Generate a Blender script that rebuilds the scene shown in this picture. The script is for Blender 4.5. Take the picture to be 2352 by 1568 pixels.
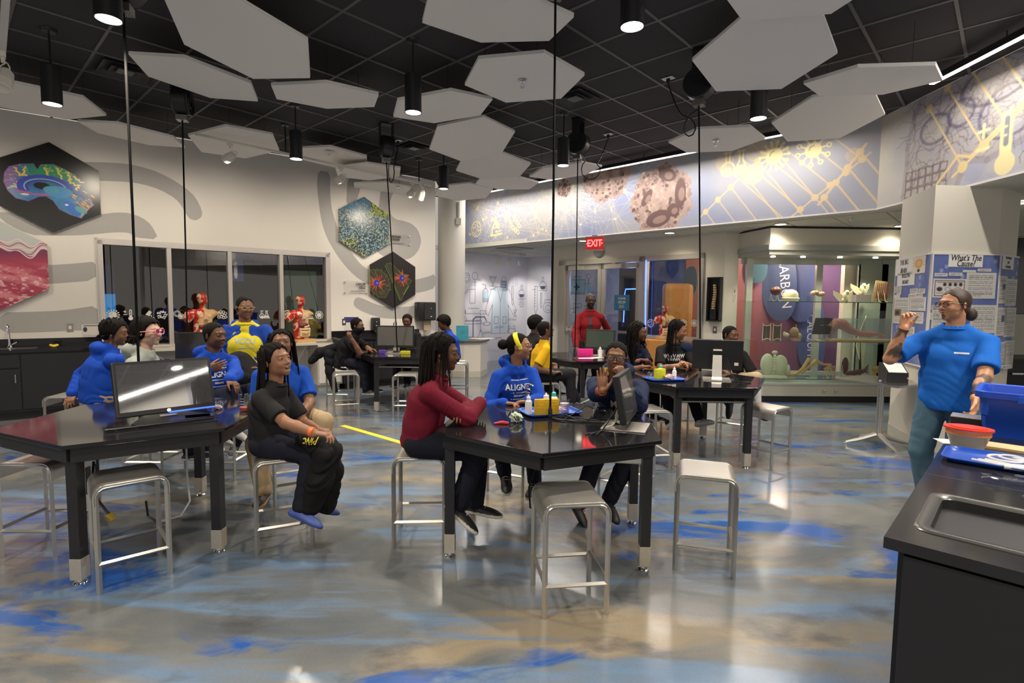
import bpy, bmesh, math, random
import numpy as np
from mathutils import Vector, Matrix
random.seed(7); RNG=np.random.RandomState(11)
for o in list(bpy.data.objects): bpy.data.objects.remove(o)
scene=bpy.context.scene; COL=scene.collection
PI=math.pi
# ---------------------------------------------------------------- camera
F_=1230.76; PITCH=math.radians(-4.2323); ROLL=math.radians(.6131); GC=.61
H=1.5121; ZC=3.8529; ZL=2.70
YAW=math.radians(-42.981); OX,OY=-9.7489,6.8701
_cp,_sp=math.cos(PITCH),math.sin(PITCH)
fw=np.array([0,_cp,_sp]); _r0=np.array([1.,0,0]); _u0=np.cross(_r0,fw)
rt=_r0*math.cos(ROLL)+_u0*math.sin(ROLL); up=-_r0*math.sin(ROLL)+_u0*math.cos(ROLL)
CAM=np.array([0,0,H])
cd=bpy.data.cameras.new('camera'); cam=bpy.data.objects.new('camera',cd); COL.objects.link(cam)
cam.matrix_world=Matrix(((rt[0],up[0],-fw[0],0),(rt[1],up[1],-fw[1],0),(rt[2],up[2],-fw[2],H),(0,0,0,1)))
cd.sensor_width=36; cd.lens=36*F_/2352; cd.clip_start=.05; cd.clip_end=100
scene.camera=cam
# surveying helpers: where a sight line meets a horizontal plane, a wall, or a depth
def ray(x,y): return fw+rt*(x-1176)/F_+up*(784-y)/F_
def atz(x,y,z):
    d=ray(x,y); return CAM+d*((z-H)/d[2])
def aty(x,y,Y):
    d=ray(x,y); return CAM+d*(Y/d[1])
def onw(x,y,p0,p1):
    d=ray(x,y); n=np.array([-(p1[1]-p0[1]),p1[0]-p0[0],0]); k=(n@(np.array([p0[0],p0[1],0])-CAM))/(n@d); return CAM+d*k
def g2w(a,b):
    X=np.array([a+OX,b+OY]); R=np.array([math.cos(YAW),-math.sin(YAW)]); Fd=np.array([math.sin(YAW),math.cos(YAW)])
    return np.array([X@R,X@Fd])*GC
# ---------------------------------------------------------------- world, exposure
w=bpy.data.worlds.new('world'); scene.world=w; w.use_nodes=True
w.node_tree.nodes['Background'].inputs[0].default_value=(1,.93,.84,1)
w.node_tree.nodes['Background'].inputs[1].default_value=.28
scene.view_settings.view_transform='Standard'; scene.view_settings.look='None'
scene.view_settings.exposure=0.7; scene.view_settings.gamma=1; scene.view_settings.use_curve_mapping=False
def light(kind,loc,energy,color=(1,.9,.78),size=.1,aim=None,spot=100,blend=.35,name='lamp_light',sy=None):
    d=bpy.data.lights.new(name,kind); d.energy=energy; d.color=color
    if kind=='SPOT': d.shadow_soft_size=size; d.spot_size=math.radians(spot); d.spot_blend=blend
    elif kind=='AREA':
        d.size=size
        if sy: d.shape='RECTANGLE'; d.size_y=sy
    else: d.shadow_soft_size=size
    o=bpy.data.objects.new(name,d); COL.objects.link(o); o.location=loc
    dr=Vector(aim)-Vector(loc) if aim is not None else Vector((0,0,-1))
    o.rotation_euler=dr.to_track_quat('-Z','Y').to_euler()
    return o
# pendant down-lights (world x,y) in view and the rest of the room's rows out of view
PEND=[tuple(atz(x,y,3.23)[:2]) for x,y in ((249,38),(120,235),(949,254),(680,362),(1452,55),(1742,268),(1293.6,377),(1019,431))]
PEND_OFF=[(-1.2,1.4),(2.6,1.2),(-3.6,.8),(1.0,-1.0),(3.6,2.8),(-5.6,3.2),(-1.6,-1.6),(-6,-.6),(3.4,-1.6)]
for i,(x,y) in enumerate(PEND+PEND_OFF):
    light('SPOT',(x,y,3.2),(135 if i<8 else 110),(1,.88,.72),.06,spot=128,blend=.6)
WALL_ANG=math.atan2(10.67-6.91,-1.53+6.45)
# added soft fill lamp without a fixture, standing in for the room's bounce
light('AREA',(0,-1.5,3.7),60,(1,.9,.76),3.0,aim=(0,1.0,0),sy=3.0)
for s_ in (-2.0,-.6,.9,2.4,3.9,5.3):   # wash from the track heads along the left wall
    wd=np.array([math.cos(WALL_ANG),math.sin(WALL_ANG)]); q_=np.array([-6.45,6.91])+wd*s_; nn_=np.array([wd[1],-wd[0]]); a_=q_+nn_*1.5
    light('SPOT',(a_[0],a_[1],3.25),34,(1,.88,.70),.12,aim=(q_[0],q_[1],1.7),spot=125,blend=1.0,name='wall_wash')
# ---------------------------------------------------------------- materials
MATS={}
def nt(name):
    m=bpy.data.materials.new(name); m.use_nodes=True; n=m.node_tree
    for x in list(n.nodes): n.nodes.remove(x)
    out=n.nodes.new('ShaderNodeOutputMaterial'); return m,n,out
def mat(name,col=(.8,.8,.8),rough=.5,metal=0,emit=None,es=1,noise=0,nscale=20,bump=0,bscale=200,spec=.5,alpha=1,trans=0,coat=0,vcol=False,ior=1.45,stretch=None):
    if name in MATS: return MATS[name]
    m,n,out=nt(name); L=n.links.new
    b=n.nodes.new('ShaderNodeBsdfPrincipled'); L(b.outputs[0],out.inputs[0])
    c=(*col,1)
    b.inputs['Base Color'].default_value=c; b.inputs['Roughness'].default_value=rough; b.inputs['Metallic'].default_value=metal
    b.inputs['Specular IOR Level'].default_value=spec; b.inputs['IOR'].default_value=ior
    b.inputs['Alpha'].default_value=alpha; b.inputs['Transmission Weight'].default_value=trans; b.inputs['Coat Weight'].default_value=coat
    if emit: b.inputs['Emission Color'].default_value=(*emit,1); b.inputs['Emission Strength'].default_value=es
    tc=n.nodes.new('ShaderNodeTexCoord'); co=tc.outputs['Object']
    if stretch:
        mp=n.nodes.new('ShaderNodeMapping'); mp.inputs['Scale'].default_value=stretch; L(co,mp.inputs[0]); co=mp.outputs[0]
    src=None
    if vcol:
        a=n.nodes.new('ShaderNodeAttribute'); a.attribute_name='Col'; src=a.outputs['Color']
    if noise or not vcol:
        t=n.nodes.new('ShaderNodeTexNoise'); t.inputs['Scale'].default_value=nscale; t.inputs['Detail'].default_value=5; L(co,t.inputs['Vector'])
        r=n.nodes.new('ShaderNodeMapRange'); k=noise if noise else .03
        r.inputs['To Min'].default_value=1-k; r.inputs['To Max'].default_value=1+k; L(t.outputs['Fac'],r.inputs['Value'])
        v=n.nodes.new('ShaderNodeVectorMath'); v.operation='SCALE'
        if src: L(src,v.inputs[0])
        else: v.inputs[0].default_value=col
        L(r.outputs[0],v.inputs['Scale']); src=v.outputs[0]
    L(src,b.inputs['Base Color'])
    if bump:
        t=n.nodes.new('ShaderNodeTexNoise'); t.inputs['Scale'].default_value=bscale; t.inputs['Detail'].default_value=3; L(co,t.inputs['Vector'])
        bp=n.nodes.new('ShaderNodeBump'); bp.inputs['Strength'].default_value=bump; bp.inputs['Distance'].default_value=.004; L(t.outputs['Fac'],bp.inputs['Height']); L(bp.outputs[0],b.inputs['Normal'])
    MATS[name]=m; return m
def glassmat(name,tint=(.9,1,.96),refl=.12,dark=1.0):
    if name in MATS: return MATS[name]
    m,n,out=nt(name); L=n.links.new
    t=n.nodes.new('ShaderNodeBsdfTransparent'); t.inputs[0].default_value=(*[c*dark for c in tint],1)
    g=n.nodes.new('ShaderNodeBsdfGlossy'); g.inputs['Roughness'].default_value=.01; g.inputs[0].default_value=(1,1,1,1)
    f=n.nodes.new('ShaderNodeFresnel'); f.inputs[0].default_value=1.5
    ad=n.nodes.new('ShaderNodeMath'); ad.operation='ADD'; ad.inputs[1].default_value=refl; ad.use_clamp=True
    ge=n.nodes.new('ShaderNodeNewGeometry'); iv=n.nodes.new('ShaderNodeMath'); iv.operation='SUBTRACT'; iv.inputs[0].default_value=1; L(ge.outputs['Backfacing'],iv.inputs[1]); mu_=n.nodes.new('ShaderNodeMath'); mu_.operation='MULTIPLY'; L(ad.outputs[0],mu_.inputs[0]); L(iv.outputs[0],mu_.inputs[1]); mx=n.nodes.new('ShaderNodeMixShader'); L(f.outputs[0],ad.inputs[0]); L(mu_.outputs[0],mx.inputs[0]); L(t.outputs[0],mx.inputs[1]); L(g.outputs[0],mx.inputs[2]); L(mx.outputs[0],out.inputs[0])
    MATS[name]=m; return m
# ---------------------------------------------------------------- mesh helpers
class MB:
    def __init__(s): s.v=[]; s.f=[]; s.m=[]; s.c=[]
    def add(s,v,f,mi=0,M=None):
        o=len(s.v)
        if M is not None: v=[tuple(M@Vector(p)) for p in v]
        s.v+= [tuple(float(c) for c in p) for p in v]; s.f+=[tuple(i+o for i in q) for q in f]; s.m+=[mi]*len(f); return s
    def box(s,x0,x1,y0,y1,z0,z1,mi=0,M=None,bev=0):
        if bev:
            bm=bmesh.new(); bmesh.ops.create_cube(bm,size=1); 
            for v in bm.verts: v.co=Vector(((x0+x1)/2+v.co.x*(x1-x0),(y0+y1)/2+v.co.y*(y1-y0),(z0+z1)/2+v.co.z*(z1-z0)))
            bmesh.ops.bevel(bm,geom=bm.edges[:],offset=bev,segments=2,affect='EDGES',profile=.6)
            v=[tuple(q.co) for q in bm.verts]; bm.verts.index_update(); f=[[q.index for q in fc.verts] for fc in bm.faces]; bm.free(); return s.add(v,f,mi,M)
        v=[(x0,y0,z0),(x1,y0,z0),(x1,y1,z0),(x0,y1,z0),(x0,y0,z1),(x1,y0,z1),(x1,y1,z1),(x0,y1,z1)]
        return s.add(v,[(0,3,2,1),(4,5,6,7),(0,1,5,4),(1,2,6,5),(2,3,7,6),(3,0,4,7)],mi,M)
    def prism(s,poly,z0,z1,mi=0,M=None):
        n=len(poly); v=[(x,y,z0) for x,y in poly]+[(x,y,z1) for x,y in poly]
        a=sum(poly[i][0]*poly[(i+1)%n][1]-poly[(i+1)%n][0]*poly[i][1] for i in range(n))
        f=[tuple(range(n))[::-1],tuple(range(n,2*n))]+[(i,(i+1)%n,n+(i+1)%n,n+i) for i in range(n)]
        if a<0: f=[q[::-1] for q in f]
        return s.add(v,f,mi,M)
    def tube(s,pts,r,n=8,mi=0,M=None,caps=True,flat=1.0):
        pts=[Vector(p) for p in pts]; m=len(pts); rr=r if hasattr(r,'__len__') else [r]*m
        v=[];f=[]; t0=(pts[1]-pts[0]).normalized(); ref=Vector((0,0,1)) if abs(t0.z)<.9 else Vector((1,0,0)); a=t0.cross(ref).normalized()
        for i,p in enumerate(pts):
            t=((pts[min(i+1,m-1)]-pts[max(i-1,0)])).normalized()
            a=(a-t*a.dot(t)).normalized(); b=t.cross(a)
            for k in range(n):
                an=2*PI*k/n; v.append(tuple(p+(a*math.cos(an)+b*math.sin(an)*flat)*rr[i]))
        for i in range(m-1):
            for k in range(n): f.append((i*n+k,i*n+(k+1)%n,(i+1)*n+(k+1)%n,(i+1)*n+k))
        if caps: f.append(tuple(range(n))[::-1]); f.append(tuple(range((m-1)*n,m*n)))
        return s.add(v,f,mi,M)
    def lathe(s,prof,n=24,mi=0,M=None,cx=0,cy=0,caps=True):
        v=[];f=[];m=len(prof)
        for r,z in prof:
            for k in range(n): v.append((cx+r*math.cos(2*PI*k/n),cy+r*math.sin(2*PI*k/n),z))
        for i in range(m-1):
            for k in range(n): f.append((i*n+k,i*n+(k+1)%n,(i+1)*n+(k+1)%n,(i+1)*n+k))
        if caps:
            if prof[0][0]>1e-6: f.append(tuple(range(n))[::-1])
            if prof[-1][0]>1e-6: f.append(tuple(range((m-1)*n,m*n)))
        return s.add(v,f,mi,M)
    def sph(s,c,r,n=12,m=8,mi=0,M=None):
        if not hasattr(r,'__len__'): r=(r,r,r)
        prof=[];v=[];f=[]
        v.append((c[0],c[1],c[2]-r[2]))
        for i in range(1,m):
            ph=-PI/2+PI*i/m
            for k in range(n): v.append((c[0]+r[0]*math.cos(ph)*math.cos(2*PI*k/n),c[1]+r[1]*math.cos(ph)*math.sin(2*PI*k/n),c[2]+r[2]*math.sin(ph)))
        v.append((c[0],c[1],c[2]+r[2])); t=len(v)-1
        for k in range(n): f.append((0,1+(k+1)%n,1+k)); f.append((t,t-n+k,t-n+(k+1)%n))
        for i in range(m-2):
            for k in range(n): f.append((1+i*n+k,1+i*n+(k+1)%n,1+(i+1)*n+(k+1)%n,1+(i+1)*n+k))
        return s.add(v,f,mi,M)
    def torus(s,R,r,n=24,m=8,mi=0,M=None,c=(0,0,0),sx=1,sy=1):
        pts=[(c[0]+R*sx*math.cos(2*PI*k/n),c[1]+R*sy*math.sin(2*PI*k/n),c[2]) for k in range(n+1)]
        return s.tube(pts,r,m,mi,M,caps=False)
    def build(s,name,mats,parent=None,smooth=False,loc=None,rz=0,kind=None,label=None):
        me=bpy.data.meshes.new(name); me.from_pydata(s.v,[],s.f); 
        if not isinstance(mats,(list,tuple)): mats=[mats]
        for m in mats: me.materials.append(m)
        if len(mats)>1: me.polygons.foreach_set('material_index',s.m)
        if smooth: 
            me.polygons.foreach_set('use_smooth',[True]*len(me.polygons))
            try: me.set_sharp_from_angle(angle=math.radians(smooth if smooth is not True else 40))
            except Exception: pass
        me.update()
        o=bpy.data.objects.new(name,me); COL.objects.link(o)
        if loc is not None: o.location=loc
        o.rotation_euler=(0,0,rz)
        if parent: o.parent=parent
        if kind: o['kind']=kind
        if label: o['label']=label
        return o
def thing(name,label,cat,loc=(0,0,0),rz=0,group=None):
    o=bpy.data.objects.new(name,None); COL.objects.link(o); o.location=tuple(float(c) for c in loc); o.rotation_euler=(0,0,rz)
    o.empty_display_size=.1; return tag(o,label,cat,group)
def tag(o,label,cat,group=None):
    o['label']=label; o['category']=cat
    if group: o['group']=group
    return o
def dup(root,loc,rz=None,label=None,group=None):
    def cp(o,par):
        c=o.copy(); COL.objects.link(c)
        if par: c.parent=par; c.matrix_parent_inverse=o.matrix_parent_inverse.copy()
        for ch in o.children: cp(ch,c)
        return c
    r=cp(root,None); r.location=tuple(float(c) for c in loc)
    if rz is not None: r.rotation_euler=(0,0,rz)
    if label: r['label']=label
    if group: r['group']=group
    return r
def text(body,size,m,parent,loc,rot,name='lettering',align='LEFT',ext=.0008,shear=0,xs=1,bold=0):
    c=bpy.data.curves.new(name,'FONT'); c.body=body; c.size=size; c.align_x=align; c.align_y='CENTER'; c.extrude=ext; c.shear=shear; c.resolution_u=2; c.offset=bold
    t=bpy.data.objects.new(name,c); me=bpy.data.meshes.new_from_object(t); bpy.data.objects.remove(t)
    o=bpy.data.objects.new(name,me); COL.objects.link(o); me.materials.append(m); o.location=loc; o.rotation_euler=rot; o.scale=(xs,1,1)
    if parent: o.parent=parent
    return o
def frameM(o,x,y,z=None):
    x=Vector(x).normalized(); y=Vector(y).normalized(); z=x.cross(y) if z is None else Vector(z)
    return Matrix(((x.x,y.x,z.x,o[0]),(x.y,y.y,z.y,o[1]),(x.z,y.z,z.z,o[2]),(0,0,0,1)))
def setM(o,M): o.matrix_world=M; return o
def hexpts(R,a0=0,c=(0,0)): return [(c[0]+R*math.cos(math.radians(a0+60*k)),c[1]+R*math.sin(math.radians(a0+60*k))) for k in range(6)]
# common materials
M_black=mat('black_epoxy',(.012,.012,.014),.07,spec=.55)
M_blackmat=mat('black_laminate',(.014,.014,.017),.42)
M_blackplastic=mat('black_plastic',(.016,.016,.018),.35)
M_alu=mat('brushed_aluminium',(.66,.63,.58),.36,1,noise=.08,nscale=60,stretch=(1,1,12))
M_alu2=mat('stool_aluminium',(.62,.60,.56),.33,.9,noise=.05,nscale=30)
M_steel=mat('steel',(.7,.7,.7),.2,1)
M_chrome=mat('chrome',(.85,.85,.85),.08,1)
M_white=mat('white_paint',(.78,.75,.70),.5)
M_wall=mat('wall_paint',(.78,.74,.68),.65,noise=.02,nscale=3,bump=.15,bscale=120)
M_stripe=mat('grey_paint',(.43,.415,.40),.65)
M_trim=mat('trim_paint',(.74,.70,.66),.5)
M_ctile=mat('ceiling_tile_black',(.045,.043,.045),.9,noise=.2,nscale=60)
M_cgrid=mat('ceiling_grid_black',(.13,.12,.115),.45)
M_panel=mat('felt_panel',(.88,.85,.80),.95,noise=.05,nscale=180)
M_wtile=mat('ceiling_tile_cream',(.62,.60,.52),.9,noise=.05,nscale=80)
M_glass=glassmat('clear_glass',(.93,.98,.95),.02)
M_screen=mat('screen_glass',(.02,.02,.022),.12,spec=.9)
M_wood=mat('light_wood',(.55,.33,.14),.5,noise=.2,nscale=14,stretch=(1,8,1))
M_paper=mat('paper',(.78,.76,.72),.7)
M_ink=mat('ink_black',(.03,.03,.035),.6)
# ---------------------------------------------------------------- painter: flat print held as vertex colours on a fine grid
def lin(c): 
    c=np.array(c,float)/255; return np.where(c<=.04045,c/12.92,((c+.055)/1.055)**2.4)
def vnoise(x,y,seed=0):
    def h(i,j): 
        n=(i*374761393+j*668265263+seed*1274126177)&0xffffffff; n=((n^(n>>13))*1274126177)&0xffffffff; return ((n^(n>>16))&0xffff)/65535.
    xi=np.floor(x).astype(np.int64); yi=np.floor(y).astype(np.int64); fx=x-xi; fy=y-yi; fx=fx*fx*(3-2*fx); fy=fy*fy*(3-2*fy)
    return (h(xi,yi)*(1-fx)+h(xi+1,yi)*fx)*(1-fy)+(h(xi,yi+1)*(1-fx)+h(xi+1,yi+1)*fx)*fy
def fbm(x,y,o=4,seed=0):
    r=0;a=.5;t=0
    for k in range(o): r=r+a*vnoise(x*2**k,y*2**k,seed+k); t+=a; a*=.5
    return r/t
class Canvas:
    def __init__(s,w,h,px,bg=(255,255,255)):
        s.w,s.h=w,h; s.nx=max(2,int(round(w/px))); s.ny=max(2,int(round(h/px))); s.px=w/s.nx
        s.X,s.Y=np.meshgrid((np.arange(s.nx)+.5)*w/s.nx,(np.arange(s.ny)+.5)*h/s.ny)
        s.C=np.tile(lin(bg),(s.ny,s.nx,1)); s.hole=None
    def _sl(s,x0,x1,y0,y1,m):
        i0=max(0,int((x0-m)/s.px)-1); i1=min(s.nx,int((x1+m)/s.px)+2); j0=max(0,int((y0-m)/s.px)-1); j1=min(s.ny,int((y1+m)/s.px)+2)
        return slice(j0,max(j0,j1)),slice(i0,max(i0,i1))
    def mix(s,a,col,sl=None):
        c=lin(col) if not (isinstance(col,np.ndarray) and col.ndim>1) else col
        if sl is None: s.C=s.C*(1-a[...,None])+c*a[...,None]
        else: s.C[sl]=s.C[sl]*(1-a[...,None])+c*a[...,None]
    def line(s,p,q,wd,col,al=1):
        sl=s._sl(min(p[0],q[0]),max(p[0],q[0]),min(p[1],q[1]),max(p[1],q[1]),wd); X,Y=s.X[sl],s.Y[sl]
        if X.size==0: return
        dx,dy=q[0]-p[0],q[1]-p[1]; L=dx*dx+dy*dy+1e-12; t=np.clip(((X-p[0])*dx+(Y-p[1])*dy)/L,0,1)
        d=np.hypot(X-p[0]-t*dx,Y-p[1]-t*dy); s.mix(np.clip((wd/2-d)/s.px+.5,0,1)*al,col,sl)
    def stroke(s,pts,wd,col,al=1,close=False):
        P=list(pts)+([pts[0]] if close else [])
        for a,b in zip(P[:-1],P[1:]): s.line(a,b,wd,col,al)
    def ell(s,c,rx,ry,col,al=1,ring=0,rot=0):
        m=max(rx,ry)*1.1; sl=s._sl(c[0]-m,c[0]+m,c[1]-m,c[1]+m,s.px); X,Y=s.X[sl]-c[0],s.Y[sl]-c[1]
        if X.size==0: return
        ca,sa=math.cos(rot),math.sin(rot); X,Y=X*ca+Y*sa,-X*sa+Y*ca
        r=np.sqrt((X/rx)**2+(Y/ry)**2); d=(r-1)*min(rx,ry)
        if ring: d=np.abs(d)-ring/2
        s.mix(np.clip(-d/s.px+.5,0,1)*al,col,sl)
    def poly(s,P,col,al=1):
        P=np.array(P); sl=s._sl(P[:,0].min(),P[:,0].max(),P[:,1].min(),P[:,1].max(),s.px); X,Y=s.X[sl],s.Y[sl]
        ins=np.zeros(X.shape,bool); n=len(P)
        for i in range(n):
            x0,y0=P[i];x1,y1=P[(i+1)%n]
            if y0==y1: continue
            ins^=((Y<y0)!=(Y<y1))&(X<(x1-x0)*(Y-y0)/(y1-y0)+x0)
        s.mix(ins*float(al),col,sl)
    def rect(s,x0,y0,x1,y1,col,al=1):
        sl=s._sl(x0,x1,y0,y1,0); X,Y=s.X[sl],s.Y[sl]; s.mix(((X>x0)&(X<x1)&(Y>y0)&(Y<y1))*float(al),col,sl)
    def scrib(s,x0,y0,x1,y1,n,col,h=None):
        # rows of small print too small to read
        dy=(y1-y0)/n
        for k in range(n):
            y=y1-(k+.5)*dy; x=x0
            while x<x1-s.px:
                l=min(RNG.uniform(.03,.12)*(x1-x0)*1.2,x1-x); s.rect(x,y-dy*.22,x+l*.85,y+dy*.22,col,.75); x+=l
                if k==n-1 and x>x0+(x1-x0)*.5: break
    def build(s,name,M,parent=None,mask=None,m=None,curve=None,depth=0):
        nx,ny=s.nx,s.ny; gx=np.linspace(0,s.w,nx+1); gy=np.linspace(0,s.h,ny+1)
        X,Y=np.meshgrid(gx,gy); V=np.stack([X,Y,np.zeros_like(X)],-1).reshape(-1,3)
        if curve is not None: V=curve(V)
        i=np.arange(ny*nx); r=i//nx; c=i%nx; a=r*(nx+1)+c
        F=np.stack([a,a+1,a+nx+2,a+nx+1],1); Cc=s.C.reshape(-1,3)
        if mask is not None:
            k=mask(s.X,s.Y).reshape(-1); F=F[k]; Cc=Cc[k]
            u,inv=np.unique(F,return_inverse=True); V=V[u]; F=inv.reshape(-1,4)
        me=bpy.data.meshes.new(name); me.vertices.add(len(V)); me.vertices.foreach_set('co',V.reshape(-1).astype(np.float32))
        me.loops.add(len(F)*4); me.loops.foreach_set('vertex_index',F.reshape(-1).astype(np.int32))
        me.polygons.add(len(F)); me.polygons.foreach_set('loop_start',np.arange(0,len(F)*4,4,dtype=np.int32)); 
        me.update(calc_edges=True)
        at=me.attributes.new('Col','FLOAT_COLOR','CORNER'); cc=np.ones((len(F),4,4),np.float32); cc[:,:,:3]=Cc[:,None,:]; at.data.foreach_set('color',cc.reshape(-1))
        me.materials.append(m or M_print); o=bpy.data.objects.new(name,me); COL.objects.link(o)
        if parent is not None: o.parent=parent
        if M is not None: o.matrix_local=M
        return o
M_print=mat('flat_print',(1,1,1),.55,vcol=True)
M_printgloss=mat('glossy_print',(1,1,1),.25,vcol=True)
# pictogram strokes shared by window film, frieze and glazing: (kind, list of primitives in a unit box)
def picto(cv,kind,cx,cy,S,col,al=1,bgcol=None):
    def P(x,y): return (cx+x*S,cy+y*S)
    def Ln(pts,w): cv.stroke([P(*p) for p in pts],w*S,col,al)
    def El(x,y,rx,ry=None,ring=0,rot=0,c=None): cv.ell(P(x,y),rx*S,(ry or rx)*S,c or col,al,ring*S,rot)
    if kind=='virus':
        El(0,0,.27)
        for k in range(14):
            a=2*PI*k/14; Ln([(.3*math.cos(a),.3*math.sin(a)),(.44*math.cos(a),.44*math.sin(a))],.06); El(.45*math.cos(a),.45*math.sin(a),.05)
        if bgcol: cv.stroke([P(-.13,.02),P(-.1,.12),P(0,.16)],.03*S,bgcol)
    elif kind=='virus2':
        El(0,0,.24)
        for k in range(10):
            a=2*PI*k/10+.2; Ln([(.24*math.cos(a),.24*math.sin(a)),(.38*math.cos(a),.38*math.sin(a))],.05); El(.45*math.cos(a),.45*math.sin(a),.06,ring=.04)
        if bgcol: cv.stroke([P(-.12,.02),P(-.08,.11),P(.02,.14)],.03*S,bgcol)
    elif kind=='thermo':
        Ln([(.1,-.25),(.1,.38)],.2); El(.1,-.3,.17)
        if bgcol: cv.stroke([P(.1,0),P(.1,.36)],.09*S,bgcol); cv.stroke([P(.02,.25),P(.1,.25)],.03*S,col); cv.stroke([P(.02,.12),P(.1,.12)],.03*S,col)
        Ln([(-.4,.3),(-.2,.3)],.05); Ln([(-.3,.2),(-.3,.4)],.05); Ln([(-.4,.02),(-.2,.02)],.05)
    elif kind=='scope':
        Ln([(-.4,-.42),(.42,-.36)],.1); Ln([(-.05,-.25),(.4,-.2)],.05)
        Ln([(-.28,-.35),(-.32,-.1),(-.2,.12)],.09); El(-.12,.1,.12,ring=.06); Ln([(-.1,.42),(.18,.0)],.18); Ln([(.02,-.02),(.25,.12)],.06); El(-.12,.42,.1)
    elif kind=='petri':
        El(0,0,.42,.46,ring=.06)
        for k in range(16):
            a=k*2.4; r=.08+.3*math.sqrt(k/16); El(r*math.cos(a),r*math.sin(a),.035+.02*(k%2),ring=0); 
            if k%3==0: Ln([(r*math.cos(a),r*math.sin(a)),(r*math.cos(a)+.07,r*math.sin(a)-.08)],.05)
    elif kind=='chain':
        for q,(x,y) in enumerate([(-.4,.4),(-.3,.22),(-.2,.04),(-.06,-.12),(.08,-.26),(.26,-.36)]): El(x,y,.1,.075,ring=.045,rot=-.9)
        for q,(x,y) in enumerate([(0,.42),(.1,.25),(.22,.1),(.34,-.05)]): El(x,y,.1,.075,ring=.045,rot=-.9)
    elif kind=='flasks':
        Ln([(-.34,.42),(-.1,.42)],.05); Ln([(-.28,.4),(-.28,.1)],.045); Ln([(-.16,.4),(-.16,.1)],.045); El(-.22,-.12,.22,ring=.05)
        cv.ell(P(-.22,-.18),.15*S,.12*S,col,al)
        Ln([(.1,.42),(.34,.42)],.05); Ln([(.16,.4),(.16,.1),(-.02,-.32),(.48,-.32),(.28,.1),(.28,.4)],.05); cv.poly([P(.1,-.05),P(.34,-.05),P(.42,-.27),(P(.02,-.27))],col,al)
    elif kind=='cells':
        El(-.15,.12,.26,ring=.05); El(.17,-.14,.22,ring=.05); El(-.15,.12,.16,ring=.03); El(.17,-.14,.14)
    elif kind=='grapes':
        for (x,y) in [(-.3,.2),(-.1,.3),(.12,.28),(.3,.15),(-.22,0),(0,.08),(.2,-.04),(-.28,-.2),(-.06,-.18),(.14,-.26),(.32,-.2)]: El(x,y,.11,ring=.05)
    elif kind=='worms':
        for k in range(7):
            a=k*.9; x,y=.26*math.cos(a),.26*math.sin(a); Ln([(x-.1,y),(x,y+.08),(x+.08,y-.02),(x+.14,y+.08)],.07)
        for k in range(5): El(.38*math.cos(k*1.3),.38*math.sin(k*1.3),.05)
    elif kind=='cone':
        cv.poly([P(-.45,-.3),P(.1,.42),P(.3,.25),P(-.1,-.35)],col,al); El(.15,-.15,.12,ring=.05); El(.38,-.3,.08,ring=.04)
    elif kind=='flower':
        for k in range(8): El(.28*math.cos(k*PI/4),.28*math.sin(k*PI/4),.13,ring=.05)
        El(0,0,.14)
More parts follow.
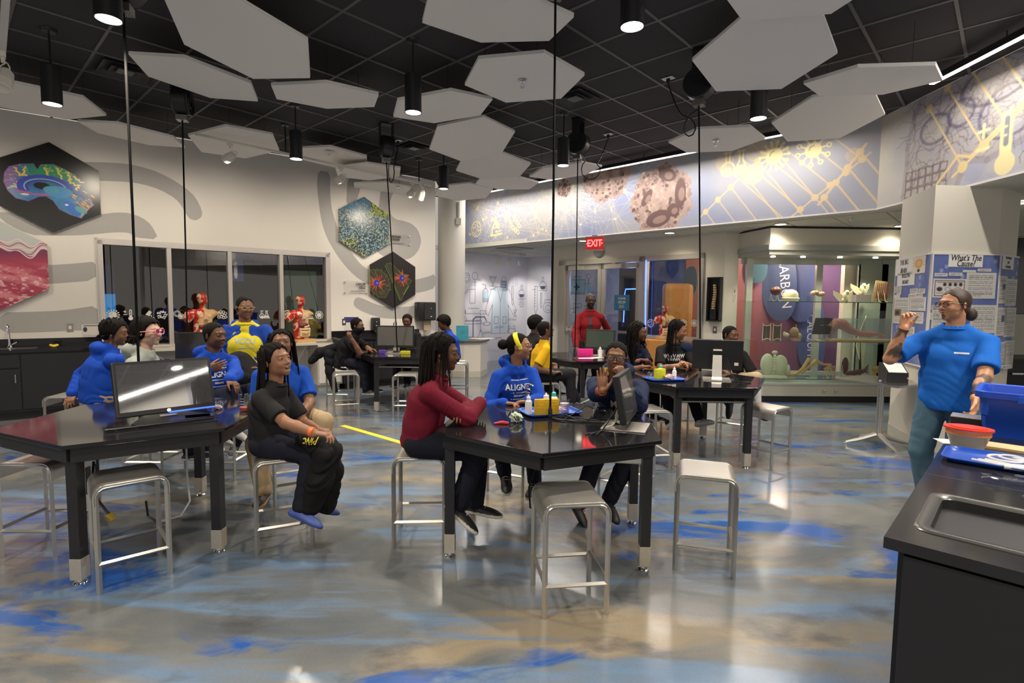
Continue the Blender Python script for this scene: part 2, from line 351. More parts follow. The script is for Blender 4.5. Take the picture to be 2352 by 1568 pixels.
# ---------------------------------------------------------------- floor
def floor_material():
    m,n,out=nt('epoxy_floor'); L=n.links.new
    b=n.nodes.new('ShaderNodeBsdfPrincipled'); L(b.outputs[0],out.inputs[0]); b.inputs['Roughness'].default_value=.2; b.inputs['Specular IOR Level'].default_value=.5; b.inputs['Coat Weight'].default_value=.25; b.inputs['Coat Roughness'].default_value=.12
    tc=n.nodes.new('ShaderNodeTexCoord')
    def mapping(sc,rot=0,loc=(0,0,0)):
        mp=n.nodes.new('ShaderNodeMapping'); mp.inputs['Scale'].default_value=sc; mp.inputs['Rotation'].default_value=(0,0,rot); mp.inputs['Location'].default_value=loc; L(tc.outputs['Object'],mp.inputs[0]); return mp.outputs[0]
    def warp(co,amt,sc):
        t=n.nodes.new('ShaderNodeTexNoise'); t.inputs['Scale'].default_value=sc; t.inputs['Detail'].default_value=3; L(co,t.inputs['Vector'])
        s=n.nodes.new('ShaderNodeVectorMath'); s.operation='SUBTRACT'; L(t.outputs['Color'],s.inputs[0]); s.inputs[1].default_value=(.5,.5,.5)
        k=n.nodes.new('ShaderNodeVectorMath'); k.operation='SCALE'; L(s.outputs[0],k.inputs[0]); k.inputs['Scale'].default_value=amt
        a=n.nodes.new('ShaderNodeVectorMath'); L(co,a.inputs[0]); L(k.outputs[0],a.inputs[1]); return a.outputs[0]
    def noise(co,sc,det=5,rough=.55):
        t=n.nodes.new('ShaderNodeTexNoise'); t.inputs['Scale'].default_value=sc; t.inputs['Detail'].default_value=det; t.inputs['Roughness'].default_value=rough; L(co,t.inputs['Vector']); return t.outputs['Fac']
    def ramp(f,a,bb,c0=(0,0,0,1),c1=(1,1,1,1)):
        r=n.nodes.new('ShaderNodeValToRGB'); r.color_ramp.elements[0].position=a; r.color_ramp.elements[1].position=bb; r.color_ramp.elements[0].color=c0; r.color_ramp.elements[1].color=c1; L(f,r.inputs[0]); return r.outputs[0]
    def mixc(f,a,bb):
        x=n.nodes.new('ShaderNodeMix'); x.data_type='RGBA'; L(f,x.inputs[0]); 
        for i,q in ((6,a),(7,bb)):
            if isinstance(q,tuple): x.inputs[i].default_value=q
            else: L(q,x.inputs[i])
        return x.outputs[2]
    rot=math.radians(-22)
    c1=warp(mapping((.6,1.3,1),rot),1.6,.9); c2=warp(mapping((.5,1.1,1),rot,(7,3,0)),2.0,.8); c3=warp(mapping((.55,1.3,1),rot,(2,9,0)),1.9,.9); c4=warp(mapping((.5,3.0,1),rot,(5,1,0)),1.0,1.3)
    base=mixc(ramp(noise(c1,1.0),.35,.65),(.085,.10,.12,1),(.175,.18,.175,1))
    tan=mixc(ramp(noise(c2,1.1),.53,.64),base,(.25,.21,.15,1))
    lb=mixc(ramp(noise(c4,1.3),.50,.62),tan,(.12,.19,.30,1))
    bl=mixc(ramp(noise(c3,1.15,6,.6),.57,.63),lb,(.02,.085,.31,1))
    dk=mixc(ramp(noise(mapping((1.2,2.2,1),rot,(1,4,0)),1.5),.58,.72),bl,(.07,.075,.085,1))
    fine=noise(mapping((1,1,1)),70,3); r=n.nodes.new('ShaderNodeMapRange'); r.inputs['To Min'].default_value=.9; r.inputs['To Max'].default_value=1.1; L(fine,r.inputs['Value'])
    v=n.nodes.new('ShaderNodeVectorMath'); v.operation='SCALE'; L(dk,v.inputs[0]); L(r.outputs[0],v.inputs['Scale']); L(v.outputs[0],b.inputs['Base Color'])
    bp=n.nodes.new('ShaderNodeBump'); bp.inputs['Strength'].default_value=.25; bp.inputs['Distance'].default_value=.003; L(noise(mapping((1,1,1)),22,2),bp.inputs['Height']); L(bp.outputs[0],b.inputs['Normal'])
    return m
M_floor=floor_material()
fl=MB(); fl.box(-14,12,-4,19,-.1,0); fl.build('floor',M_floor,kind='structure')
# yellow tape on the floor
tp=MB(); A=atz(787,977,0); B=atz(935,1020,0); d=(B-A)/np.linalg.norm(B-A); nn=np.array([-d[1],d[0],0])*.035
tp.prism([tuple((A+nn)[:2]),tuple((A-nn)[:2]),tuple((B-nn)[:2]),tuple((B+nn)[:2])],.0,.0015)
tag(tp.build('floor_tape',mat('yellow_tape',(.75,.55,.03),.5)),'straight yellow tape strip stuck on the marbled floor','tape')
# ---------------------------------------------------------------- left wall
W0=np.array([-6.45,6.91]); W1=np.array([-1.53,10.67]); WU=(W1-W0)/np.linalg.norm(W1-W0); WN=np.array([WU[1],-WU[0]])
def lw(x,y,off=0):
    p=onw(x,y,W0+WN*off,W1+WN*off); return float((p[:2]-W0)@WU),float(p[2])
M_LW=frameM((W0[0],W0[1],0),(WU[0],WU[1],0),(0,0,1))   # local x along wall, y up, z towards the room
ws0,ws1=lw(223,541)[0],lw(754,583)[0]; wz1=2.30; wz0=.80
wall=MB()
def wbox(mb,s0,s1,z0,z1,d0,d1,mi=0): mb.box(s0,s1,z0,z1,d0,d1,mi)
for a in ((-11,ws0,0,ZC),(ws1,6.19,0,ZC),(ws0,ws1,0,wz0),(ws0,ws1,wz1,ZC)): wbox(wall,a[0],a[1],a[2],a[3],-.16,0)
wl=wall.build('wall_left',M_wall,kind='structure'); setM(wl,M_LW)
SW=[[(150,372),(190,372),(245,372.7),(296,376),(347,389),(388,407),(426,431),(449,452),(465,485),(463,499),(449,507),(433,501),(420,477),(404,456),(367,435),(326,422),(286,417),(230,415),(150,416)],
[(0,482),(120,505),(232,492),(265,487.6),(296,488.6),(326,499),(347,515),(365,550),(310,545),(306,541),(296,534),(265,533),(224,537),(184,540),(122,541),(67,539),(0,505)],
[(0,606),(110,609),(170,605),(224,600),(224,643),(114,652),(0,655)],
[(0,717),(73,716),(145,713),(229,700),(230,756),(145,760),(73,763),(0,765)],
[(730,391),(728,428),(734,482),(740,515),(751,547),(772,583),(793,611),(815,633),(833,646),(862,660),(862,625),(851,622),(829,608),(808,581),(786,547),(772,515),(761,476),(758,440),(759,396)],
[(798,402),(833,408),(826,440),(815,470),(795,478)],
[(877,418),(870,472),(868,500),(862,560),(865,578),(883,590),(919,592),(933,597),(951,588),(963,572),(968,551),(960,527),(945,513),(927,507),(910,504),(899,495),(895,479),(897,458),(904,440),(910,424)],
[(945,644),(981,636),(1000,628),(1000,661),(972,670),(945,674)],
[(812,694),(816,684.6),(824,682),(839,687.7),(862,698),(885,704.5),(915,705),(950,703),(1000,690),(1000,724),(950,731),(904,732),(875,730),(847,721),(826,712),(813.5,703)]]
for P in SW:
    q=[lw(*p) for p in P]; q=[(x,min(y,ZC-.01)) for x,y in q]
    # smooth outline once
    s=[]; n=len(q)
    for i in range(n):
        a,b=np.array(q[i]),np.array(q[(i+1)%n]); s+=[tuple(a*.78+b*.22),tuple(a*.22+b*.78)]
    mb=MB(); mb.prism(s,.0,.0015); o=mb.build('painted_band',M_stripe,parent=wl); o['kind']='structure'
# window: frame, mullions, panes, with a dark hall behind
M_wf=mat('window_aluminium',(.62,.58,.55),.4,.3)
wf=MB(); fw_=.055
for a in ((ws0,ws1,wz1-fw_,wz1),(ws0,ws1,wz0,wz0+.03),(ws0,ws0+fw_,wz0,wz1),(ws1-fw_,ws1,wz0,wz1)): wbox(wf,*a,-.14,.035)
for a in ((ws0-.03,ws1+.03,wz1,wz1+.03),(ws0-.03,ws0,wz0,wz1+.03),(ws1,ws1+.03,wz0,wz1+.03)): wbox(wf,*a,0,.012)
win=wf.build('window_1',M_wf,kind='structure'); setM(win,M_LW)
mull=[ws0+fw_]+[lw(x,590)[0] for x in (388,527,645)]+[ws1-fw_]
for s in mull[1:-1]:
    m_=MB(); m_.box(s-.028,s+.028,wz0,wz1-fw_,-.1,.03); m_.build('mullion',M_wf,parent=win)
M_wglass=glassmat('window_glass',(.9,.9,.9),.10)
for a,b in zip(mull[:-1],mull[1:]):
    m_=MB(); m_.box(a+.02,b-.02,wz0+.03,wz1-fw_,-.06,-.052); m_.build('pane',M_wglass,parent=win)
# row of white film pictograms on the panes
def film(kind,x,y,S,parent,Mw,off):
    c=Canvas(S,S,S/36,(225,222,215)); al=np.zeros((c.ny,c.nx)); 
    k=Canvas(S,S,S/36,(0,0,0)); picto(k,kind,S/2,S/2,S*.95,(255,255,255),bgcol=(0,0,0)); msk=k.C[...,0]>.3
    M=Mw@Matrix.Translation((x-S/2,y-S/2,off)); o=c.build('window_decal',None,parent=parent,mask=lambda X,Y:msk,m=M_film); o.matrix_local=Matrix.Translation((x-S/2,y-S/2,off)); return o
M_film=mat('white_film',(.9,.88,.84),.6,vcol=True)
for kind,x in (('virus',259),('thermo',297),('cone',340),('worms',372),('cells',411),('grapes',510),('petri',634),('flasks',607),('petri',660),('scope',709),('flower',733)):
    s,z=lw(x,723,-.05); film(kind,s,z,.17 if kind!='petri' or x>650 else .01,win,M_LW,-.045)
# hall behind the window: dim brown block wall, doorway with a pale green stair light
hall=MB(); hall.box(ws0-1.5,ws1+1.2,-.02,2.9,-3.2,-3.1); hall.box(ws0-1.5,ws1+1.2,2.75,2.9,-3.1,-.16); hall.box(ws0-1.6,ws0-1.5,0,2.9,-3.1,-.16); hall.box(ws1+1.2,ws1+1.3,0,2.9,-3.1,-.16)
hb=hall.build('wall_hall',mat('hall_brick',(.10,.055,.035),.7,noise=.3,nscale=4),kind='structure'); setM(hb,M_LW)
for r in range(11):
    for q in range(16):
        mb=MB(); x0=ws0-.8+q*.36+(r%2)*.18; mb.box(x0,x0+.35,.5+r*.2,.5+r*.2+.19,-3.1,-3.085); mb.build('block',MATS['hall_brick'],parent=hb)
gr=MB(); gs=lw(720,650)[0]+.75; gr.box(gs-.45,gs+.25,0,2.15,-3.08,-3.05)
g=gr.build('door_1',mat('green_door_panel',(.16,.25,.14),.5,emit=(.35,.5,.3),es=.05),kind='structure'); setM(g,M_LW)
gf=MB(); gf.box(gs-.53,gs-.45,0,2.25,-3.08,-3.0); gf.box(gs+.25,gs+.33,0,2.25,-3.08,-3.0); gf.box(gs-.53,gs+.33,2.15,2.25,-3.08,-3.0); gf.build('door_frame',mat('grey_frame',(.28,.26,.23),.5),parent=g)
# blue hall sign hanging beyond glass
sg=MB(); s_,z_=lw(541,620,-.3); sg.box(s_-.1,s_+.12,z_-.18,z_+.18,-.34,-.32); o=sg.build('hall_sign',mat('navy_sign',(.03,.05,.25),.4)); setM(o,M_LW); tag(o,'small blue sign with white icon hanging behind window glass','sign')
mb=MB(); mb.box(s_-.02,s_+.03,z_-.1,z_+.08,-.319,-.316); mb.sph((s_+.005,z_+.11,-.318),.03); mb.sph((s_+.005,z_-.12,-.318),.025); q=mb.build('icon',M_white,parent=o)
s2,z2=lw(247,690,-.9); sg=MB(); sg.box(s2-.12,s2+.1,z2-.45,z2+.1,-.95,-.93,0); sg.box(s2-.12,s2+.1,z2+.1,z2+.55,-.95,-.93,1)
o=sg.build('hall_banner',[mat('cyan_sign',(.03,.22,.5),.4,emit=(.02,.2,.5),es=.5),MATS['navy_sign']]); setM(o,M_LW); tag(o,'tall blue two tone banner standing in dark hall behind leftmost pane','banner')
# column in the corner
CCX,CCY=-1.27,11.2
cb=MB(); cb.lathe([(.28,0),(.28,ZC)],40,cx=CCX,cy=CCY); cb.build('trim_1',mat('column_paint',(.66,.63,.57),.6,bump=.2,bscale=60),smooth=True,kind='structure')
bx=MB(); p=onw(1059,488,(CCX+.26,CCY-.3),(CCX+.27,CCY+.5)); px_,py_=CCX+.2,CCY-.3
bx.box(-.05,.05,-.03,.03,0,.13); bx.box(-.02,.02,-.015,.015,.13,.45); o=bx.build('junction_box',M_wall,loc=(CCX+.17,CCY-.25,3.05)); tag(o,'small cream electrical box with conduit high on round column','electrical box')
# ---------------------------------------------------------------- black ceiling grid and tiles
room=[(-13,1.9),(-6.45,6.91),(-1.53,10.67),(-1.6,12.6),(-1.2,12.35),(4.6,6.9),(4.62,-4),(-13,-4)]
def inside(x,y,P=room):
    r=False;n=len(P)
    for i in range(n):
        x0,y0=P[i];x1,y1=P[(i+1)%n]
        if (y0>y)!=(y1>y) and x<(x1-x0)*(y-y0)/(y1-y0)+x0: r=not r
    return r
cbx=MB(); cbx.prism(room,ZC+.012,ZC+.12); ceil=cbx.build('ceiling',M_ctile,kind='structure')
ga=np.array(g2w(1,0)-g2w(0,0)); gb=np.array(g2w(0,1)-g2w(0,0)); gang=math.atan2(ga[1],ga[0])
tm=MB(); tm.box(-.297,.297,-.297,.297,0,.012,bev=.002); tile0=None; cnt=0
rest=MB()
def visible(x,y,z,m=60):
    v=np.array([x,y,z])-CAM; d=v@fw
    if d<.3: return False
    X=1176+F_*(v@rt)/d; Y=784-F_*(v@up)/d; return -m<X<2352+m and -m<Y<1568+m
VENTS=[]
cells=[]
for a in range(-22,22):
    for b in range(-24,16):
        c=g2w(a+.5,b+.5)
        if all(inside(*(c+ga*i+gb*j)) for i in (-.45,.45) for j in (-.45,.45)): cells.append((a,b,c))
vent_cells={}
for nm,pt in (('v1',(1335,215)),('v2',(945,337)),('v3',(270,155))):
    p=atz(*pt,ZC)[:2]; k=min(cells,key=lambda t:np.hypot(*(t[2]-p))); vent_cells[(k[0],k[1])]=nm
vis=sorted([t for t in cells if visible(t[2][0],t[2][1],ZC) and (t[0],t[1]) not in vent_cells],key=lambda t:np.hypot(*t[2]))
for i,t in enumerate(vis[:295]):
    if tile0 is None: o=tm.build('ceiling_tile',M_ctile,parent=ceil); tile0=o
    else: o=tile0.copy(); COL.objects.link(o)
    o.location=(t[2][0],t[2][1],ZC+RNG.uniform(-.001,.001)); o.rotation_euler=(0,0,gang)
Rg=Matrix.Rotation(gang,4,'Z')
for i,t in enumerate(cells):
    if (t in vis[:295]) or (t[0],t[1]) in vent_cells: continue
    rest.box(-.297,.297,-.297,.297,0,.012,M=Matrix.Translation((t[2][0],t[2][1],ZC))@Rg)
o=rest.build('ceiling_tile',M_ctile,parent=ceil); o['kind']='stuff'
def clipline(p,d,L=30):
    ts=[t for t in np.arange(-L,L,.1) if inside(*(p+d*t))]
    return (min(ts),max(ts)) if ts else None
for fam,(u,v,R_) in enumerate(((ga/GC,gb,range(-24,17)),(gb/GC,ga,range(-22,23)))):
    for k in R_:
        p=g2w(0,0)+v*k; c=clipline(p,u)
        if c and c[1]-c[0]>.5:
            mb=MB(); an=math.atan2(u[1],u[0]); mb.box(c[0]-.05,c[1]+.05,-.0125,.0125,-.007-.001*fam,.011,M=Matrix.Translation((p[0],p[1],ZC))@Matrix.Rotation(an,4,'Z')); mb.build('grid_runner',M_cgrid,parent=ceil)
# air diffusers in the ceiling
M_vent=mat('black_vent',(.05,.05,.05),.4)
VL={'v1':'square black air diffuser beside the white panel with sprinkler','v2':'small far black air diffuser near a cord reel and track lights','v3':'large near black air diffuser above the far left brain picture'}
for t in cells:
    k=vent_cells.get((t[0],t[1]))
    if not k: continue
    th=thing('ceiling_vent',VL[k],'vent',(t[2][0],t[2][1],ZC),gang,'black ceiling air diffusers')
    for i,(r0,r1,z0) in enumerate(((.297,.24,0),(.22,.16,-.012),(.14,.085,-.024))):
        mb=MB(); 
        for q in range(4):
            M=Matrix.Rotation(q*PI/2,4,'Z'); mb.add([(-r0,-r0,z0),(r0,-r0,z0),(r1,-r1,z0+.03),(-r1,-r1,z0+.03),(-r0,-r0,z0-.004),(r0,-r0,z0-.004),(r1,-r1,z0+.024),(-r1,-r1,z0+.024)],[(0,1,2,3),(7,6,5,4),(0,4,5,1)],0,M)
        mb.build('louvre',M_vent,parent=th)
    mb=MB(); mb.box(-.07,.07,-.07,.07,-.02,-.01); mb.build('plate',mat('vent_plate',(.2,.19,.17),.35),parent=th)
# ---------------------------------------------------------------- frieze (soffit) with mural
F0=np.array([-1.23,12.46]); F1=np.array([4.58,6.86]); F2=np.array([4.64,-4.0])
FZ0,FZ1=2.715,ZC
def wallseg(name,p,q,z0,z1,t,m,n_sign=1,ext=(0,0)):
    p=np.array(p,float);q=np.array(q,float);u=(q-p)/np.linalg.norm(q-p); n=np.array([u[1],-u[0]])*n_sign; L=np.linalg.norm(q-p)
    M=frameM((p[0],p[1],0),(u[0],u[1],0),(0,0,1)); mb=MB(); 
    # local z of frame = x cross y
    zz=np.array([u[1],-u[0]]); sgn=1 if zz@n>0 else -1
    mb.box(-ext[0],L+ext[1],z0,z1,min(0,-t*sgn),max(0,-t*sgn)); o=mb.build(name,m,kind='structure'); setM(o,M); return o,M,L
fz1,MF1,LF1=wallseg('trim_2',F0,F1,FZ0,FZ1,.2,M_wall)
fz2,MF2,LF2=wallseg('trim_3',F1,F2,FZ0,FZ1,.2,M_wall)
def fr(x,y,seg=1):
    p0,p1=(F0,F1) if seg==1 else (F1,F2); p=onw(x,y,p0,p1); u=(p1-p0)/np.linalg.norm(p1-p0); return float((p[:2]-p0)@u),float(p[2]-FZ0)
Hh=FZ1-FZ0; CR=(236,214,170); YL=(240,226,170)
cv=Canvas(LF1,Hh,.0105,(172,172,182))
n1=fbm(cv.X*.9,cv.Y*1.3,5,3); n2=fbm(cv.X*2+9,cv.Y*2,4,8)
cv.mix(np.clip((n1-.42)*3,0,1)*.8,(140,152,188)); cv.mix(np.clip((n2-.5)*3,0,1)*.6,(186,180,172)); 
edge=1-np.clip((np.abs(cv.Y/Hh-.3)),0,1); cv.mix(np.clip(.5-cv.Y/Hh,0,1)*.3,(128,140,178))
netx=fr(1600,420)[0]
for k in range(46):        # burst network on the left part
    cx=RNG.uniform(.1,netx-.6); cy=RNG.uniform(.05,Hh)
    for j in range(12):
        a=RNG.uniform(0,2*PI); l=RNG.uniform(.3,1.1); cv.line((cx,cy),(min(cx+l*math.cos(a),netx-.3),cy+l*math.sin(a)),.008,(226,214,190),.38)
    cv.ell((cx,cy),RNG.uniform(.012,.035),RNG.uniform(.012,.035),YL)
def cellpic(cx,cy,R,seed,nuc):
    r=np.hypot(cv.X-cx,cv.Y-cy); an=np.arctan2(cv.Y-cy,cv.X-cx); e=R*(1+.05*np.sin(an*7+seed)+.03*np.sin(an*19)+.02*np.sin(an*41))
    a=np.clip((e-r)/.02,0,1); nn=fbm(cv.X*14,cv.Y*14,3,seed); cv.mix(a*.95,(176,150,140)); cv.mix(a*np.clip((nn-.55)*5,0,1)*.6,(140,112,106)); cv.mix(a*np.clip((.42-nn)*5,0,1)*.5,(214,190,172))
    for k in range(int(90*R*2)):
        t=RNG.uniform(0,2*PI); rr=R*math.sqrt(RNG.uniform(.1,.88)); x,y=cx+rr*math.cos(t),cy+rr*math.sin(t); s=RNG.uniform(.01,.03)
        cv.ell((x,y),s,s*1.3,(104,80,78),.9,ring=.008 if k%2 else 0,rot=t)
    for (x,y,a_,b_,ro) in nuc: cv.ell((cx+x*R,cy+y*R),a_*R,b_*R,(108,84,82),1,rot=ro); cv.ell((cx+(x+.04)*R,cy+(y-.03)*R),a_*R*.55,b_*R*.45,(160,132,124),.8,rot=ro)
c2=fr(1517,458); c1=fr(1392,418)
cellpic(c1[0],c1[1]+.18,.53,2,[(.25,.25,.34,.22,.5),(-.25,.35,.3,.2,-.3)])
cellpic(c1[0]-.95,c1[1]+.02,.17,5,[(0,0,.3,.3,0)])
cellpic(c2[0],c2[1],.56,4,[(.2,.68,.18,.3,1.2),(.62,.1,.17,.42,0),(-.45,.1,.12,.28,-.6),(-.05,-.55,.4,.24,.2),(.42,-.35,.18,.2,.5)])
def dna(p,q,off,n,w=.02,C=(224,200,160),node=.045,cv_=None):
    c=cv_ or cv; p=np.array(p);q=np.array(q);off=np.array(off); c.line(p,q,w,C)
    for k in range(n):
        a=p+(q-p)*(k+.5)/n; c.line(a,a+off,w*.8,C,.9); c.ell(a,node,node,C); c.ell(a+off,node*.8,node*.8,C,.8)
X0=netx
dna(fr(1607,500),fr(1790,320),(.9,-1.2),6); dna(fr(1790,520),fr(2000,350),(-.9,.9),6); dna(fr(1880,470),fr(1990,330),(.5,-.7),4,.03)
for (x,y,r) in ((1665,372,.14),(1730,400,.15),(1960,356,.09),(1738,345,.16)): c=fr(x,y); cv.ell(c,r,r,(226,200,156),.4)
for kind,x,y,S in (('petri',1094,526,.36),('scope',1140,522,.40),('chain',1181,517,.42),('flasks',1687,378,.52),('virus',1778,358,.50),('virus2',1868,345,.50)):
    c=fr(x,y); picto(cv,kind,c[0],c[1],S*.86 if x>1500 else S,YL,1,bgcol=(150,150,150))
cv.mix(np.clip((cv.Y-Hh+.25)/.02,0,1)*.85,(120,122,132)) if False else None
mu=cv.build('mural_print',Matrix.Translation((0,FZ0,.003)),parent=fz1); mu['kind']='structure'
LM=6.5
cv=Canvas(LM,Hh,.0115,(190,188,194)); n1=fbm(cv.X*1.4,cv.Y*1.6,5,13); n3=fbm(cv.X*5,cv.Y*9,4,23)
cv.mix(np.clip((n1-.4)*3,0,1)*.7,(142,150,184)); cv.mix(np.clip((n3-.5)*4,0,1)*.35,(206,196,172)); cv.mix(np.clip(.9-cv.X,0,1)*.7,(206,198,172))
sk=fr(2205,262,2); R=.72; kx=sk[0]; ky=sk[1]
x0=fr(2078,400,2)[0]
# skull in section: cranium, face, net of vessels
SKC=[(x0,.02),(x0+.03,.45),(x0+.02,.62),(x0+.1,.95),(x0+.28,Hh+.1),(x0+1.7,Hh+.1),(x0+2.05,.78),(x0+1.95,.5),(x0+1.5,.32),(x0+1.1,.22),(x0+.85,.28),(x0+.75,.02)]
cv.poly(SKC,(176,164,160),.45)
cv.stroke(SKC,.07,(140,126,130),.4)
for k in range(150):
    x=RNG.uniform(x0+.05,x0+1.9); y=RNG.uniform(.3,Hh); 
    if x>x0+.9 and y<.35: continue
    pts=[(x,y)]; a=RNG.uniform(0,2*PI)
    for j in range(7): a+=RNG.uniform(-.9,.9); x+=.055*math.cos(a); y+=.055*math.sin(a); pts.append((x,y))
    cv.stroke(pts,RNG.uniform(.006,.014),(112,98,104),.5)
for (ex,ey,rx,ry) in ((.42,.72,.2,.15),(.75,.78,.16,.13),(1.3,.62,.32,.24),(1.15,.95,.4,.2)): cv.ell((x0+ex,ey),rx,ry,(88,80,100),.65,ring=.03); cv.ell((x0+ex,ey),rx*.7,ry*.7,(216,206,188),.25)
for i in range(6):
    for j in range(3): cv.stroke([(x0+.03+i*.1,.05+j*.1),(x0+.11+i*.1,.05+j*.1),(x0+.12+i*.1,.13+j*.1),(x0+.03+i*.1,.14+j*.1)],.012,(112,84,80),.9,close=True)
dna((x0+.7,.15),(x0+2.1,1.0),(-.5,.75),6,.028,(232,206,150),.06,cv)
cv.stroke([(x0+.5,.12),(x0+.75,.35),(x0+.9,.3),(x0+1.6,.75)],.03,(232,206,150))
c=fr(2297,333,2); picto(cv,'thermo',c[0],c[1],.62,YL,1,bgcol=(140,140,150))
mu=cv.build('mural_print',Matrix.Translation((0,FZ0,.003)),parent=fz2); mu['kind']='structure'
lip=MB(); L_=LF1; lip.box(0,LF1,FZ0-.0,FZ0+.02,0,.012); o=lip.build('edge_trim',M_trim,parent=fz1)
lip=MB(); lip.box(0,8,FZ0-.0,FZ0+.02,0,.012); lip.build('edge_trim',M_trim,parent=fz2)
# ---------------------------------------------------------------- low cream ceiling behind the frieze
lowp=[(-1.3,12.5),(4.6,6.9),(4.66,-4),(12,-4),(12,19),(-4,19),(-4,12.6)]
lo=MB(); lo.prism(lowp,ZL+.012,ZL+.1); low=lo.build('ceiling_low',M_wtile,kind='structure')
def inlow(x,y): return inside(x,y,lowp)
tm2=MB(); tm2.box(-.298,.298,-.298,.298,0,.012); t0=None
cl=[(a,b,g2w(a+.2,b+.3)) for a in range(-14,34) for b in range(-24,26)]
cl=[t for t in cl if all(inlow(*(t[2]+ga*i+gb*j)) for i in (-.47,.47) for j in (-.47,.47)) and visible(t[2][0],t[2][1],ZL,0) and np.hypot(*t[2])<15]
for t in cl[:295]:
    if t0 is None: o=tm2.build('ceiling_tile',M_wtile,parent=low); t0=o
    else: o=t0.copy(); COL.objects.link(o)
    o.location=(t[2][0],t[2][1],ZL); o.rotation_euler=(0,0,gang)
# other walls of the room outside the picture
wallseg('wall_right',(4.64,-4),(4.64,-3.9),0,ZC,.1,M_wall)

# ---------------------------------------------------------------- alcove with drawn wall
AL0=(-1.9,12.35); AL1=(.40,14.55); AL2=(2.55,12.9)
def drawn(name,p,q,seed,items,labels,z1=ZL):
    o,M,L=wallseg(name,p,q,0,z1,.12,mat('pale_blue_wall',(.62,.63,.66),.6))
    cv=Canvas(L,2.1,.0115,(206,205,212)); ink=(96,100,120); navy=(50,58,96)
    cv.mix(np.clip(fbm(cv.X*2,cv.Y*2,3,seed)-.4,0,1)*.3,(190,196,214))
    for (k,x,y,s) in items: lab(cv,k,x,y,s,ink,navy)
    pr=cv.build('wall_drawing',Matrix.Translation((0,.25,.002)),parent=o); pr['kind']='structure'
    mi=MATS.setdefault('grey_ink',mat('grey_ink',(.14,.15,.20),.7))
    for (t,x,y,s) in labels: text(t,s,mi,o,(x,.25+y,.004),(0,0,0),align='CENTER',xs=.8,ext=.0003)
    return o,M,L
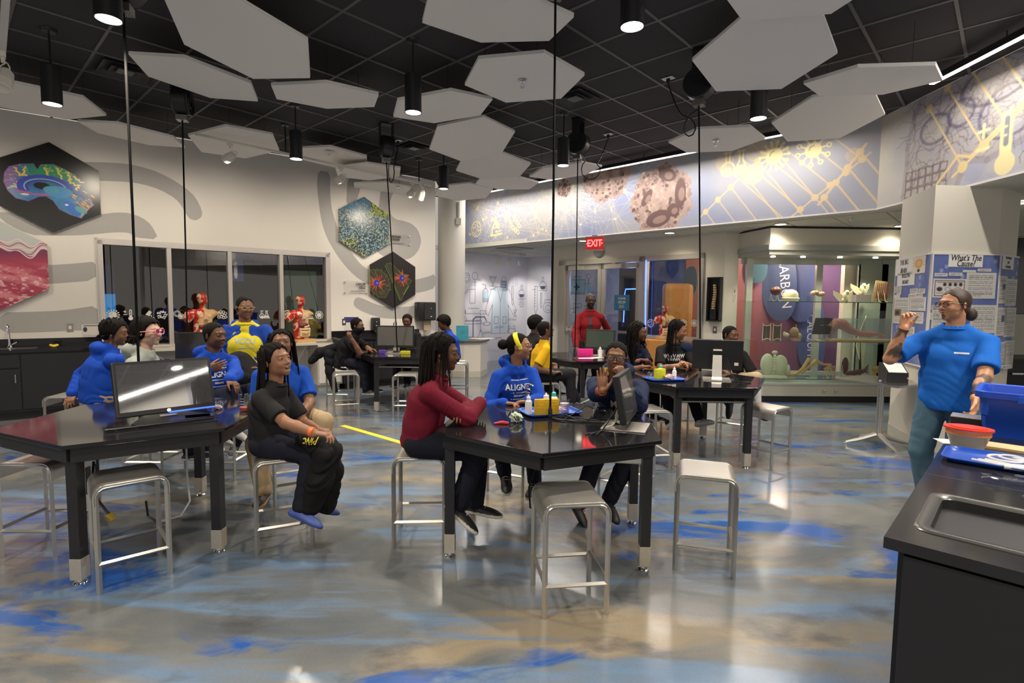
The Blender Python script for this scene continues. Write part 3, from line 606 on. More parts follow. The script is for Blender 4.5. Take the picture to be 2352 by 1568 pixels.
def lab(cv,k,x,y,s,ink,navy):
    P=lambda a,b:(x+a*s,y+b*s); w=.013
    S=lambda pts,close=False,c=ink,ww=w: cv.stroke([P(*p) for p in pts],ww,c,1,close)
    if k=='coat':
        cv.poly([P(-.22,.5),P(.22,.5),P(.3,-.5),P(-.3,-.5)],(176,196,208),.7); S([(-.1,.52),(-.28,.45),(-.46,-.05),(-.36,-.12),(-.24,.12),(-.26,-.52),(.26,-.52),(.24,.12),(.4,-.1),(.5,-.02),(.28,.45),(.1,.52)],True); S([(-.1,.52),(0,.2),(.1,.52)]); S([(0,.2),(0,-.52)]); S([(-.18,-.15),(-.06,-.15),(-.06,-.3),(-.18,-.3)],True); S([(.08,-.15),(.18,-.15),(.18,-.3),(.08,-.3)],True)
    elif k=='scope':
        S([(-.1,.5),(.1,.5),(.1,.1),(-.1,.1)],True); S([(-.15,.5),(-.35,.3),(-.38,-.1),(-.2,-.4)]); S([(-.45,-.5),(.35,-.5),(.35,-.42),(-.45,-.42)],True); S([(-.15,-.05),(.25,-.05)]); cv.ell(P(-.33,-.15),.08*s,.1*s,navy); S([(-.3,-.2),(.3,-.2),(.3,-.4),(-.3,-.4)],True)
    elif k=='funnel': S([(-.4,.4),(.4,.4),(.06,-.1),(.06,-.4),(-.06,-.4),(-.06,-.1)],True); S([(-.3,.28),(.3,.28)])
    elif k=='scale': cv.poly([P(-.4,-.45),P(.4,-.45),P(.25,.2),P(-.25,.2)],(150,170,186),.9); cv.ell(P(0,.32),.2*s,.2*s,ink,1,ring=.012); S([(-.4,-.45),(.4,-.45),(.25,.2),(-.25,.2)],True); S([(-.2,-.25),(.2,-.25),(.2,-.05),(-.2,-.05)],True,navy)
    elif k=='bottle': cv.poly([P(-.2,-.5),P(.2,-.5),P(.2,.1),P(-.2,.1)],(168,196,214),.9); S([(-.2,-.5),(.2,-.5),(.2,.1),(.06,.25),(-.06,.25),(-.2,.1)],True); S([(0,.25),(0,.45),(-.25,.5)],False,navy)
    elif k=='burette': S([(-.06,.5),(.06,.5),(.06,-.3),(0,-.5),(-.06,-.3)],True); [S([(-.06,.5-i*.1),(0,.5-i*.1)]) for i in range(8)]
    elif k=='flask': cv.ell(P(0,-.12),.3*s,.3*s,ink,1,ring=.012); cv.poly([P(-.27,-.15),P(.27,-.15),P(.15,-.37),P(-.15,-.37)],navy,.95); S([(-.07,.15),(-.07,.5),(.07,.5),(.07,.15)]); S([(-.35,-.5),(.35,-.5),(.35,-.2)],False,ink)
    elif k=='shower': S([(-.45,-.6),(-.45,.4),(-.3,.5),(.15,.5),(.25,.35)],False,navy,.028); cv.ell(P(.28,.22),.18*s,.07*s,ink,1,ring=.012); S([(.28,.32),(.28,.25)]); S([(-.05,.5),(-.05,-.1)]); S([(-.05,0),(-.2,-.35),(.1,-.35)],True)
    elif k=='eyewash': cv.ell(P(0,-.05),.38*s,.2*s,ink,1,ring=.012); S([(-.3,.1),(-.3,.3),(-.15,.3)]); S([(.3,.1),(.3,.3),(.15,.3)]); S([(0,-.25),(0,-.55)])
    elif k=='goggles': S([(-.4,.1),(.4,.1),(.4,-.2),(.1,-.25),(0,-.1),(-.1,-.25),(-.4,-.2)],True)
    elif k=='kit': cv.poly([P(-.4,-.35),P(.4,-.35),P(.4,.25),P(-.4,.25)],(150,196,206),.9); S([(-.4,-.35),(.4,-.35),(.4,.25),(-.4,.25)],True); S([(-.12,-.05),(.12,-.05)],False,navy,.04); S([(0,-.17),(0,.07)],False,navy,.04); S([(-.15,.25),(-.15,.38),(.15,.38),(.15,.25)])
    elif k=='glove': cv.ell(P(0,-.1),.2*s,.22*s,(130,190,214),1); [S([(-.15+i*.1,0),(-.22+i*.14,.35)],False,(130,190,214),.03) for i in range(4)]; S([(.2,-.1),(.35,.1)],False,(130,190,214),.03)
    elif k=='cols': [S([(-.3+i*.2,.3),(-.3+i*.2,-.3)],False,(150,160,186),.02) for i in range(4)]
    elif k=='ring': cv.ell(P(0,.2),.2*s,.2*s,ink,1,ring=.012); S([(0,0),(0,-.5)]); S([(-.08,-.15),(.08,-.15)]); S([(-.06,-.3),(.06,-.3)])
    elif k=='scissor': S([(-.2,.3),(.1,-.3)]); S([(.2,.3),(-.1,-.3)]); cv.ell(P(-.15,-.38),.08*s,.08*s,ink,1,ring=.012); cv.ell(P(.15,-.38),.08*s,.08*s,ink,1,ring=.012)
    elif k=='pig': cv.ell(P(0,0),.35*s,.3*s,ink,1,ring=.012); S([(-.3,.25),(-.2,.45),(.2,.45),(.3,.25)]); cv.ell(P(0,-.02),.2*s,.15*s,ink,1,ring=.01)
def alc(px,py,p,q,by=.25):
    w_=onw(px,py,p,q); u=(np.array(q)-np.array(p)); u=u/np.linalg.norm(u); return float((w_[:2]-np.array(p))@u),float(w_[2]-by)
A=lambda x,y:alc(x,y,AL0,AL1)
B_=lambda x,y:alc(x,y,AL1,AL2)
itA=[(k,*A(x,y),s) for k,x,y,s in (('ring',1091,642,.45),('funnel',1132,646,.3),('scale',1157,652,.36),('cols',1182,648,.3),('bottle',1115,672,.42),('coat',1149,712,1.15),('scope',1085,704,.85),('flask',1198,671,.36),('burette',1177,680,.5),('goggles',1110,716,.25),('shower',1106,756,.62),('eyewash',1175,758,.36),('scissor',1183,718,.25),('pig',1072,640,.3))]
lbA=[(t,*A(x,y),s) for t,x,y,s in (('RING',1101,643,.07),('POWDER\nFUNNEL',1132,661,.075),('SCALE',1158,666,.08),('WASH\nBOTTLE',1115,690,.07),('LAB COAT',1147,751,.085),('SHOWER',1118,764,.08),('EYE WASH',1176,734,.08),('TWICE\nNECKED\nBOTTOM\nFLASK',1198,696,.06),('RING STAND',1076,775,.07),('LAB NOTES',1144,776,.06),('SCISSORS',1183,712,.04))]
drawn('wall_alcove',AL0,AL1,3,itA,lbA)
itB=[(k,*B_(x,y),s) for k,x,y,s in (('burette',1231,690,.75),('flask',1247,652,.35),('burette',1243,690,.4),('pig',1259,706,.45),('kit',1325,656,.6),('glove',1354,669,.36),('ring',1352,640,.3),('goggles',1326,700,.3),('bottle',1318,726,.4),('flask',1345,720,.4),('coat',1352,745,.4))]
lbB=[(t,*B_(x,y),s) for t,x,y,s in (('FIRST AID KIT',1325,673,.09),('GLOVE',1366,672,.07),('GOGGLES',1322,708,.05),('LADLE',1226,665,.05),('MAGNIFYING',1350,652,.05))]
drawn('wall_alcove',AL1,AL2,5,itB,lbB)
bs=MB(); 
for p,q in ((AL0,AL1),(AL1,AL2)):
    pass
# recessed square light and track in the alcove ceiling
mb=MB(); c=atz(1182,570,ZL); mb.box(-.3,.3,-.3,.3,-.01,.0); o=mb.build('ceiling_vent',mat('cream_vent',(.25,.24,.2),.5),loc=(c[0],c[1],ZL-.004),rz=gang); tag(o,'flat square vent in cream ceiling above the drawn wall','vent')
def trackhead(loc,aim,m,name='track_head',s=1.0,parent=None):
    # bell shaped spot head with bands on a stem
    d=(Vector(aim)-Vector(loc)).normalized(); q=d.to_track_quat('Z','Y').to_matrix().to_4x4(); M=Matrix.Translation(Vector(loc))@q@Matrix.Scale(s,4)
    mb=MB(); mb.lathe([(.0,-.07),(.028,-.07),(.034,-.05),(.046,-.045),(.05,-.01),(.054,0),(.054,.03),(.05,.032),(.05,.045),(.056,.047),(.056,.085),(.05,.087),(.048,.075),(.0,.06)],20,M=M)
    o=mb.build(name,m,parent=parent,smooth=35); 
    y=MB(); 
    for sg in (-1,1): y.tube([M@Vector((0,sg*.055,.01)),M@Vector((0,sg*.06,-.04)),M@Vector((0,sg*.02,-.12)),M@Vector((0,0,-.125))],.005*s,6)
    y.build('yoke',m,parent=o); return o
M_twhite=mat('track_white',(.72,.69,.62),.4)
M_lensw=mat('warm_lens',(1,1,1),.3,emit=(1,.93,.8),es=14)
def track(name,p,q,heads,z,label,m=M_twhite,lit=()):
    th=thing(name,label,'track light',(0,0,0)); mb=MB(); p=np.array(p);q=np.array(q); u=(q-p)/np.linalg.norm(q-p); L=np.linalg.norm(q-p)
    mb.box(0,L,-.018,.018,0,.03,M=frameM((p[0],p[1],z),(u[0],u[1],0),(-u[1],u[0],0))); mb.build('rail',m,parent=th)
    for i,(t,aim) in enumerate(heads):
        b=p+u*t; st=MB(); st.box(-.03,.03,-.016,.016,-.035,0,M=frameM((b[0],b[1],z),(u[0],u[1],0),(-u[1],u[0],0))); st.tube([(b[0],b[1],z-.03),(b[0],b[1],z-.07)],.012,8); st.build('stem',m,parent=th)
        h=trackhead((b[0],b[1],z-.17),aim,m,parent=th)
        if i in lit:
            d=(Vector(aim)-Vector((b[0],b[1],z-.17))).normalized(); l=MB(); M=Matrix.Translation(Vector((b[0],b[1],z-.17))+d*.08)@d.to_track_quat('Z','Y').to_matrix().to_4x4(); l.lathe([(0,0),(.045,.0)],16,M=M); l.build('lens',M_lensw,parent=h)
            light('SPOT',tuple(Vector((b[0],b[1],z-.17))+d*.1),34,(1,.93,.82),.03,aim=aim,spot=60,blend=.7)
    return th
tp0=atz(1131,577,ZL-.03)[:2]; tp1=atz(1207,586,ZL-.03)[:2]
ta=lambda x,y:tuple(onw(x,y,AL0,AL1))
L_=float(np.linalg.norm(tp1-tp0))
track('track_light',tp0,tp1,[(L_*.2,ta(1110,700)),(L_*.5,ta(1150,720)),(L_*.82,ta(1205,700))],ZL-.04,'short white track with three spot heads over the drawn alcove wall',lit=(0,1,2))
for x in (1085,1245): 
    p=onw(x,700,*( (AL0,AL1) if x<1200 else (AL1,AL2))); light('SPOT',(p[0]-.2,p[1]-1.3,ZL-.15),26,(1,.93,.84),.04,aim=tuple(p),spot=80,blend=.8)
# ---------------------------------------------------------------- door wall with aluminium storefront
D0=np.array([.87,11.6]); D1=np.array([3.50,8.93]); DU=(D1-D0)/np.linalg.norm(D1-D0); DL=float(np.linalg.norm(D1-D0))
MD=frameM((D0[0],D0[1],0),(DU[0],DU[1],0),(0,0,1))
def dw(x,y): p=onw(x,y,D0,D1); return float((p[:2]-D0)@DU),float(p[2])
M_cream=mat('cream_wall',(.66,.62,.53),.6,noise=.02,nscale=3)
e0=dw(1285,640)[0]; e1=dw(1617,640)[0]; ez=dw(1290,600)[1]
mb=MB(); mb.box(0,e0,0,ZL,-.15,0); mb.box(e1,DL,0,ZL,-.15,0); mb.box(e0,e1,ez,ZL,-.15,0); o=mb.build('wall_door',M_cream,kind='structure'); setM(o,MD)
M_door=mat('door_aluminium',(.50,.47,.42),.35,.6)
xs={'a':e0,'b':dw(1300,640)[0],'c':dw(1373,640)[0],'d':dw(1387,640)[0],'e':dw(1469,640)[0],'f':dw(1483,640)[0],'g':dw(1606,640)[0],'h':e1}
df=MB()
for a,b in (('a','b'),('e','f'),('g','h')): df.box(xs[a],xs[b],0,ez,-.12,.03)
df.box(e0,e1,ez-.09,ez,-.12,.03); df.box(xs['f'],xs['g'],.0,.12,-.12,.03); df.box(xs['f'],xs['g'],dw(1550,775)[1]-.04,dw(1550,775)[1]+.02,-.08,.0)
dfo=df.build('trim_4',M_door,kind='structure'); setM(dfo,MD)
zr=dw(1330,757)[1]
for i,(a,b) in enumerate((('b','c'),('d','e'))):
    x0,x1=xs[a],xs[b]; 
    if i==0: x1=(xs['c']+xs['d'])/2-.004
    else: x0=(xs['c']+xs['d'])/2+.004
    mb=MB(); st=.085
    mb.box(x0,x0+st,0.02,ez-.1,-.06,-.015); mb.box(x1-st,x1,0.02,ez-.1,-.06,-.015); mb.box(x0,x1,ez-.2,ez-.1,-.06,-.015); mb.box(x0,x1,.02,.2,-.06,-.015)
    o=mb.build('door_%d'%(i+2),M_door,kind='structure'); setM(o,MD)
    mb=MB(); mb.box(x0+st,x1-st,.2,ez-.2,-.04,-.034); mb.build('pane',M_glass,parent=o)
    mb=MB(); mb.box(x0+.04,x1-.04,zr-.025,zr+.025,-.012,.03); mb.box(x0+.03,x0+.09,zr-.04,zr+.04,-.015,.02); mb.box(x1-.09,x1-.03,zr-.04,zr+.04,-.015,.02); mb.build('push_bar',M_steel,parent=o)
    mb=MB(); mb.box(x0+st+.02,x0+st+.42,ez-.2,ez-.12,-.015,.06); mb.tube([(x0+st+.3,ez-.12,.03),(x0+st+.1,ez-.06,.02)],.01,6); mb.build('door_closer',M_door,parent=o)
mb=MB(); mb.box(xs['f'],xs['g'],.12,ez-.09,-.05,-.044); o=mb.build('window_2',M_glass,kind='structure'); setM(o,MD); winr=o
for kind,x in (('petri',1492),('chain',1515),('cells',1542),('grapes',1567),('flower',1592)):
    s,z=dw(x,742); film(kind,s,z,.16,winr,MD,-.04)
# pull handle
hx,hz=dw(1393,722); hz1=dw(1393,760)[1]; mb=MB(); mb.tube([(hx,hz,-.01),(hx,hz,.06),(hx,hz1,.06),(hx,hz1,-.01)],.012,8); h=mb.build('door_handle',M_steel,parent=bpy.data.objects['door_3'])
def sign_text(o,lines,m,x,y,z,size,lead=1.15,align='CENTER',shear=0,xs=1,bold=0):
    for i,t in enumerate(lines): text(t,size,m,o,(x,y-i*size*lead,z),(0,0,0),align=align,shear=shear,xs=xs,bold=bold)
# COME ON IN sign
s0,z0=dw(1409.5,677);s1,z1=dw(1443.5,713); mb=MB(); mb.box(0,s1-s0,0,z0-z1,0,.006,bev=.002)
o=mb.build('door_sign',mat('teal_sign',(.03,.14,.25),.4)); setM(o,MD@Matrix.Translation((s0,z1,-.03))); tag(o,'teal blue sign with white COME ON IN lettering on glass door','sign')
W=s1-s0;Hs=z0-z1; sign_text(o,['COME','ON IN'],M_white,W/2,Hs*.76,.008,Hs*.2,1.1); sign_text(o,['WELCOME'],M_white,W/2,Hs*.3,.008,Hs*.07)
c_=MB(); [c_.box(W*.3,W*.7,Hs*y,Hs*y+.004,.006,.0075) for y in (.42,.22,.17)]; c_.build('small_print',M_white,parent=o)
# EXIT sign hung from the low ceiling
ex=atz(1368,543,ZL); exd=np.array([DU[0],DU[1]]); EX=thing('exit_sign','glowing red EXIT sign hanging below the cream ceiling near the doors','sign',(0,0,0))
e_c=aty(1366,559,ex[1]*.98); u=np.array([.9,-.43]); u/=np.linalg.norm(u); ME=frameM((e_c[0],e_c[1],e_c[2]),(u[0],u[1],0),(0,0,1)); setM(EX,ME)
M_exitp=mat('exit_panel',(.12,.02,.02),.3,emit=(1,.03,.03),es=.22); M_exitl=mat('exit_letter',(1,.1,.1),.3,emit=(1,.04,.04),es=5)
mb=MB(); mb.box(-.165,.165,-.11,.11,-.012,.012,bev=.004); mb.build('panel',M_exitp,parent=EX)
text('EXIT',.165,M_exitl,EX,(0,0,.014),(0,0,0),align='CENTER',xs=.8,bold=.004)
mb=MB(); mb.add([(-.15,0,.013),(-.125,.025,.013),(-.125,-.025,.013)],[(0,2,1)]); mb.add([(.15,0,.013),(.125,.025,.013),(.125,-.025,.013)],[(0,1,2)]); mb.build('arrow',M_exitl,parent=EX)
mb=MB(); mb.box(-.17,.17,.11,.125,-.02,.02); mb.box(-.17,.17,-.125,-.11,-.02,.02); mb.box(-.05,.05,.125,ZL-e_c[2],-.015,.015); mb.build('mount',M_alu,parent=EX)
# round mirror dome sensor on door wall
s,z=dw(1377,577); mb=MB(); mb.lathe([(.13,0),(.125,.03),(.09,.07),(0,.09)],24); o=mb.build('dome_sensor',mat('grey_dome',(.3,.3,.28),.2),smooth=True); setM(o,MD@Matrix.Translation((s,z,0))); tag(o,'small grey half dome fixture on wall under exit sign','sensor')
# down-lights in the low ceiling
M_dl=mat('downlight_lens',(1,1,1),.4,emit=(1,.9,.68),es=7)
for x,y,lb in ((1538,535,'round recessed light in cream ceiling above the doors'),(1793,515,'round recessed light in cream ceiling above the display case'),(2069,519,'recessed light in cream ceiling just left of the square pillar'),(1340,553,'recessed light in cream ceiling left of the exit sign'),(2350,466,'recessed light in cream ceiling at far right behind pillar')):
    c=atz(x,y,ZL-.005); th=thing('downlight',lb,'ceiling light',(c[0],c[1],ZL)); mb=MB(); mb.lathe([(.10,-.012),(.075,-.008),(.075,0),(.10,0)],24,caps=False); mb.build('trim_ring',M_white,parent=th); mb=MB(); mb.lathe([(0,-.006),(.075,-.006)],24,caps=False); mb.build('lens',M_dl,parent=th)
    light('SPOT',(c[0],c[1],ZL-.03),26,(1,.88,.68),.07,spot=140,blend=.8)
# sprinklers
def sprinkler(loc,label,m=M_steel):
    th=thing('sprinkler',label,'sprinkler',loc); mb=MB(); mb.lathe([(0,0),(.04,0),(.035,-.008),(.01,-.01),(.008,-.03)],16); mb.build('escutcheon',m,parent=th)
    mb=MB(); mb.tube([(-.012,0,-.03),(-.014,0,-.045),(0,0,-.06)],.003,6); mb.tube([(.012,0,-.03),(.014,0,-.045),(0,0,-.06)],.003,6); mb.lathe([(.0,-.06),(.022,-.06),(.022,-.063),(0,-.063)],12); mb.build('deflector',m,parent=th)
c=atz(1953,500,ZL); sprinkler((c[0],c[1],ZL),'steel sprinkler in cream ceiling left of the square pillar')
# ---------------------------------------------------------------- corridor beyond doors
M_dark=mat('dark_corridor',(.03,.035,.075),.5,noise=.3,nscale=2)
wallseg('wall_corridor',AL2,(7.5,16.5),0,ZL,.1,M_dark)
M_neon=mat('blue_neon',(.1,.2,1),.4,emit=(.05,.12,1),es=3)
def neon(pts,label,Y=None):
    P=[tuple(aty(x,y,Y)) for x,y in pts]; mb=MB(); mb.tube(P,.012,8); tag(mb.build('neon_tube',M_neon),label,'neon light')
neon([(1468,663),(1437,664),(1434,680)],'short bent blue neon tube glowing beyond the glass door',11.4)
neon([(1434,700),(1432,740)],'vertical blue neon tube beyond door under the teal sign',11.3)
neon([(1484,597),(1482,770)],'tall vertical blue neon strip beside the right glazed panel',9.9)
light('POINT',tuple(aty(1450,650,11.2)),10,(.15,.25,1),.1)
light('POINT',(4.9,9.6,2.4),40,(1,.75,.6),.15); light('POINT',(6.2,9.6,2.3),40,(.9,.7,1),.15)
wallseg('wall_corridor',(3.3,12.6),(4.4,10.6),0,ZL,.08,mat('slate_wall',(.16,.17,.22),.6,noise=.2,nscale=3))
def lozenge(name,x,y,w,h,Y,m,label,cat,words=None,rot=0,wrot=-PI/2,ws=.2,wall=None,wx=0):
    c=aty(x,y,Y); u=np.array([.85,-.53]); M=frameM(tuple(c),(u[0],u[1],0),(0,0,1))@Matrix.Rotation(rot,4,'Z')
    pts=[(w/2*math.copysign(abs(math.cos(t))**.8,math.cos(t)),h/2*math.copysign(abs(math.sin(t))**.9,math.sin(t))*(1+.08*math.cos(t))) for t in np.linspace(0,2*PI,40,endpoint=False)]
    mb=MB(); mb.prism(pts,-.02,.02); o=mb.build(name,m); setM(o,M); tag(o,label,cat)
    if words: text(words,ws,mat('sign_lettering',(.45,.5,.55),.6),o,(wx,0,.022),(0,0,wrot),align='CENTER')
    return o
M_navyp=mat('navy_panel',(.035,.06,.14),.5); M_tealp=mat('teal_panel',(.05,.12,.16),.5)
# mural wall behind the display case
wm,MWm,Lm=wallseg('wall_mural',(3.4,10.6),(8.4,10.4),0,ZL,.1,M_dark)
cv=Canvas(Lm,ZL,.03,(84,52,70)); n1=fbm(cv.X*.9,cv.Y*.9,4,31); cv.mix(np.clip(1-(cv.X-.9)/1.2,0,1)*.85,(150,84,66)); cv.mix(np.clip((cv.X-2.6)/1.2,0,1)*.8,(70,72,86)); cv.mix(np.clip((n1-.5)*3,0,1)*.5,(96,60,90)); cv.mix(np.clip(.8-cv.Y,0,1)*.5,(60,50,84))
o=cv.build('mural_print',Matrix.Translation((0,0,.003)),parent=wm); o['kind']='structure'
lozenge('board_sign',1789,650,.62,1.45,10.40,M_navyp,'tall navy surfboard shaped panel lettered CARBON behind the display case','sign','CARBON',.06,-PI/2+.05,.24,wx=.1)
lozenge('board_sign',1840,665,.5,1.25,10.40,M_navyp,'shorter plain navy surfboard panel right of the CARBON panel','sign')
lozenge('board_sign',1862,770,.5,1.5,10.40,M_navyp,'low navy panel lettered CALCIUM behind the black tablet stand','sign','CALCIUM',.05,-PI/2,.19)
lozenge('board_sign',1737,617,.4,.55,10.40,M_tealp,'grey teal round panel behind left end of display case','sign')
lozenge('board_sign',1586,645,.26,.55,10.40,M_tealp,'dark teal oval sign with lamp seen through right sidelight','sign')
text('WATER',.16,mat('sign_lettering',(.45,.5,.55),.6),bpy.data.objects['board_sign.004'],(.24,-.05,.03),(0,0,-PI/2),align='CENTER')
mb=MB(); c=aty(1555,718,10.1); mb.box(-.28,.28,-.12,.12,-1.0,.55,bev=.1); o=mb.build('orange_kiosk',mat('orange_laminate',(.52,.22,.05),.5),loc=(c[0],c[1],c[2]-.0)); tag(o,'tall rounded orange kiosk panel standing behind the glass sidelight','kiosk')
mb=MB(); mb.box(-.34,.34,-.3,.3,0,.86,bev=.02); c=atz(1523,770,.9); o=mb.build('orange_plinth',MATS['orange_laminate'],loc=(aty(1523,760,9.9)[0],9.9,0)); tag(o,'orange plinth carrying the distant anatomical torso','plinth')
# ---------------------------------------------------------------- display case
DA=np.array([3.90,8.22]); DB=np.array([6.6,8.30]); DC=np.array([3.74,8.95])
def px2(x,y,Y): p=aty(x,y,Y); return p
M_case=mat('case_aluminium',(.45,.46,.42),.4,.35)
case=thing('display_case','large glass display case of bones and organ models by pillar','display case',(0,0,0))
foot=[tuple(DC+[-.02,0]),tuple(DA),tuple(DB),(6.6,9.05)]
def ins(d): # inset footprint
    return [(DC[0]+d,DC[1]),(DA[0]+d*.9,DA[1]+d),(DB[0],DB[1]+d),(6.6,9.05)]
mb=MB(); mb.prism(ins(.03),0,.10); mb.build('toe_kick',M_blackmat,parent=case)
mb=MB(); mb.prism(ins(0),.10,.27); mb.build('base',mat('case_base',(.48,.46,.38),.5),parent=case)
for t in (.35,.42): 
    mb=MB(); p=DA+(DB-DA)*t; mb.lathe([(0,0),(.02,0),(.02,.03),(0,.035)],12,M=Matrix.Translation((p[0],p[1],.19))@Matrix.Rotation(PI/2,4,'X')); mb.build('knob',M_steel,parent=case,smooth=True)
mb=MB(); mb.prism(ins(-.01),.27,.30); mb.build('sill',M_case,parent=case); mb=MB(); mb.prism(ins(-.01),2.27,2.34); mb.prism(ins(-.03),2.34,2.42); mb.build('frame',M_case,parent=case)
mb=MB(); mb.prism(ins(0),2.42,ZL-.03); mb.build('header',M_cream,parent=case)
mb=MB(); mb.prism(ins(-.005),ZL-.03,ZL-.008); mb.build('black_strip',M_blackmat,parent=case)  # flat black strip between the case header and the low ceiling
for z in (1.565,.95,.365):
    mb=MB(); mb.prism([(DC[0]+.03,DC[1]-.05),(DA[0]+.02,DA[1]+.02),(DB[0],DB[1]+.02),(6.6,8.9)],z-.009,z); mb.build('glass_shelf',glassmat('shelf_glass',(.86,.95,.91),.03),parent=case)
    mb=MB(); mb.box(0,float(np.linalg.norm(DB-DA)),-.001,.0015,z-.01,z+.001,M=frameM((DA[0],DA[1]+.018,0),((DB-DA)[0],(DB-DA)[1],0),(-(DB-DA)[1],(DB-DA)[0],0))); mb.build('shelf_edge',mat('glass_edge',(.04,.10,.08),.3),parent=case)
jx=[DA[0]]+[float(px2(x,700,8.23)[0]) for x in (1840,1922,2000)]+[5.95,6.6]
M_caseglass=glassmat('case_glass',(.97,.99,.98),.0)
for a,b in zip(jx[:-1],jx[1:]):
    f=lambda x:DA[1]+(x-DA[0])/(DB[0]-DA[0])*(DB[1]-DA[1]); mb=MB(); mb.prism([(a+.003,f(a)),(b-.003,f(b)),(b-.003,f(b)+.008),(a+.003,f(a)+.008)],.3,2.27); mb.build('glass_pane',M_caseglass,parent=case)
mb=MB(); mb.prism([tuple(DC),(DA[0],DA[1]),(DA[0]+.008,DA[1]+.005),(DC[0]+.008,DC[1])],.3,2.27); mb.build('glass_pane',M_caseglass,parent=case)
for x,y0 in ((1718,8.93),(1877,9.0),(2026,9.0),(1968,9.0)):
    p=aty(x,700,y0); w_=.05 if x!=1968 else .012; mb=MB(); mb.box(p[0]-w_,p[0]+w_,y0-.03,y0+.03,.1,2.3); mb.build('mullion',M_case,parent=case)
mb=MB(); mb.box(3.8,6.6,8.98,9.03,2.18,2.3); mb.box(3.8,6.6,8.98,9.03,.27,.4); mb.build('rear_frame',M_case,parent=case)
mb=MB(); mb.box(5.75,6.6,8.97,9.0,.3,2.2); mb.build('rear_panel',mat('pale_green_panel',(.42,.46,.38),.5),parent=case)
for x in (1776,1845,1930,2012):
    p=aty(x,576,8.5); mb=MB(); mb.lathe([(0,0),(.035,0),(.035,.015),(0,.015)],16,M=Matrix.Translation((p[0],8.5,2.255))); mb.build('puck_light',M_dl,parent=case)
    light('SPOT',(p[0],8.5,2.24),20,(1,.93,.7),.03,spot=120,blend=.7)
# wall between doors and case
p5,M5,L5=wallseg('wall_pier',D1,DC,0,ZL,.12,M_cream)
def onp(x,y,a,b): p=onw(x,y,a,b); u=(np.array(b)-np.array(a)); u=u/np.linalg.norm(u); return float((p[:2]-np.array(a))@u),float(p[2])
s0,z0=dw(1630,637); s1,z1=dw(1657,738); 
fr_=thing('framed_spine','tall narrow black case holding a tan spine model on cream wall','picture',(0,0,0)); setM(fr_,MD@Matrix.Translation(((s0+s1)/2,(z0+z1)/2,0)))
w_=(s1-s0)/2;h_=(z0-z1)/2; mb=MB(); mb.box(-w_,w_,-h_,h_,0,.02)
for a in ((-w_,w_,h_-.02,h_),(-w_,w_,-h_,-h_+.02),(-w_,-w_+.02,-h_,h_),(w_-.02,w_,-h_,h_)): mb.box(*a,0,.09)
mb.build('frame',M_blackplastic,parent=fr_)
mb=MB()
for k in range(14): mb.sph((.01*math.sin(k*.5),h_*.62-k*h_*.105,.05),(.032+.004*k*.3,.022,.025),8,6)
mb.build('vertebrae',mat('tan_bone',(.50,.34,.18),.6),parent=fr_,smooth=True)
mb=MB(); mb.box(-.05,.05,-h_+.03,-h_+.2,.02,.08); mb.box(-.03,.03,-h_+.2,-h_+.24,.02,.06); mb.build('stand',M_blackplastic,parent=fr_)
def plate(x,y,Mw,fn,label,m,cat='switch',w=.07,h=.115,icon=True):
    s,z=fn(x,y); th=thing('wall_plate',label,cat,(0,0,0)); setM(th,Mw@Matrix.Translation((s,z,0))); mb=MB(); mb.box(-w/2,w/2,-h/2,h/2,0,.006,bev=.002); mb.build('plate',m,parent=th)
    mb=MB(); mb.box(-w*.22,w*.22,-h*.2,h*.2,.006,.012,bev=.002); mb.build('toggle',M_white,parent=th); return th
plate(1642,757,MD,dw,'steel light switch plate under the framed spine model',M_steel)
def notice(name,Mw,s0,z0,s1,z1,label,cat='notice',off=.001,pic=None,bg=(214,208,198)):
    W=abs(s1-s0);Hh_=abs(z1-z0); th=thing(name,label,cat,(0,0,0)); setM(th,Mw@Matrix.Translation((min(s0,s1),min(z0,z1),off)))
    mb=MB(); mb.box(0,W,0,Hh_,0,.0012); mb.build('sheet',M_paper,parent=th)
    cv=Canvas(W,Hh_,max(W,Hh_)/70,bg); cv.scrib(W*.1,Hh_*.1,W*.9,Hh_*(.5 if pic else .9),6 if pic else 10,(120,118,120))
    if pic: pic(cv,W,Hh_)
    cv.build('print',Matrix.Translation((0,0,.0016)),parent=th); return th
s0,z0=onp(1684,656,D1,DC); s1,z1=onp(1713,698,D1,DC)
notice('paper_notice',M5,s0,z0,min(s1,L5-.02),z1,'white paper notice with small round drawing taped beside display case',pic=lambda cv,W,Hh_:(cv.ell((W*.5,Hh_*.72),W*.16,Hh_*.1,(150,120,110)),cv.ell((W*.5,Hh_*.66),W*.2,Hh_*.05,(120,110,110),1,ring=.004)))
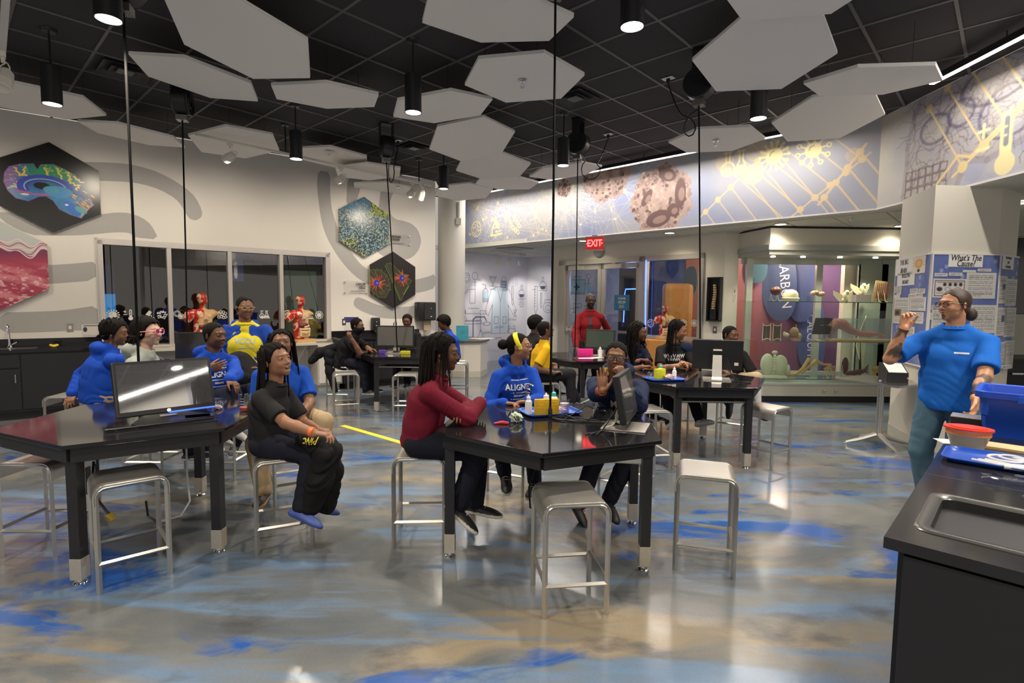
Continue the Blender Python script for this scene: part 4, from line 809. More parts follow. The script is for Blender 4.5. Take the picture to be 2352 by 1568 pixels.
# case contents
M_bone=mat('bone_plastic',(.66,.60,.40),.5); M_tan=mat('tan_plastic',(.40,.25,.14),.5); M_redm=mat('muscle_red',(.45,.08,.04),.4,noise=.3,nscale=30); M_pale=mat('pale_green_plastic',(.52,.55,.38),.4); M_dkb=mat('dark_maroon',(.12,.03,.025),.4)
M_wire=mat('cream_wire',(.66,.60,.45),.4)
def cz(x,z,Y=8.55):
    yv=700-(z-H)*F_/Y; return np.array([float(aty(x,yv,Y)[0]),Y,z])
def item(name,label,x,z,fn,mats,Y=8.5,rz=0,cat='model'):
    c=cz(x,z,Y); mb=MB(); fn(mb); o=mb.build(name,mats,loc=tuple(c),rz=rz,smooth=40); return tag(o,label,cat)
def wire_easel(mb,s=.18,mi=0):
    for sx in (-.05,.05): mb.tube([(sx,.05,s),(sx,0,.02),(sx,-.06,0),(sx,-.06,.02)],.004,6,mi); 
    mb.tube([(-.05,.05,s),(.05,.05,s)],.004,6,mi); mb.tube([(-.05,.05,s),(-.05,.1,0)],.004,6,mi); mb.tube([(.05,.05,s),(.05,.1,0)],.004,6,mi)
def f_brain(mb): 
    mb.sph((0,0,.16),(.08,.07,.07),14,10); [mb.sph((.05*math.cos(a),.05*math.sin(a),.17),.04,8,6) for a in np.linspace(0,5,6)]; wire_easel(mb,.12,1)
item('brain_model','dark red brain model on small cream wire easel, top shelf left',1781,1.565,f_brain,[M_dkb,M_wire])
def f_cap(mb): mb.lathe([(.115,0),(.12,.03),(.135,.05),(.115,.06),(.11,.12),(.08,.165),(.04,.185),(0,.19)],24)
item('skull_cap','round cream skull dome model on the top shelf',1815,1.565,f_cap,M_bone)
def f_box(mb,w=.1,h=.1): mb.box(-w,w,-.06,.06,0,h)
def f_lump(mb):
    mb.box(-.13,.13,-.06,.06,0,.09,1); 
    for k in range(7): mb.sph((-.07+.025*k,.01*(k%2),.13+.015*math.sin(k)),(.04,.045,.035),8,6)
item('organ_model','tan brain half resting on clear box, top shelf middle',1876,1.565,f_lump,[M_tan,glassmat('acrylic',(.85,.9,.88),.06)])
def f_wing(mb,b=0):
    z=.08+b
    mb.sph((.03,0,z+.07),(.035,.03,.04),10,8); mb.sph((.0,0,z),(.04,.03,.08),10,8)
    for sg,L in ((-1,.17),(1,.14)): 
        pts=[(0,0),(sg*L*.5,.06),(sg*L,.10),(sg*L*.95,.03),(sg*L*.6,-.05),(sg*L*.2,-.1)]
        mb.prism([(p[0],p[1]) for p in pts],-.008,.008,0,Matrix.Translation((0,0,z))@Matrix.Rotation(PI/2,4,'X')@Matrix.Rotation(sg*.25,4,'Y'))
    mb.sph((-.02,0,z-.05),(.03,.025,.04),8,6); mb.sph((.04,0,z-.03),(.02,.02,.05),8,6)
item('winged_bone','cream winged vertebra model standing on the top glass shelf',1940,1.565,lambda mb:f_wing(mb),M_bone)
item('winged_bone','cream winged vertebra model raised on grey block, top shelf',1978,1.565,lambda mb:(f_wing(mb,.12),mb.box(-.12,.12,-.06,.06,0,.12,1)),[M_bone,mat('grey_block',(.22,.2,.19),.5)],Y=8.7)
def f_slab(mb):
    mb.prism([(-.12,0),(.1,0),(.16,.32),(-.02,.34)],-.012,.012,0,Matrix.Translation((0,.06,.02))@Matrix.Rotation(PI/2-.25,4,'X')); wire_easel(mb,.2,1)
    for k in range(8): mb.tube([(-.08+.03*k,.03,.06),(-.05+.03*k,.05,.3)],.006,5,2)
item('fossil_slab','brown marbled anatomy slab on cream wire easel, top shelf right',2026,1.565,f_slab,[mat('brown_slab',(.22,.15,.07),.5,noise=.6,nscale=12),M_wire,M_dkb])
for x,l in ((1759,'leftmost dark picture card on cream wire stand, middle shelf'),(1783,'second dark picture card on cream wire stand, middle shelf')):
    item('picture_card',l,x,.95,lambda mb:(mb.box(-.055,.055,0,.01,.02,.24,0),[mb.tube([(sx,-.012,0),(sx,-.012,.25),(sx*1.1,-.012,.27)],.005,6,1) for sx in (-.06,.06)],mb.tube([(-.06,-.012,.24),(0,-.012,.225),(.06,-.012,.24)],.005,6,1),mb.tube([(-.06,-.04,.01),(0,-.04,.03),(.06,-.04,.01)],.005,6,1)),[mat('dark_card',(.07,.05,.03),.5,noise=.5,nscale=15),M_wire])
item('tooth_model','small cream tooth model on middle shelf beside picture cards',1805,.95,lambda mb:(mb.box(-.05,.05,-.04,.04,0,.05,1),mb.sph((0,0,.085),(.05,.04,.035),10,8),mb.sph((-.03,0,.11),(.02,.02,.03),8,6)),[M_bone,MATS['acrylic']])
item('jaw_model','tan ear shaped model on middle shelf under CALCIUM panel',1826,.95,lambda mb:(mb.sph((-.02,0,.13),(.07,.05,.08),12,8),mb.sph((.06,0,.06),(.04,.04,.06),10,8),mb.box(-.05,.07,-.04,.04,0,.03),mb.tube([(.02,0,.18),(.0,0,.25)],.008,6)),M_tan)
item('tablet_stand','black tilted tablet on silver stand on the middle shelf',1885,.95,lambda mb:(mb.prism([(-.16,-.1),(.12,-.1),(.2,.16),(-.08,.16)],-.008,.008,0,Matrix.Translation((0,0,.2))@Matrix.Rotation(PI/2-.2,4,'X')),mb.box(-.02,.04,.0,.03,0,.25,1),mb.box(-.1,.1,-.06,.06,0,.012,1)),[M_blackplastic,M_alu],cat='tablet')
def f_arm(mb):
    mb.box(-.46,.52,-.12,.12,0,.035,1,bev=.008)
    mb.tube([(-.40,0,.2),(-.32,0,.28),(-.22,0,.26),(-.1,0,.17),(.05,0,.12),(.2,0,.11),(.33,0,.12)],[.07,.09,.085,.06,.045,.05,.03],12)
    for k in range(5): mb.tube([(.33,0,.12),(.40,-.03+.015*k,.11-.01*k),(.44,-.03+.015*k,.07)],[.018,.012,.008],6)
    for k in range(6): mb.tube([(-.38,-.06+.02*k,.22),(-.2,-.07+.025*k,.24),(0,-.04+.015*k,.14),(.15,-.03+.01*k,.125)],.014,6)
    mb.tube([(-.36,0,.1),(-.38,0,.2)],.03,8)
item('arm_model','red muscle arm model lying on long light wood board in acrylic box',1966,.95,f_arm,[M_redm,M_wood],Y=8.45)
c=cz(1966,.95,8.45); mb=MB(); mb.box(-.48,.54,-.14,-.135,.036,.36); mb.box(-.48,.54,.135,.14,.036,.36); mb.box(-.48,-.475,-.14,.14,.036,.36); mb.box(.535,.54,-.14,.14,.036,.36); mb.box(-.48,.54,-.14,.14,.36,.364); tag(mb.build('acrylic_cover',MATS['acrylic'],loc=tuple(c)),'clear acrylic box covering the red arm model','cover')
def f_lung(mb):
    mb.sph((-.1,0,.2),(.11,.05,.17),16,12); mb.sph((.11,0,.19),(.12,.05,.16),16,12); mb.tube([(0,-.03,.1),(0,-.03,.38)],[.02,.02],8); mb.sph((0,-.03,.39),(.05,.03,.03),8,6)
    for k in range(7): mb.sph((0,-.045,.12+.035*k),.018,8,6)
    mb.sph((.23,-.02,.12),(.03,.03,.08),8,6); mb.box(-.2,.2,-.05,.05,0,.02)
item('lung_model','pale green lungs and spine model on the bottom shelf left',1775,.365,f_lung,M_pale,Y=8.5)
M_bt=mat('bone_tan',(.55,.36,.14),.5)
def f_bones(mb):
    mb.tube([(-.2,0,.04),(-.1,0,.05),(.0,0,.14),(.1,0,.3)],[.03,.022,.025,.035],8); mb.tube([(0,.03,.06),(.1,.03,.15),(.22,.03,.25)],[.025,.022,.04],8); mb.tube([(.2,.03,.26),(.35,.03,.2),(.46,.03,.19)],[.035,.02,.025],8)
    for q in range(4): mb.tube([(-.2,-.02+.01*q,.04),(-.28,-.03+.02*q,.05)],[.012,.009],6)
item('leg_bones','tan jointed foot and leg bones standing bent on bottom shelf',1843,.365,f_bones,M_bt,Y=8.5)
item('hand_bones','small hand bones on cream wire stand, bottom shelf middle',1905,.365,lambda mb:([mb.tube([(-.1,0,.14),(-.02,-.02,.1+.02*k),(.08,-.02,.06+.03*k)],.008,6) for k in range(5)],wire_easel(mb,.14,1)),[M_bt,M_wire],Y=8.5)
item('muscle_model','dark red muscle slab on cream wire stand, bottom shelf',1944,.365,lambda mb:(mb.sph((0,.05,.17),(.06,.02,.14),10,8),wire_easel(mb,.2,1)),[M_dkb,M_wire],Y=8.6)
item('hand_model','dark red forearm and hand model lying on bottom shelf',1972,.365,lambda mb:(mb.tube([(-.2,0,.07),(-.05,0,.09),(.06,0,.11)],[.03,.04,.035],8),[mb.tube([(.06,0,.11),(.12,0,.1+.02*k),(.15,0,.13+.03*k)],[.014,.009],6) if 0 else mb.tube([(.06,0,.11),(.15,0,.08+.035*k)],[.014,.008],6) for k in range(5)]),M_dkb,Y=8.45)
item('bone_fragment','tan hip bone fragment on bottom shelf near the pillar',2015,.365,lambda mb:(mb.sph((0,0,.13),(.09,.03,.06),10,8),mb.sph((.05,0,.08),(.04,.03,.07),10,8),mb.sph((-.05,0,.06),(.03,.03,.06),8,6)),M_bt,Y=8.5)
item('fish_bone','pale curved blade shaped bone standing behind the arm model',1973,.3,lambda mb:mb.prism([(0,0),(.03,.1),(.0,.3),(-.08,.55),(-.03,.8),(.06,1.05),(.07,.6),(.05,.2)],-.01,.01,0,Matrix.Rotation(PI/2,4,'X')),M_bone,Y=8.85)
# ---------------------------------------------------------------- square pillar with bulletin board
PA=aty(2058,700,6.25)[:2]; PB=aty(2131,700,5.45)[:2]; PC=aty(2284,700,5.5)[:2]; PD=aty(2326,700,5.75)[:2]; PE=PD+[.15,1.0]; PF=PA+[.45,.6]
pil=MB(); pil.prism([tuple(q) for q in (PA,PB,PC,PD,PE,PF)],0,ZL+.02); pilo=pil.build('trim_5',M_cream,kind='structure')
cen=np.mean([PA,PB,PC,PD,PE,PF],0); mb=MB(); mb.prism([tuple(q+(q-cen)*.012) for q in (PA,PB,PC,PD,PE,PF)],.0,.13); mb.build('baseboard_1',mat('cove_base',(.55,.53,.45),.4),kind='structure')
bb=thing('bulletin_board','blue fabric bulletin board with papers wrapped around cream pillar','bulletin board',(0,0,0))
def board(p,q,ztop,zbot):
    u=(q-p)/np.linalg.norm(q-p); L=float(np.linalg.norm(q-p)); M=frameM((p[0],p[1],0),(u[0],u[1],0),(0,0,1))
    cv=Canvas(L,ztop-zbot,.012,(96,112,168)); n=fbm(cv.X*5,cv.Y*5,4,int(L*100)); cv.mix(np.clip((n-.45)*4,0,1)*.6,(130,140,186)); cv.mix(np.clip((.42-n)*4,0,1)*.6,(70,86,150))
    for k in range(26): cv.ell((RNG.uniform(0,L),RNG.uniform(0,ztop-zbot)),.02,.02,(176,184,214),.6)
    mb=MB(); mb.box(0,L,zbot,ztop,.0,.02); b=mb.build('board_panel',mat('blue_board',(.13,.17,.38),.8),parent=bb); b.matrix_local=M
    mb=MB(); mb.box(0,L,ztop-.006,ztop+.008,0,.028); mb.box(0,L,zbot-.008,zbot+.006,0,.028); mb.box(-.006,.008,zbot,ztop,0,.028); mb.build('edge_strip',M_trim,parent=b)
    cv.build('fabric_print',Matrix.Translation((0,zbot,.021)),parent=b); return b,M,L,p,q
zt=onp(2141,583,PB,PC)[1]; zb=onp(2120,842,PB,PC)[1]
b1=board(PA,PB,zt,zb); b2=board(PB,PC,zt,zb); b3=board(PC,PD,zt,zb)
def bpaper(b,x0,y0,x1,y1,kind='text',words=None,size=None,lead=1.25,name='paper'):
    o,M,L,p,q=b; a=onp(x0,y0,p,q); c=onp(x1,y1,p,q); s0,s1=sorted((a[0],c[0])); z0,z1=sorted((a[1],c[1])); s0=max(s0,-.02); W=s1-s0;Hh_=z1-z0
    mb=MB(); mb.box(s0,s1,z0,z1,.022,.026); q_=mb.build(name,M_paper,parent=bb); q_.matrix_local=M
    if words:
        sign_text(q_,words,M_ink,(s0+s1)/2,z1-Hh_/(2*len(words))*1.05,.0265,size,Hh_/len(words)/size*.95,shear=.2,xs=.82,bold=.0012)
    else:
        cv=Canvas(W,Hh_,.008,(206,202,196)); 
        if W>.15: cv.scrib(W*.08,Hh_*.06,W*.92,Hh_*.94,max(4,int(Hh_/.022)),(120,120,124))
        else: cv.scrib(W*.1,Hh_*.2,W*.9,Hh_*.8,2,(130,130,134))
        if kind=='pic': cv.rect(W*.5,Hh_*.5,W*.85,Hh_*.72,(60,74,90))
        if kind=='pic2': cv.rect(W*.05,Hh_*.3,W*.5,Hh_*.55,(120,100,50)); cv.ell((W*.25,Hh_*.42),W*.12,Hh_*.08,(40,50,60))
        if kind=='chart':
            cv.rect(0,0,W,Hh_,(212,208,202)); cv.stroke([(W*.06,Hh_*.1),(W*.94,Hh_*.1),(W*.94,Hh_*.9),(W*.06,Hh_*.9)],.01,(110,90,90),1,True); cv.rect(W*.1,Hh_*.8,W*.9,Hh_*.85,(150,120,120)); [cv.ell((W*(.35+.16*k),Hh_*.7),.02,.018,(60,50,50)) for k in range(4)]; cv.ell((W*.2,Hh_*.45),W*.09,Hh_*.12,(60,50,60)); cv.ell((W*.45,Hh_*.45),W*.08,Hh_*.1,(150,150,150),1,ring=.008); cv.ell((W*.75,Hh_*.45),W*.08,Hh_*.1,(150,150,150),1,ring=.008); cv.scrib(W*.1,Hh_*.14,W*.9,Hh_*.3,3,(150,140,140))
        if kind=='bulb':
            cv.rect(0,0,W,Hh_,(222,214,200)); cv.ell((W*.5,Hh_*.55),W*.3,Hh_*.26,(214,160,90)); cv.ell((W*.5,Hh_*.55),W*.18,Hh_*.17,(232,190,120),.8); cv.rect(W*.42,Hh_*.1,W*.58,Hh_*.24,(60,60,66)); [cv.line((W*.5+W*.36*math.cos(a),Hh_*.56+Hh_*.32*math.sin(a)),(W*.5+W*.45*math.cos(a),Hh_*.56+Hh_*.41*math.sin(a)),.007,(214,140,80)) for a in np.linspace(-.3,PI+.3,9)]
        cv.build('print',Matrix.Translation((s0,z0,.0265)),parent=q_)
    return q_
bpaper(b1,2064,597,2102,629,words=['THE BIG','BRAIN'],size=.075); bpaper(b1,2068,628,2106,654,words=['BULLETIN','BOARD'],size=.06); bpaper(b1,2104,589,2131,626,'bulb')
for a in ((2060,658,2076,672),(2066,668,2075,677),(2097,663,2114,674),(2117,663,2131,674),(2093,675,2110,684),(2110,672,2126,682),(2060,677,2073,684)): bpaper(b1,*a)
bpaper(b1,2061,684,2092,745,'pic2'); bpaper(b1,2097,683,2131,714); bpaper(b1,2092,716,2126,744); bpaper(b1,2077,748,2105,785)
bpaper(b2,2175,585,2251,614,words=["What's The",'Cause?'],size=.085)
for a in ((2142,627,2171,635),(2175,626,2205,634),(2207,620,2236,626),(2241,617,2271,624),(2135,700,2160,712),(2132,718,2152,734)): bpaper(b2,*a)
bpaper(b2,2139,640,2212,684,'chart'); bpaper(b2,2216,626,2279,686); bpaper(b2,2226,700,2281,765,'text'); bpaper(b2,2137,700,2175,756); bpaper(b2,2134,760,2160,800)
bpaper(b3,2297,585,2320,620,words=['Psychology','and','Sociology'],size=.042); bpaper(b3,2286,633,2302,697,'pic'); bpaper(b3,2305,640,2325,702); bpaper(b3,2284,706,2300,770,'pic'); bpaper(b3,2303,706,2322,772); bpaper(b3,2288,785,2300,845); bpaper(b3,2302,782,2318,845)
# far right wall, screen, black cabinets
wallseg('wall_far',(5.6,9.1),(12,9.3),0,ZL,.1,M_cream)
c=aty(2372,640,5.6); mb=MB(); mb.box(-.35,.5,-.03,.03,-.52,.45,bev=.01); o=mb.build('wall_screen',M_screen,loc=(6.35,6.9,float(1.512+(708-640)/F_*6.9)+.05)); tag(o,'large black wall mounted screen cut off at right edge','screen')
mb=MB(); mb.box(0,1.5,0,.6,0,.8); mb.box(-.01,1.5,-.02,.62,.8,.83); o=mb.build('black_cabinet',M_blackmat,loc=(6.5,7.1,0)); tag(o,'black base cabinet against right edge beyond the pillar','cabinet'); mb=MB(); mb.box(.15,.3,-.03,-.01,.62,.64); mb.build('handle',M_steel,parent=o)
# ---------------------------------------------------------------- suspended hexagonal felt panels
HEX=[('topleft',-2.138,4.390,3.528,49.0,-9.5,5.3,'largest white hexagonal panel, cut by top edge at left'),
('leftlong',-2.987,5.226,3.569,49.4,0.3,7.0,'white hexagonal panel beside the square air diffuser at upper left'),
('small',-1.867,5.486,3.519,48.5,7.4,0.0,'white hexagonal panel just right of and below the largest panel'),
('mid2',-0.762,5.790,3.527,46.8,4.0,-6.2,'white hexagonal panel behind the central black pendant lamp'),
('spr',0.075,5.022,3.514,46.8,-0.7,0.4,'centre white hexagonal panel with sprinkler poking through'),
('mid3',-0.530,6.847,3.508,48.5,-11.2,-6.7,'tilted white hexagonal panel lapping over another at centre'),
('topmid',-0.142,3.886,3.465,43.7,9.5,2.8,'white hexagonal panel cut by top edge behind the hanging cable'),
('bigR',2.027,4.541,3.527,49.4,-9.6,3.2,'big white hexagonal panel in front of the right cord reel'),
('topR',1.742,3.334,3.50,48,-4.3,1.8,'white hexagonal panel cut by top edge at right'),
('rthin',3.174,4.932,3.495,47.1,7.8,1.2,'thin looking white hexagonal panel touching end of the long light strip'),
('R2',3.395,5.985,3.527,46.3,-10.0,1.8,'white hexagonal panel in front of the frieze virus pictures'),
('R3',2.441,6.644,3.479,48.9,-0.1,0.3,'right white hexagonal panel with small sprinkler'),
('mid4',-0.302,7.813,3.420,45.6,-5.8,-0.6,'white hexagonal panel partly covered by tilted panel at centre'),
('mid5',-0.120,9.2,3.50,44,0.0,2.0,'far white hexagonal panel second lowest above the round column'),
('mid6',-0.905,9.787,3.457,46.1,-4.8,-2.1,'lowest farthest white hexagonal panel beside the round column'),
('exl',0.780,8.308,3.489,49.2,1.6,-6.3,'white hexagonal panel between the middle cord reel and frieze'),
('trk',-3.600,7.113,3.519,45.6,-3.5,-7.5,'white hexagonal panel behind the left end of track light rail'),
('lw',-4.673,6.765,3.506,48.4,1.3,5.6,'slim looking white hexagonal panel close to left wall above swoosh'),
('fl',-4.913,5.719,3.518,47.5,0.5,-1.0,'far left white hexagonal panel behind a black pendant lamp'),
('c20',-2.667,8.090,3.60,44,-1.9,2.0,'white hexagonal panel with round sensor behind track rail'),
('c21',-2.272,8.562,3.507,44,0.4,-3.9,'white hexagonal panel just right of the left cord reel'),
('c22',-2.35,9.75,3.50,46,0,0,'far faint white hexagonal panel above the microbes picture')]
hm=MB(); hm.prism(hexpts(.555),0,.028); hx0=None
for nm,x,y,z,a,b,c,lb in HEX:
    th=thing('acoustic_baffle',lb,'ceiling panel',(x,y,z))
    Rm=Matrix.Rotation(math.radians(b),4,'X')@Matrix.Rotation(math.radians(c),4,'Y')@Matrix.Rotation(math.radians(a),4,'Z')
    if hx0 is None: o=hm.build('panel',M_panel,parent=th); hx0=o
    else: o=hx0.copy(); COL.objects.link(o); o.parent=th
    o.matrix_local=Rm
    for k in range(3):
        mb=MB(); p=Rm@Vector((.36*math.cos(k*2.1),.36*math.sin(k*2.1),.03)); mb.tube([tuple(p),(p.x,p.y,ZC-z)],.0022,4); mb.build('suspension_wire',M_blackplastic,parent=th)
for x,y,z,l in ((1200,189,3.51,'steel sprinkler under the centre hexagonal panel'),(1644,326,3.47,'steel sprinkler under the right hexagonal panel'),(914,431,3.49,'tiny sprinkler under far faint hexagonal panel')):
    c=atz(x,y,z-.02); sprinkler((c[0],c[1],z-.004),l)
# ---------------------------------------------------------------- black pendant cylinders
PL=['black pendant lamp at top left beside the largest panel','far left black pendant lamp in front of white panel','black pendant lamp left of centre in front of a white panel','black pendant lamp overlapping the track light rail','black pendant lamp at top right of centre','black pendant lamp under the big right panel','black pendant lamp beside the middle cord reel','farthest black pendant lamp near the round column']
M_lens=mat('pendant_lens',(1,1,1),.3,emit=(1,.95,.88),es=16); M_refl=mat('pendant_reflector',(.8,.8,.8),.25,.6)
def pendant(x,y,lb):
    th=thing('pendant_lamp',lb,'pendant light',(x,y,3.21)); mb=MB(); mb.lathe([(.07,0),(.075,0),(.075,.325),(.06,.335),(0,.335)],32,caps=False); mb.build('shade',M_blackmat,parent=th,smooth=50)
    mb=MB(); mb.lathe([(.068,.002),(.055,.05),(.045,.09)],28,caps=False); mb.build('reflector',M_refl,parent=th,smooth=True)
    mb=MB(); mb.lathe([(0,.012),(.066,.012)],28,caps=False); mb.build('lens',M_lens,parent=th)
    mb=MB(); mb.tube([(0,0,.33),(0,0,ZC-3.21-.02)],.008,8); mb.build('stem',M_blackplastic,parent=th)
    mb=MB(); mb.lathe([(0,ZC-3.24),(.05,ZC-3.235),(.062,ZC-3.215),(.062,ZC-3.21)],20); mb.build('canopy',M_blackplastic,parent=th,smooth=True)
    return th
p0=pendant(*PEND[0],PL[0])
for (x,y),l in zip(PEND[1:],PL[1:]): dup(p0,(x,y,3.21),label=l)
for (x,y),l in zip(PEND_OFF,('left of and just before the camera','right of and just before the camera','at far left before the camera','straight behind the camera','by the sink counter','beside the left wall','behind the camera to the left','in the far left rear corner','in the right rear corner')): dup(p0,(x,y,3.21),label='unseen black pendant lamp '+l)
# LED strip along the frieze
SU=(F1-F0)/np.linalg.norm(F1-F0); SN=np.array([-SU[1],SU[0]]); SN=SN if SN@(-F0)>0 else -SN
M_led=mat('led_diffuser',(1,1,1),.3,emit=(1,.93,.84),es=7)
def ledstrip(name,p,q,label):
    p=np.array(p);q=np.array(q);u=(q-p)/np.linalg.norm(q-p);L=float(np.linalg.norm(q-p)); th=thing(name,label,'light strip',(0,0,0)); M=frameM((p[0],p[1],3.73),(u[0],u[1],0),(-u[1],u[0],0))
    mb=MB(); mb.box(0,L,-.03,.03,.0,.06); k=int(L/2)
    for i in range(k+1): mb.box(L*(i+.5)/(k+1)-.004,L*(i+.5)/(k+1)+.004,-.004,.004,.06,ZC-3.73)
    o=mb.build('housing',M_blackmat,parent=th); o.matrix_local=M
    mb=MB(); mb.box(0.01,L-.01,-.024,.024,-.006,.0); o=mb.build('diffuser',M_led,parent=th); o.matrix_local=M
    n=max(1,int(L/1.6))
    for i in range(n):
        c=p+u*L*(i+.5)/n; light('AREA',(c[0],c[1],3.715),9*L/n,(1,.93,.84),L/n*.97,aim=(c[0],c[1],0),sy=.05,name='strip_light').rotation_euler=(0,0,math.atan2(u[1],u[0]))
o1=.50; q=F1-SU*.45+SN*o1
ledstrip('light_strip',F0+SU*.7+SN*o1,q,'long glowing light strip hung along straight part of the frieze')
ledstrip('light_strip',(4.62-.45,5.55),(4.64-.45,-1.0),'bright glowing light strip hung before the skull part of the frieze')
# ---------------------------------------------------------------- cord reels, hanging cords, ceiling outlets
def reel(rx,ry,end,label,cl,outlet=None,yaw=0,plug=None):
    th=thing('cord_reel',label,'cord reel',(rx,ry,3.55),yaw)
    mb=MB(); D=Matrix.Rotation(PI/2,4,'X'); mb.lathe([(0,-.07),(.13,-.07),(.14,-.06),(.14,.06),(.13,.07),(0,.07)],32,M=D); mb.build('drum',M_blackplastic,parent=th,smooth=35)
    mb=MB(); mb.torus(.13,.012,32,6,M=D@Matrix.Translation((0,0,-.075))); mb.torus(.06,.01,24,6,M=D@Matrix.Translation((0,0,-.075))); [mb.box(.06,.13,-.008,.008,-.08,-.07,M=D@Matrix.Rotation(k*PI/3,4,'Z')) for k in range(6)]; mb.build('spokes',M_blackplastic,parent=th)
    mb=MB(); mb.box(-.05,.05,-.09,-.08,.0,.3); mb.box(-.05,.05,.08,.09,0,.3); mb.box(-.06,.06,-.09,.09,.28,ZC-3.55-.002); mb.build('bracket',M_blackplastic,parent=th)
    mb=MB(); mb.box(-.05,.05,-.05,.05,-.2,-.15); mb.build('cord_guide',mat('guide_steel',(.3,.29,.27),.3,.8),parent=th)
    mb=MB(); mb.box(-.03,.03,-.082,-.078,.08,.13); mb.build('sticker',M_white,parent=th)
    if outlet is not None:
        ox,oy=outlet; pl=thing('ceiling_outlet','small white ceiling outlet plate serving '+cl,'outlet',(ox,oy,ZC-.002),gang); mb=MB(); mb.box(-.06,.06,-.04,.04,-.012,-.006,bev=.002); mb.build('plate',M_white,parent=pl)
        mb=MB(); mb.lathe([(.018,-.06),(.022,-.05),(.02,-.012)],12,M=Matrix.Identity(4)); mb.build('plug',M_blackplastic,parent=pl)
        q=Vector((ox-rx,oy-ry,ZC-3.55-.06)); q.rotate(Matrix.Rotation(-yaw,3,'Z')); pts=[q]; b=Vector((.05,0,-.15))
        n=26
        for i in range(1,n): 
            t=i/n; p=q.lerp(b,t); p.z-=.25*math.sin(PI*t)
            if .45<t<.85: a=(t-.45)/.4*2*PI; p+=Vector((.09*math.sin(a),0,-.09+.09*math.cos(a)))
            pts.append(p)
        pts.append(b); mb=MB(); mb.tube([tuple(p) for p in pts],.007,6); mb.build('supply_cord',M_blackplastic,parent=th)
    mb=MB(); mb.tube([(rx,ry,3.36),(rx+(end[0]-rx)*.5+.004,ry+(end[1]-ry)*.5,(3.36+end[2])/2),tuple(end)],.008,6)
    o=mb.build('hanging_cord',mat('cord_rubber',(.012,.012,.012),.95,spec=.05)); tag(o,'thin black cord hanging from ceiling down to '+cl,'cord'); o['group']='hanging cords' if 0 else ''
    del o['group']
    if plug is not False:
        mb=MB(); mb.lathe([(.008,-.0),(.014,.005),(.014,.045),(.01,.06),(.008,.07)],14,M=Matrix.Translation(tuple(end))); mb.build('cord_end',M_blackplastic,parent=o,smooth=True)
    return th
reel(.82,7.05,(.82,6.95,.80),'black cord reel above the exit sign table near centre','the table with pink box',outlet=tuple(atz(1397,307,ZC)[:2]),yaw=-.5)
reel(1.72,5.15,(2.0,5.65,.80),'large black cord reel half hidden by the big right panel','the table beside display case',outlet=tuple(atz(1535,178,ZC)[:2]),yaw=-.6)
reel(-1.70,7.30,(-1.62,7.55,.80),'black cord reel above the back table by left wall','the back table with upright monitor',outlet=tuple(atz(914,322,ZC)[:2]),yaw=-1.1)
reel(-3.45,5.72,(-3.62,5.95,.80),'black cord reel under white panel at upper left','the hidden table behind the children at left',outlet=None,yaw=-1.3)
reel(.24,3.38,(.25,3.40,.775),'black cord reel out of view above the centre table','the centre table tray',yaw=.3)
reel(*aty(283,20,3.62)[:2],tuple(aty(318,828,3.6)[:2])+(.80,),'black cord reel out of view above the left table','the left table behind its big screen',yaw=.3)
# round smoke sensor on panel c20
c=atz(757,352,3.57); mb=MB(); mb.lathe([(0,-.05),(.02,-.05),(.03,-.02),(.06,-.01),(.065,0)],20); o=mb.build('ceiling_sensor',M_white,loc=(c[0],c[1],3.585),smooth=True); tag(o,'small round white sensor under panel beside track rail','sensor')
# ---------------------------------------------------------------- track lights by the left wall
a_=atz(450,311,3.45)[:2]; b_=atz(992,428,3.45)[:2]; Lt=float(np.linalg.norm(b_-a_)); 
def tt(px): 
    best=min(np.linspace(0,1,200),key=lambda t:abs(1176+F_*((np.array([*(a_+(b_-a_)*t),3.45])-CAM)@rt)/((np.array([*(a_+(b_-a_)*t),3.45])-CAM)@fw)-px)); return best*Lt
def wp(x,y): return tuple(onw(x,y,W0,W1))
tl=track('track_light',a_,b_,[(tt(529),wp(300,500)),(tt(783),wp(640,500)),(tt(946),wp(838,520)),(tt(968),wp(905,640))],3.45,'long white track rail with four spot heads before left wall')
for px_,aim in ((783,wp(838,520)),(946,wp(838,520)),(968,wp(905,640)),(529,wp(300,470))):
    t=tt(px_); p=a_+(b_-a_)*t/Lt; light('SPOT',(p[0],p[1],3.2),12,(1,.9,.74),.04,aim=aim,spot=62,blend=.8)
mb=MB(); 
for px_ in (655,962): p=a_+(b_-a_)*tt(px_)/Lt; mb.tube([(p[0],p[1],3.48),(p[0],p[1],ZC-.02)],.01,6); mb.lathe([(0,ZC-.03),(.05,ZC-.025),(.06,ZC-.003)],16,cx=p[0],cy=p[1])
mb.build('drop_stem',M_blackplastic,parent=tl)
p=aty(20,10,2.9); q=aty(5,112,3.75)
tl2=track('track_light',q[:2],q[:2]+(p[:2]-q[:2])*2.5,[(.02,tuple(atz(-200,900,1)))],float((p[2]+q[2])/2)+.05,'near white track rail with spot head at the top left corner')
h=[o for o in tl2.children if o.name.startswith('track_head')][0]; h.scale=(1.0,1.0,1.0)
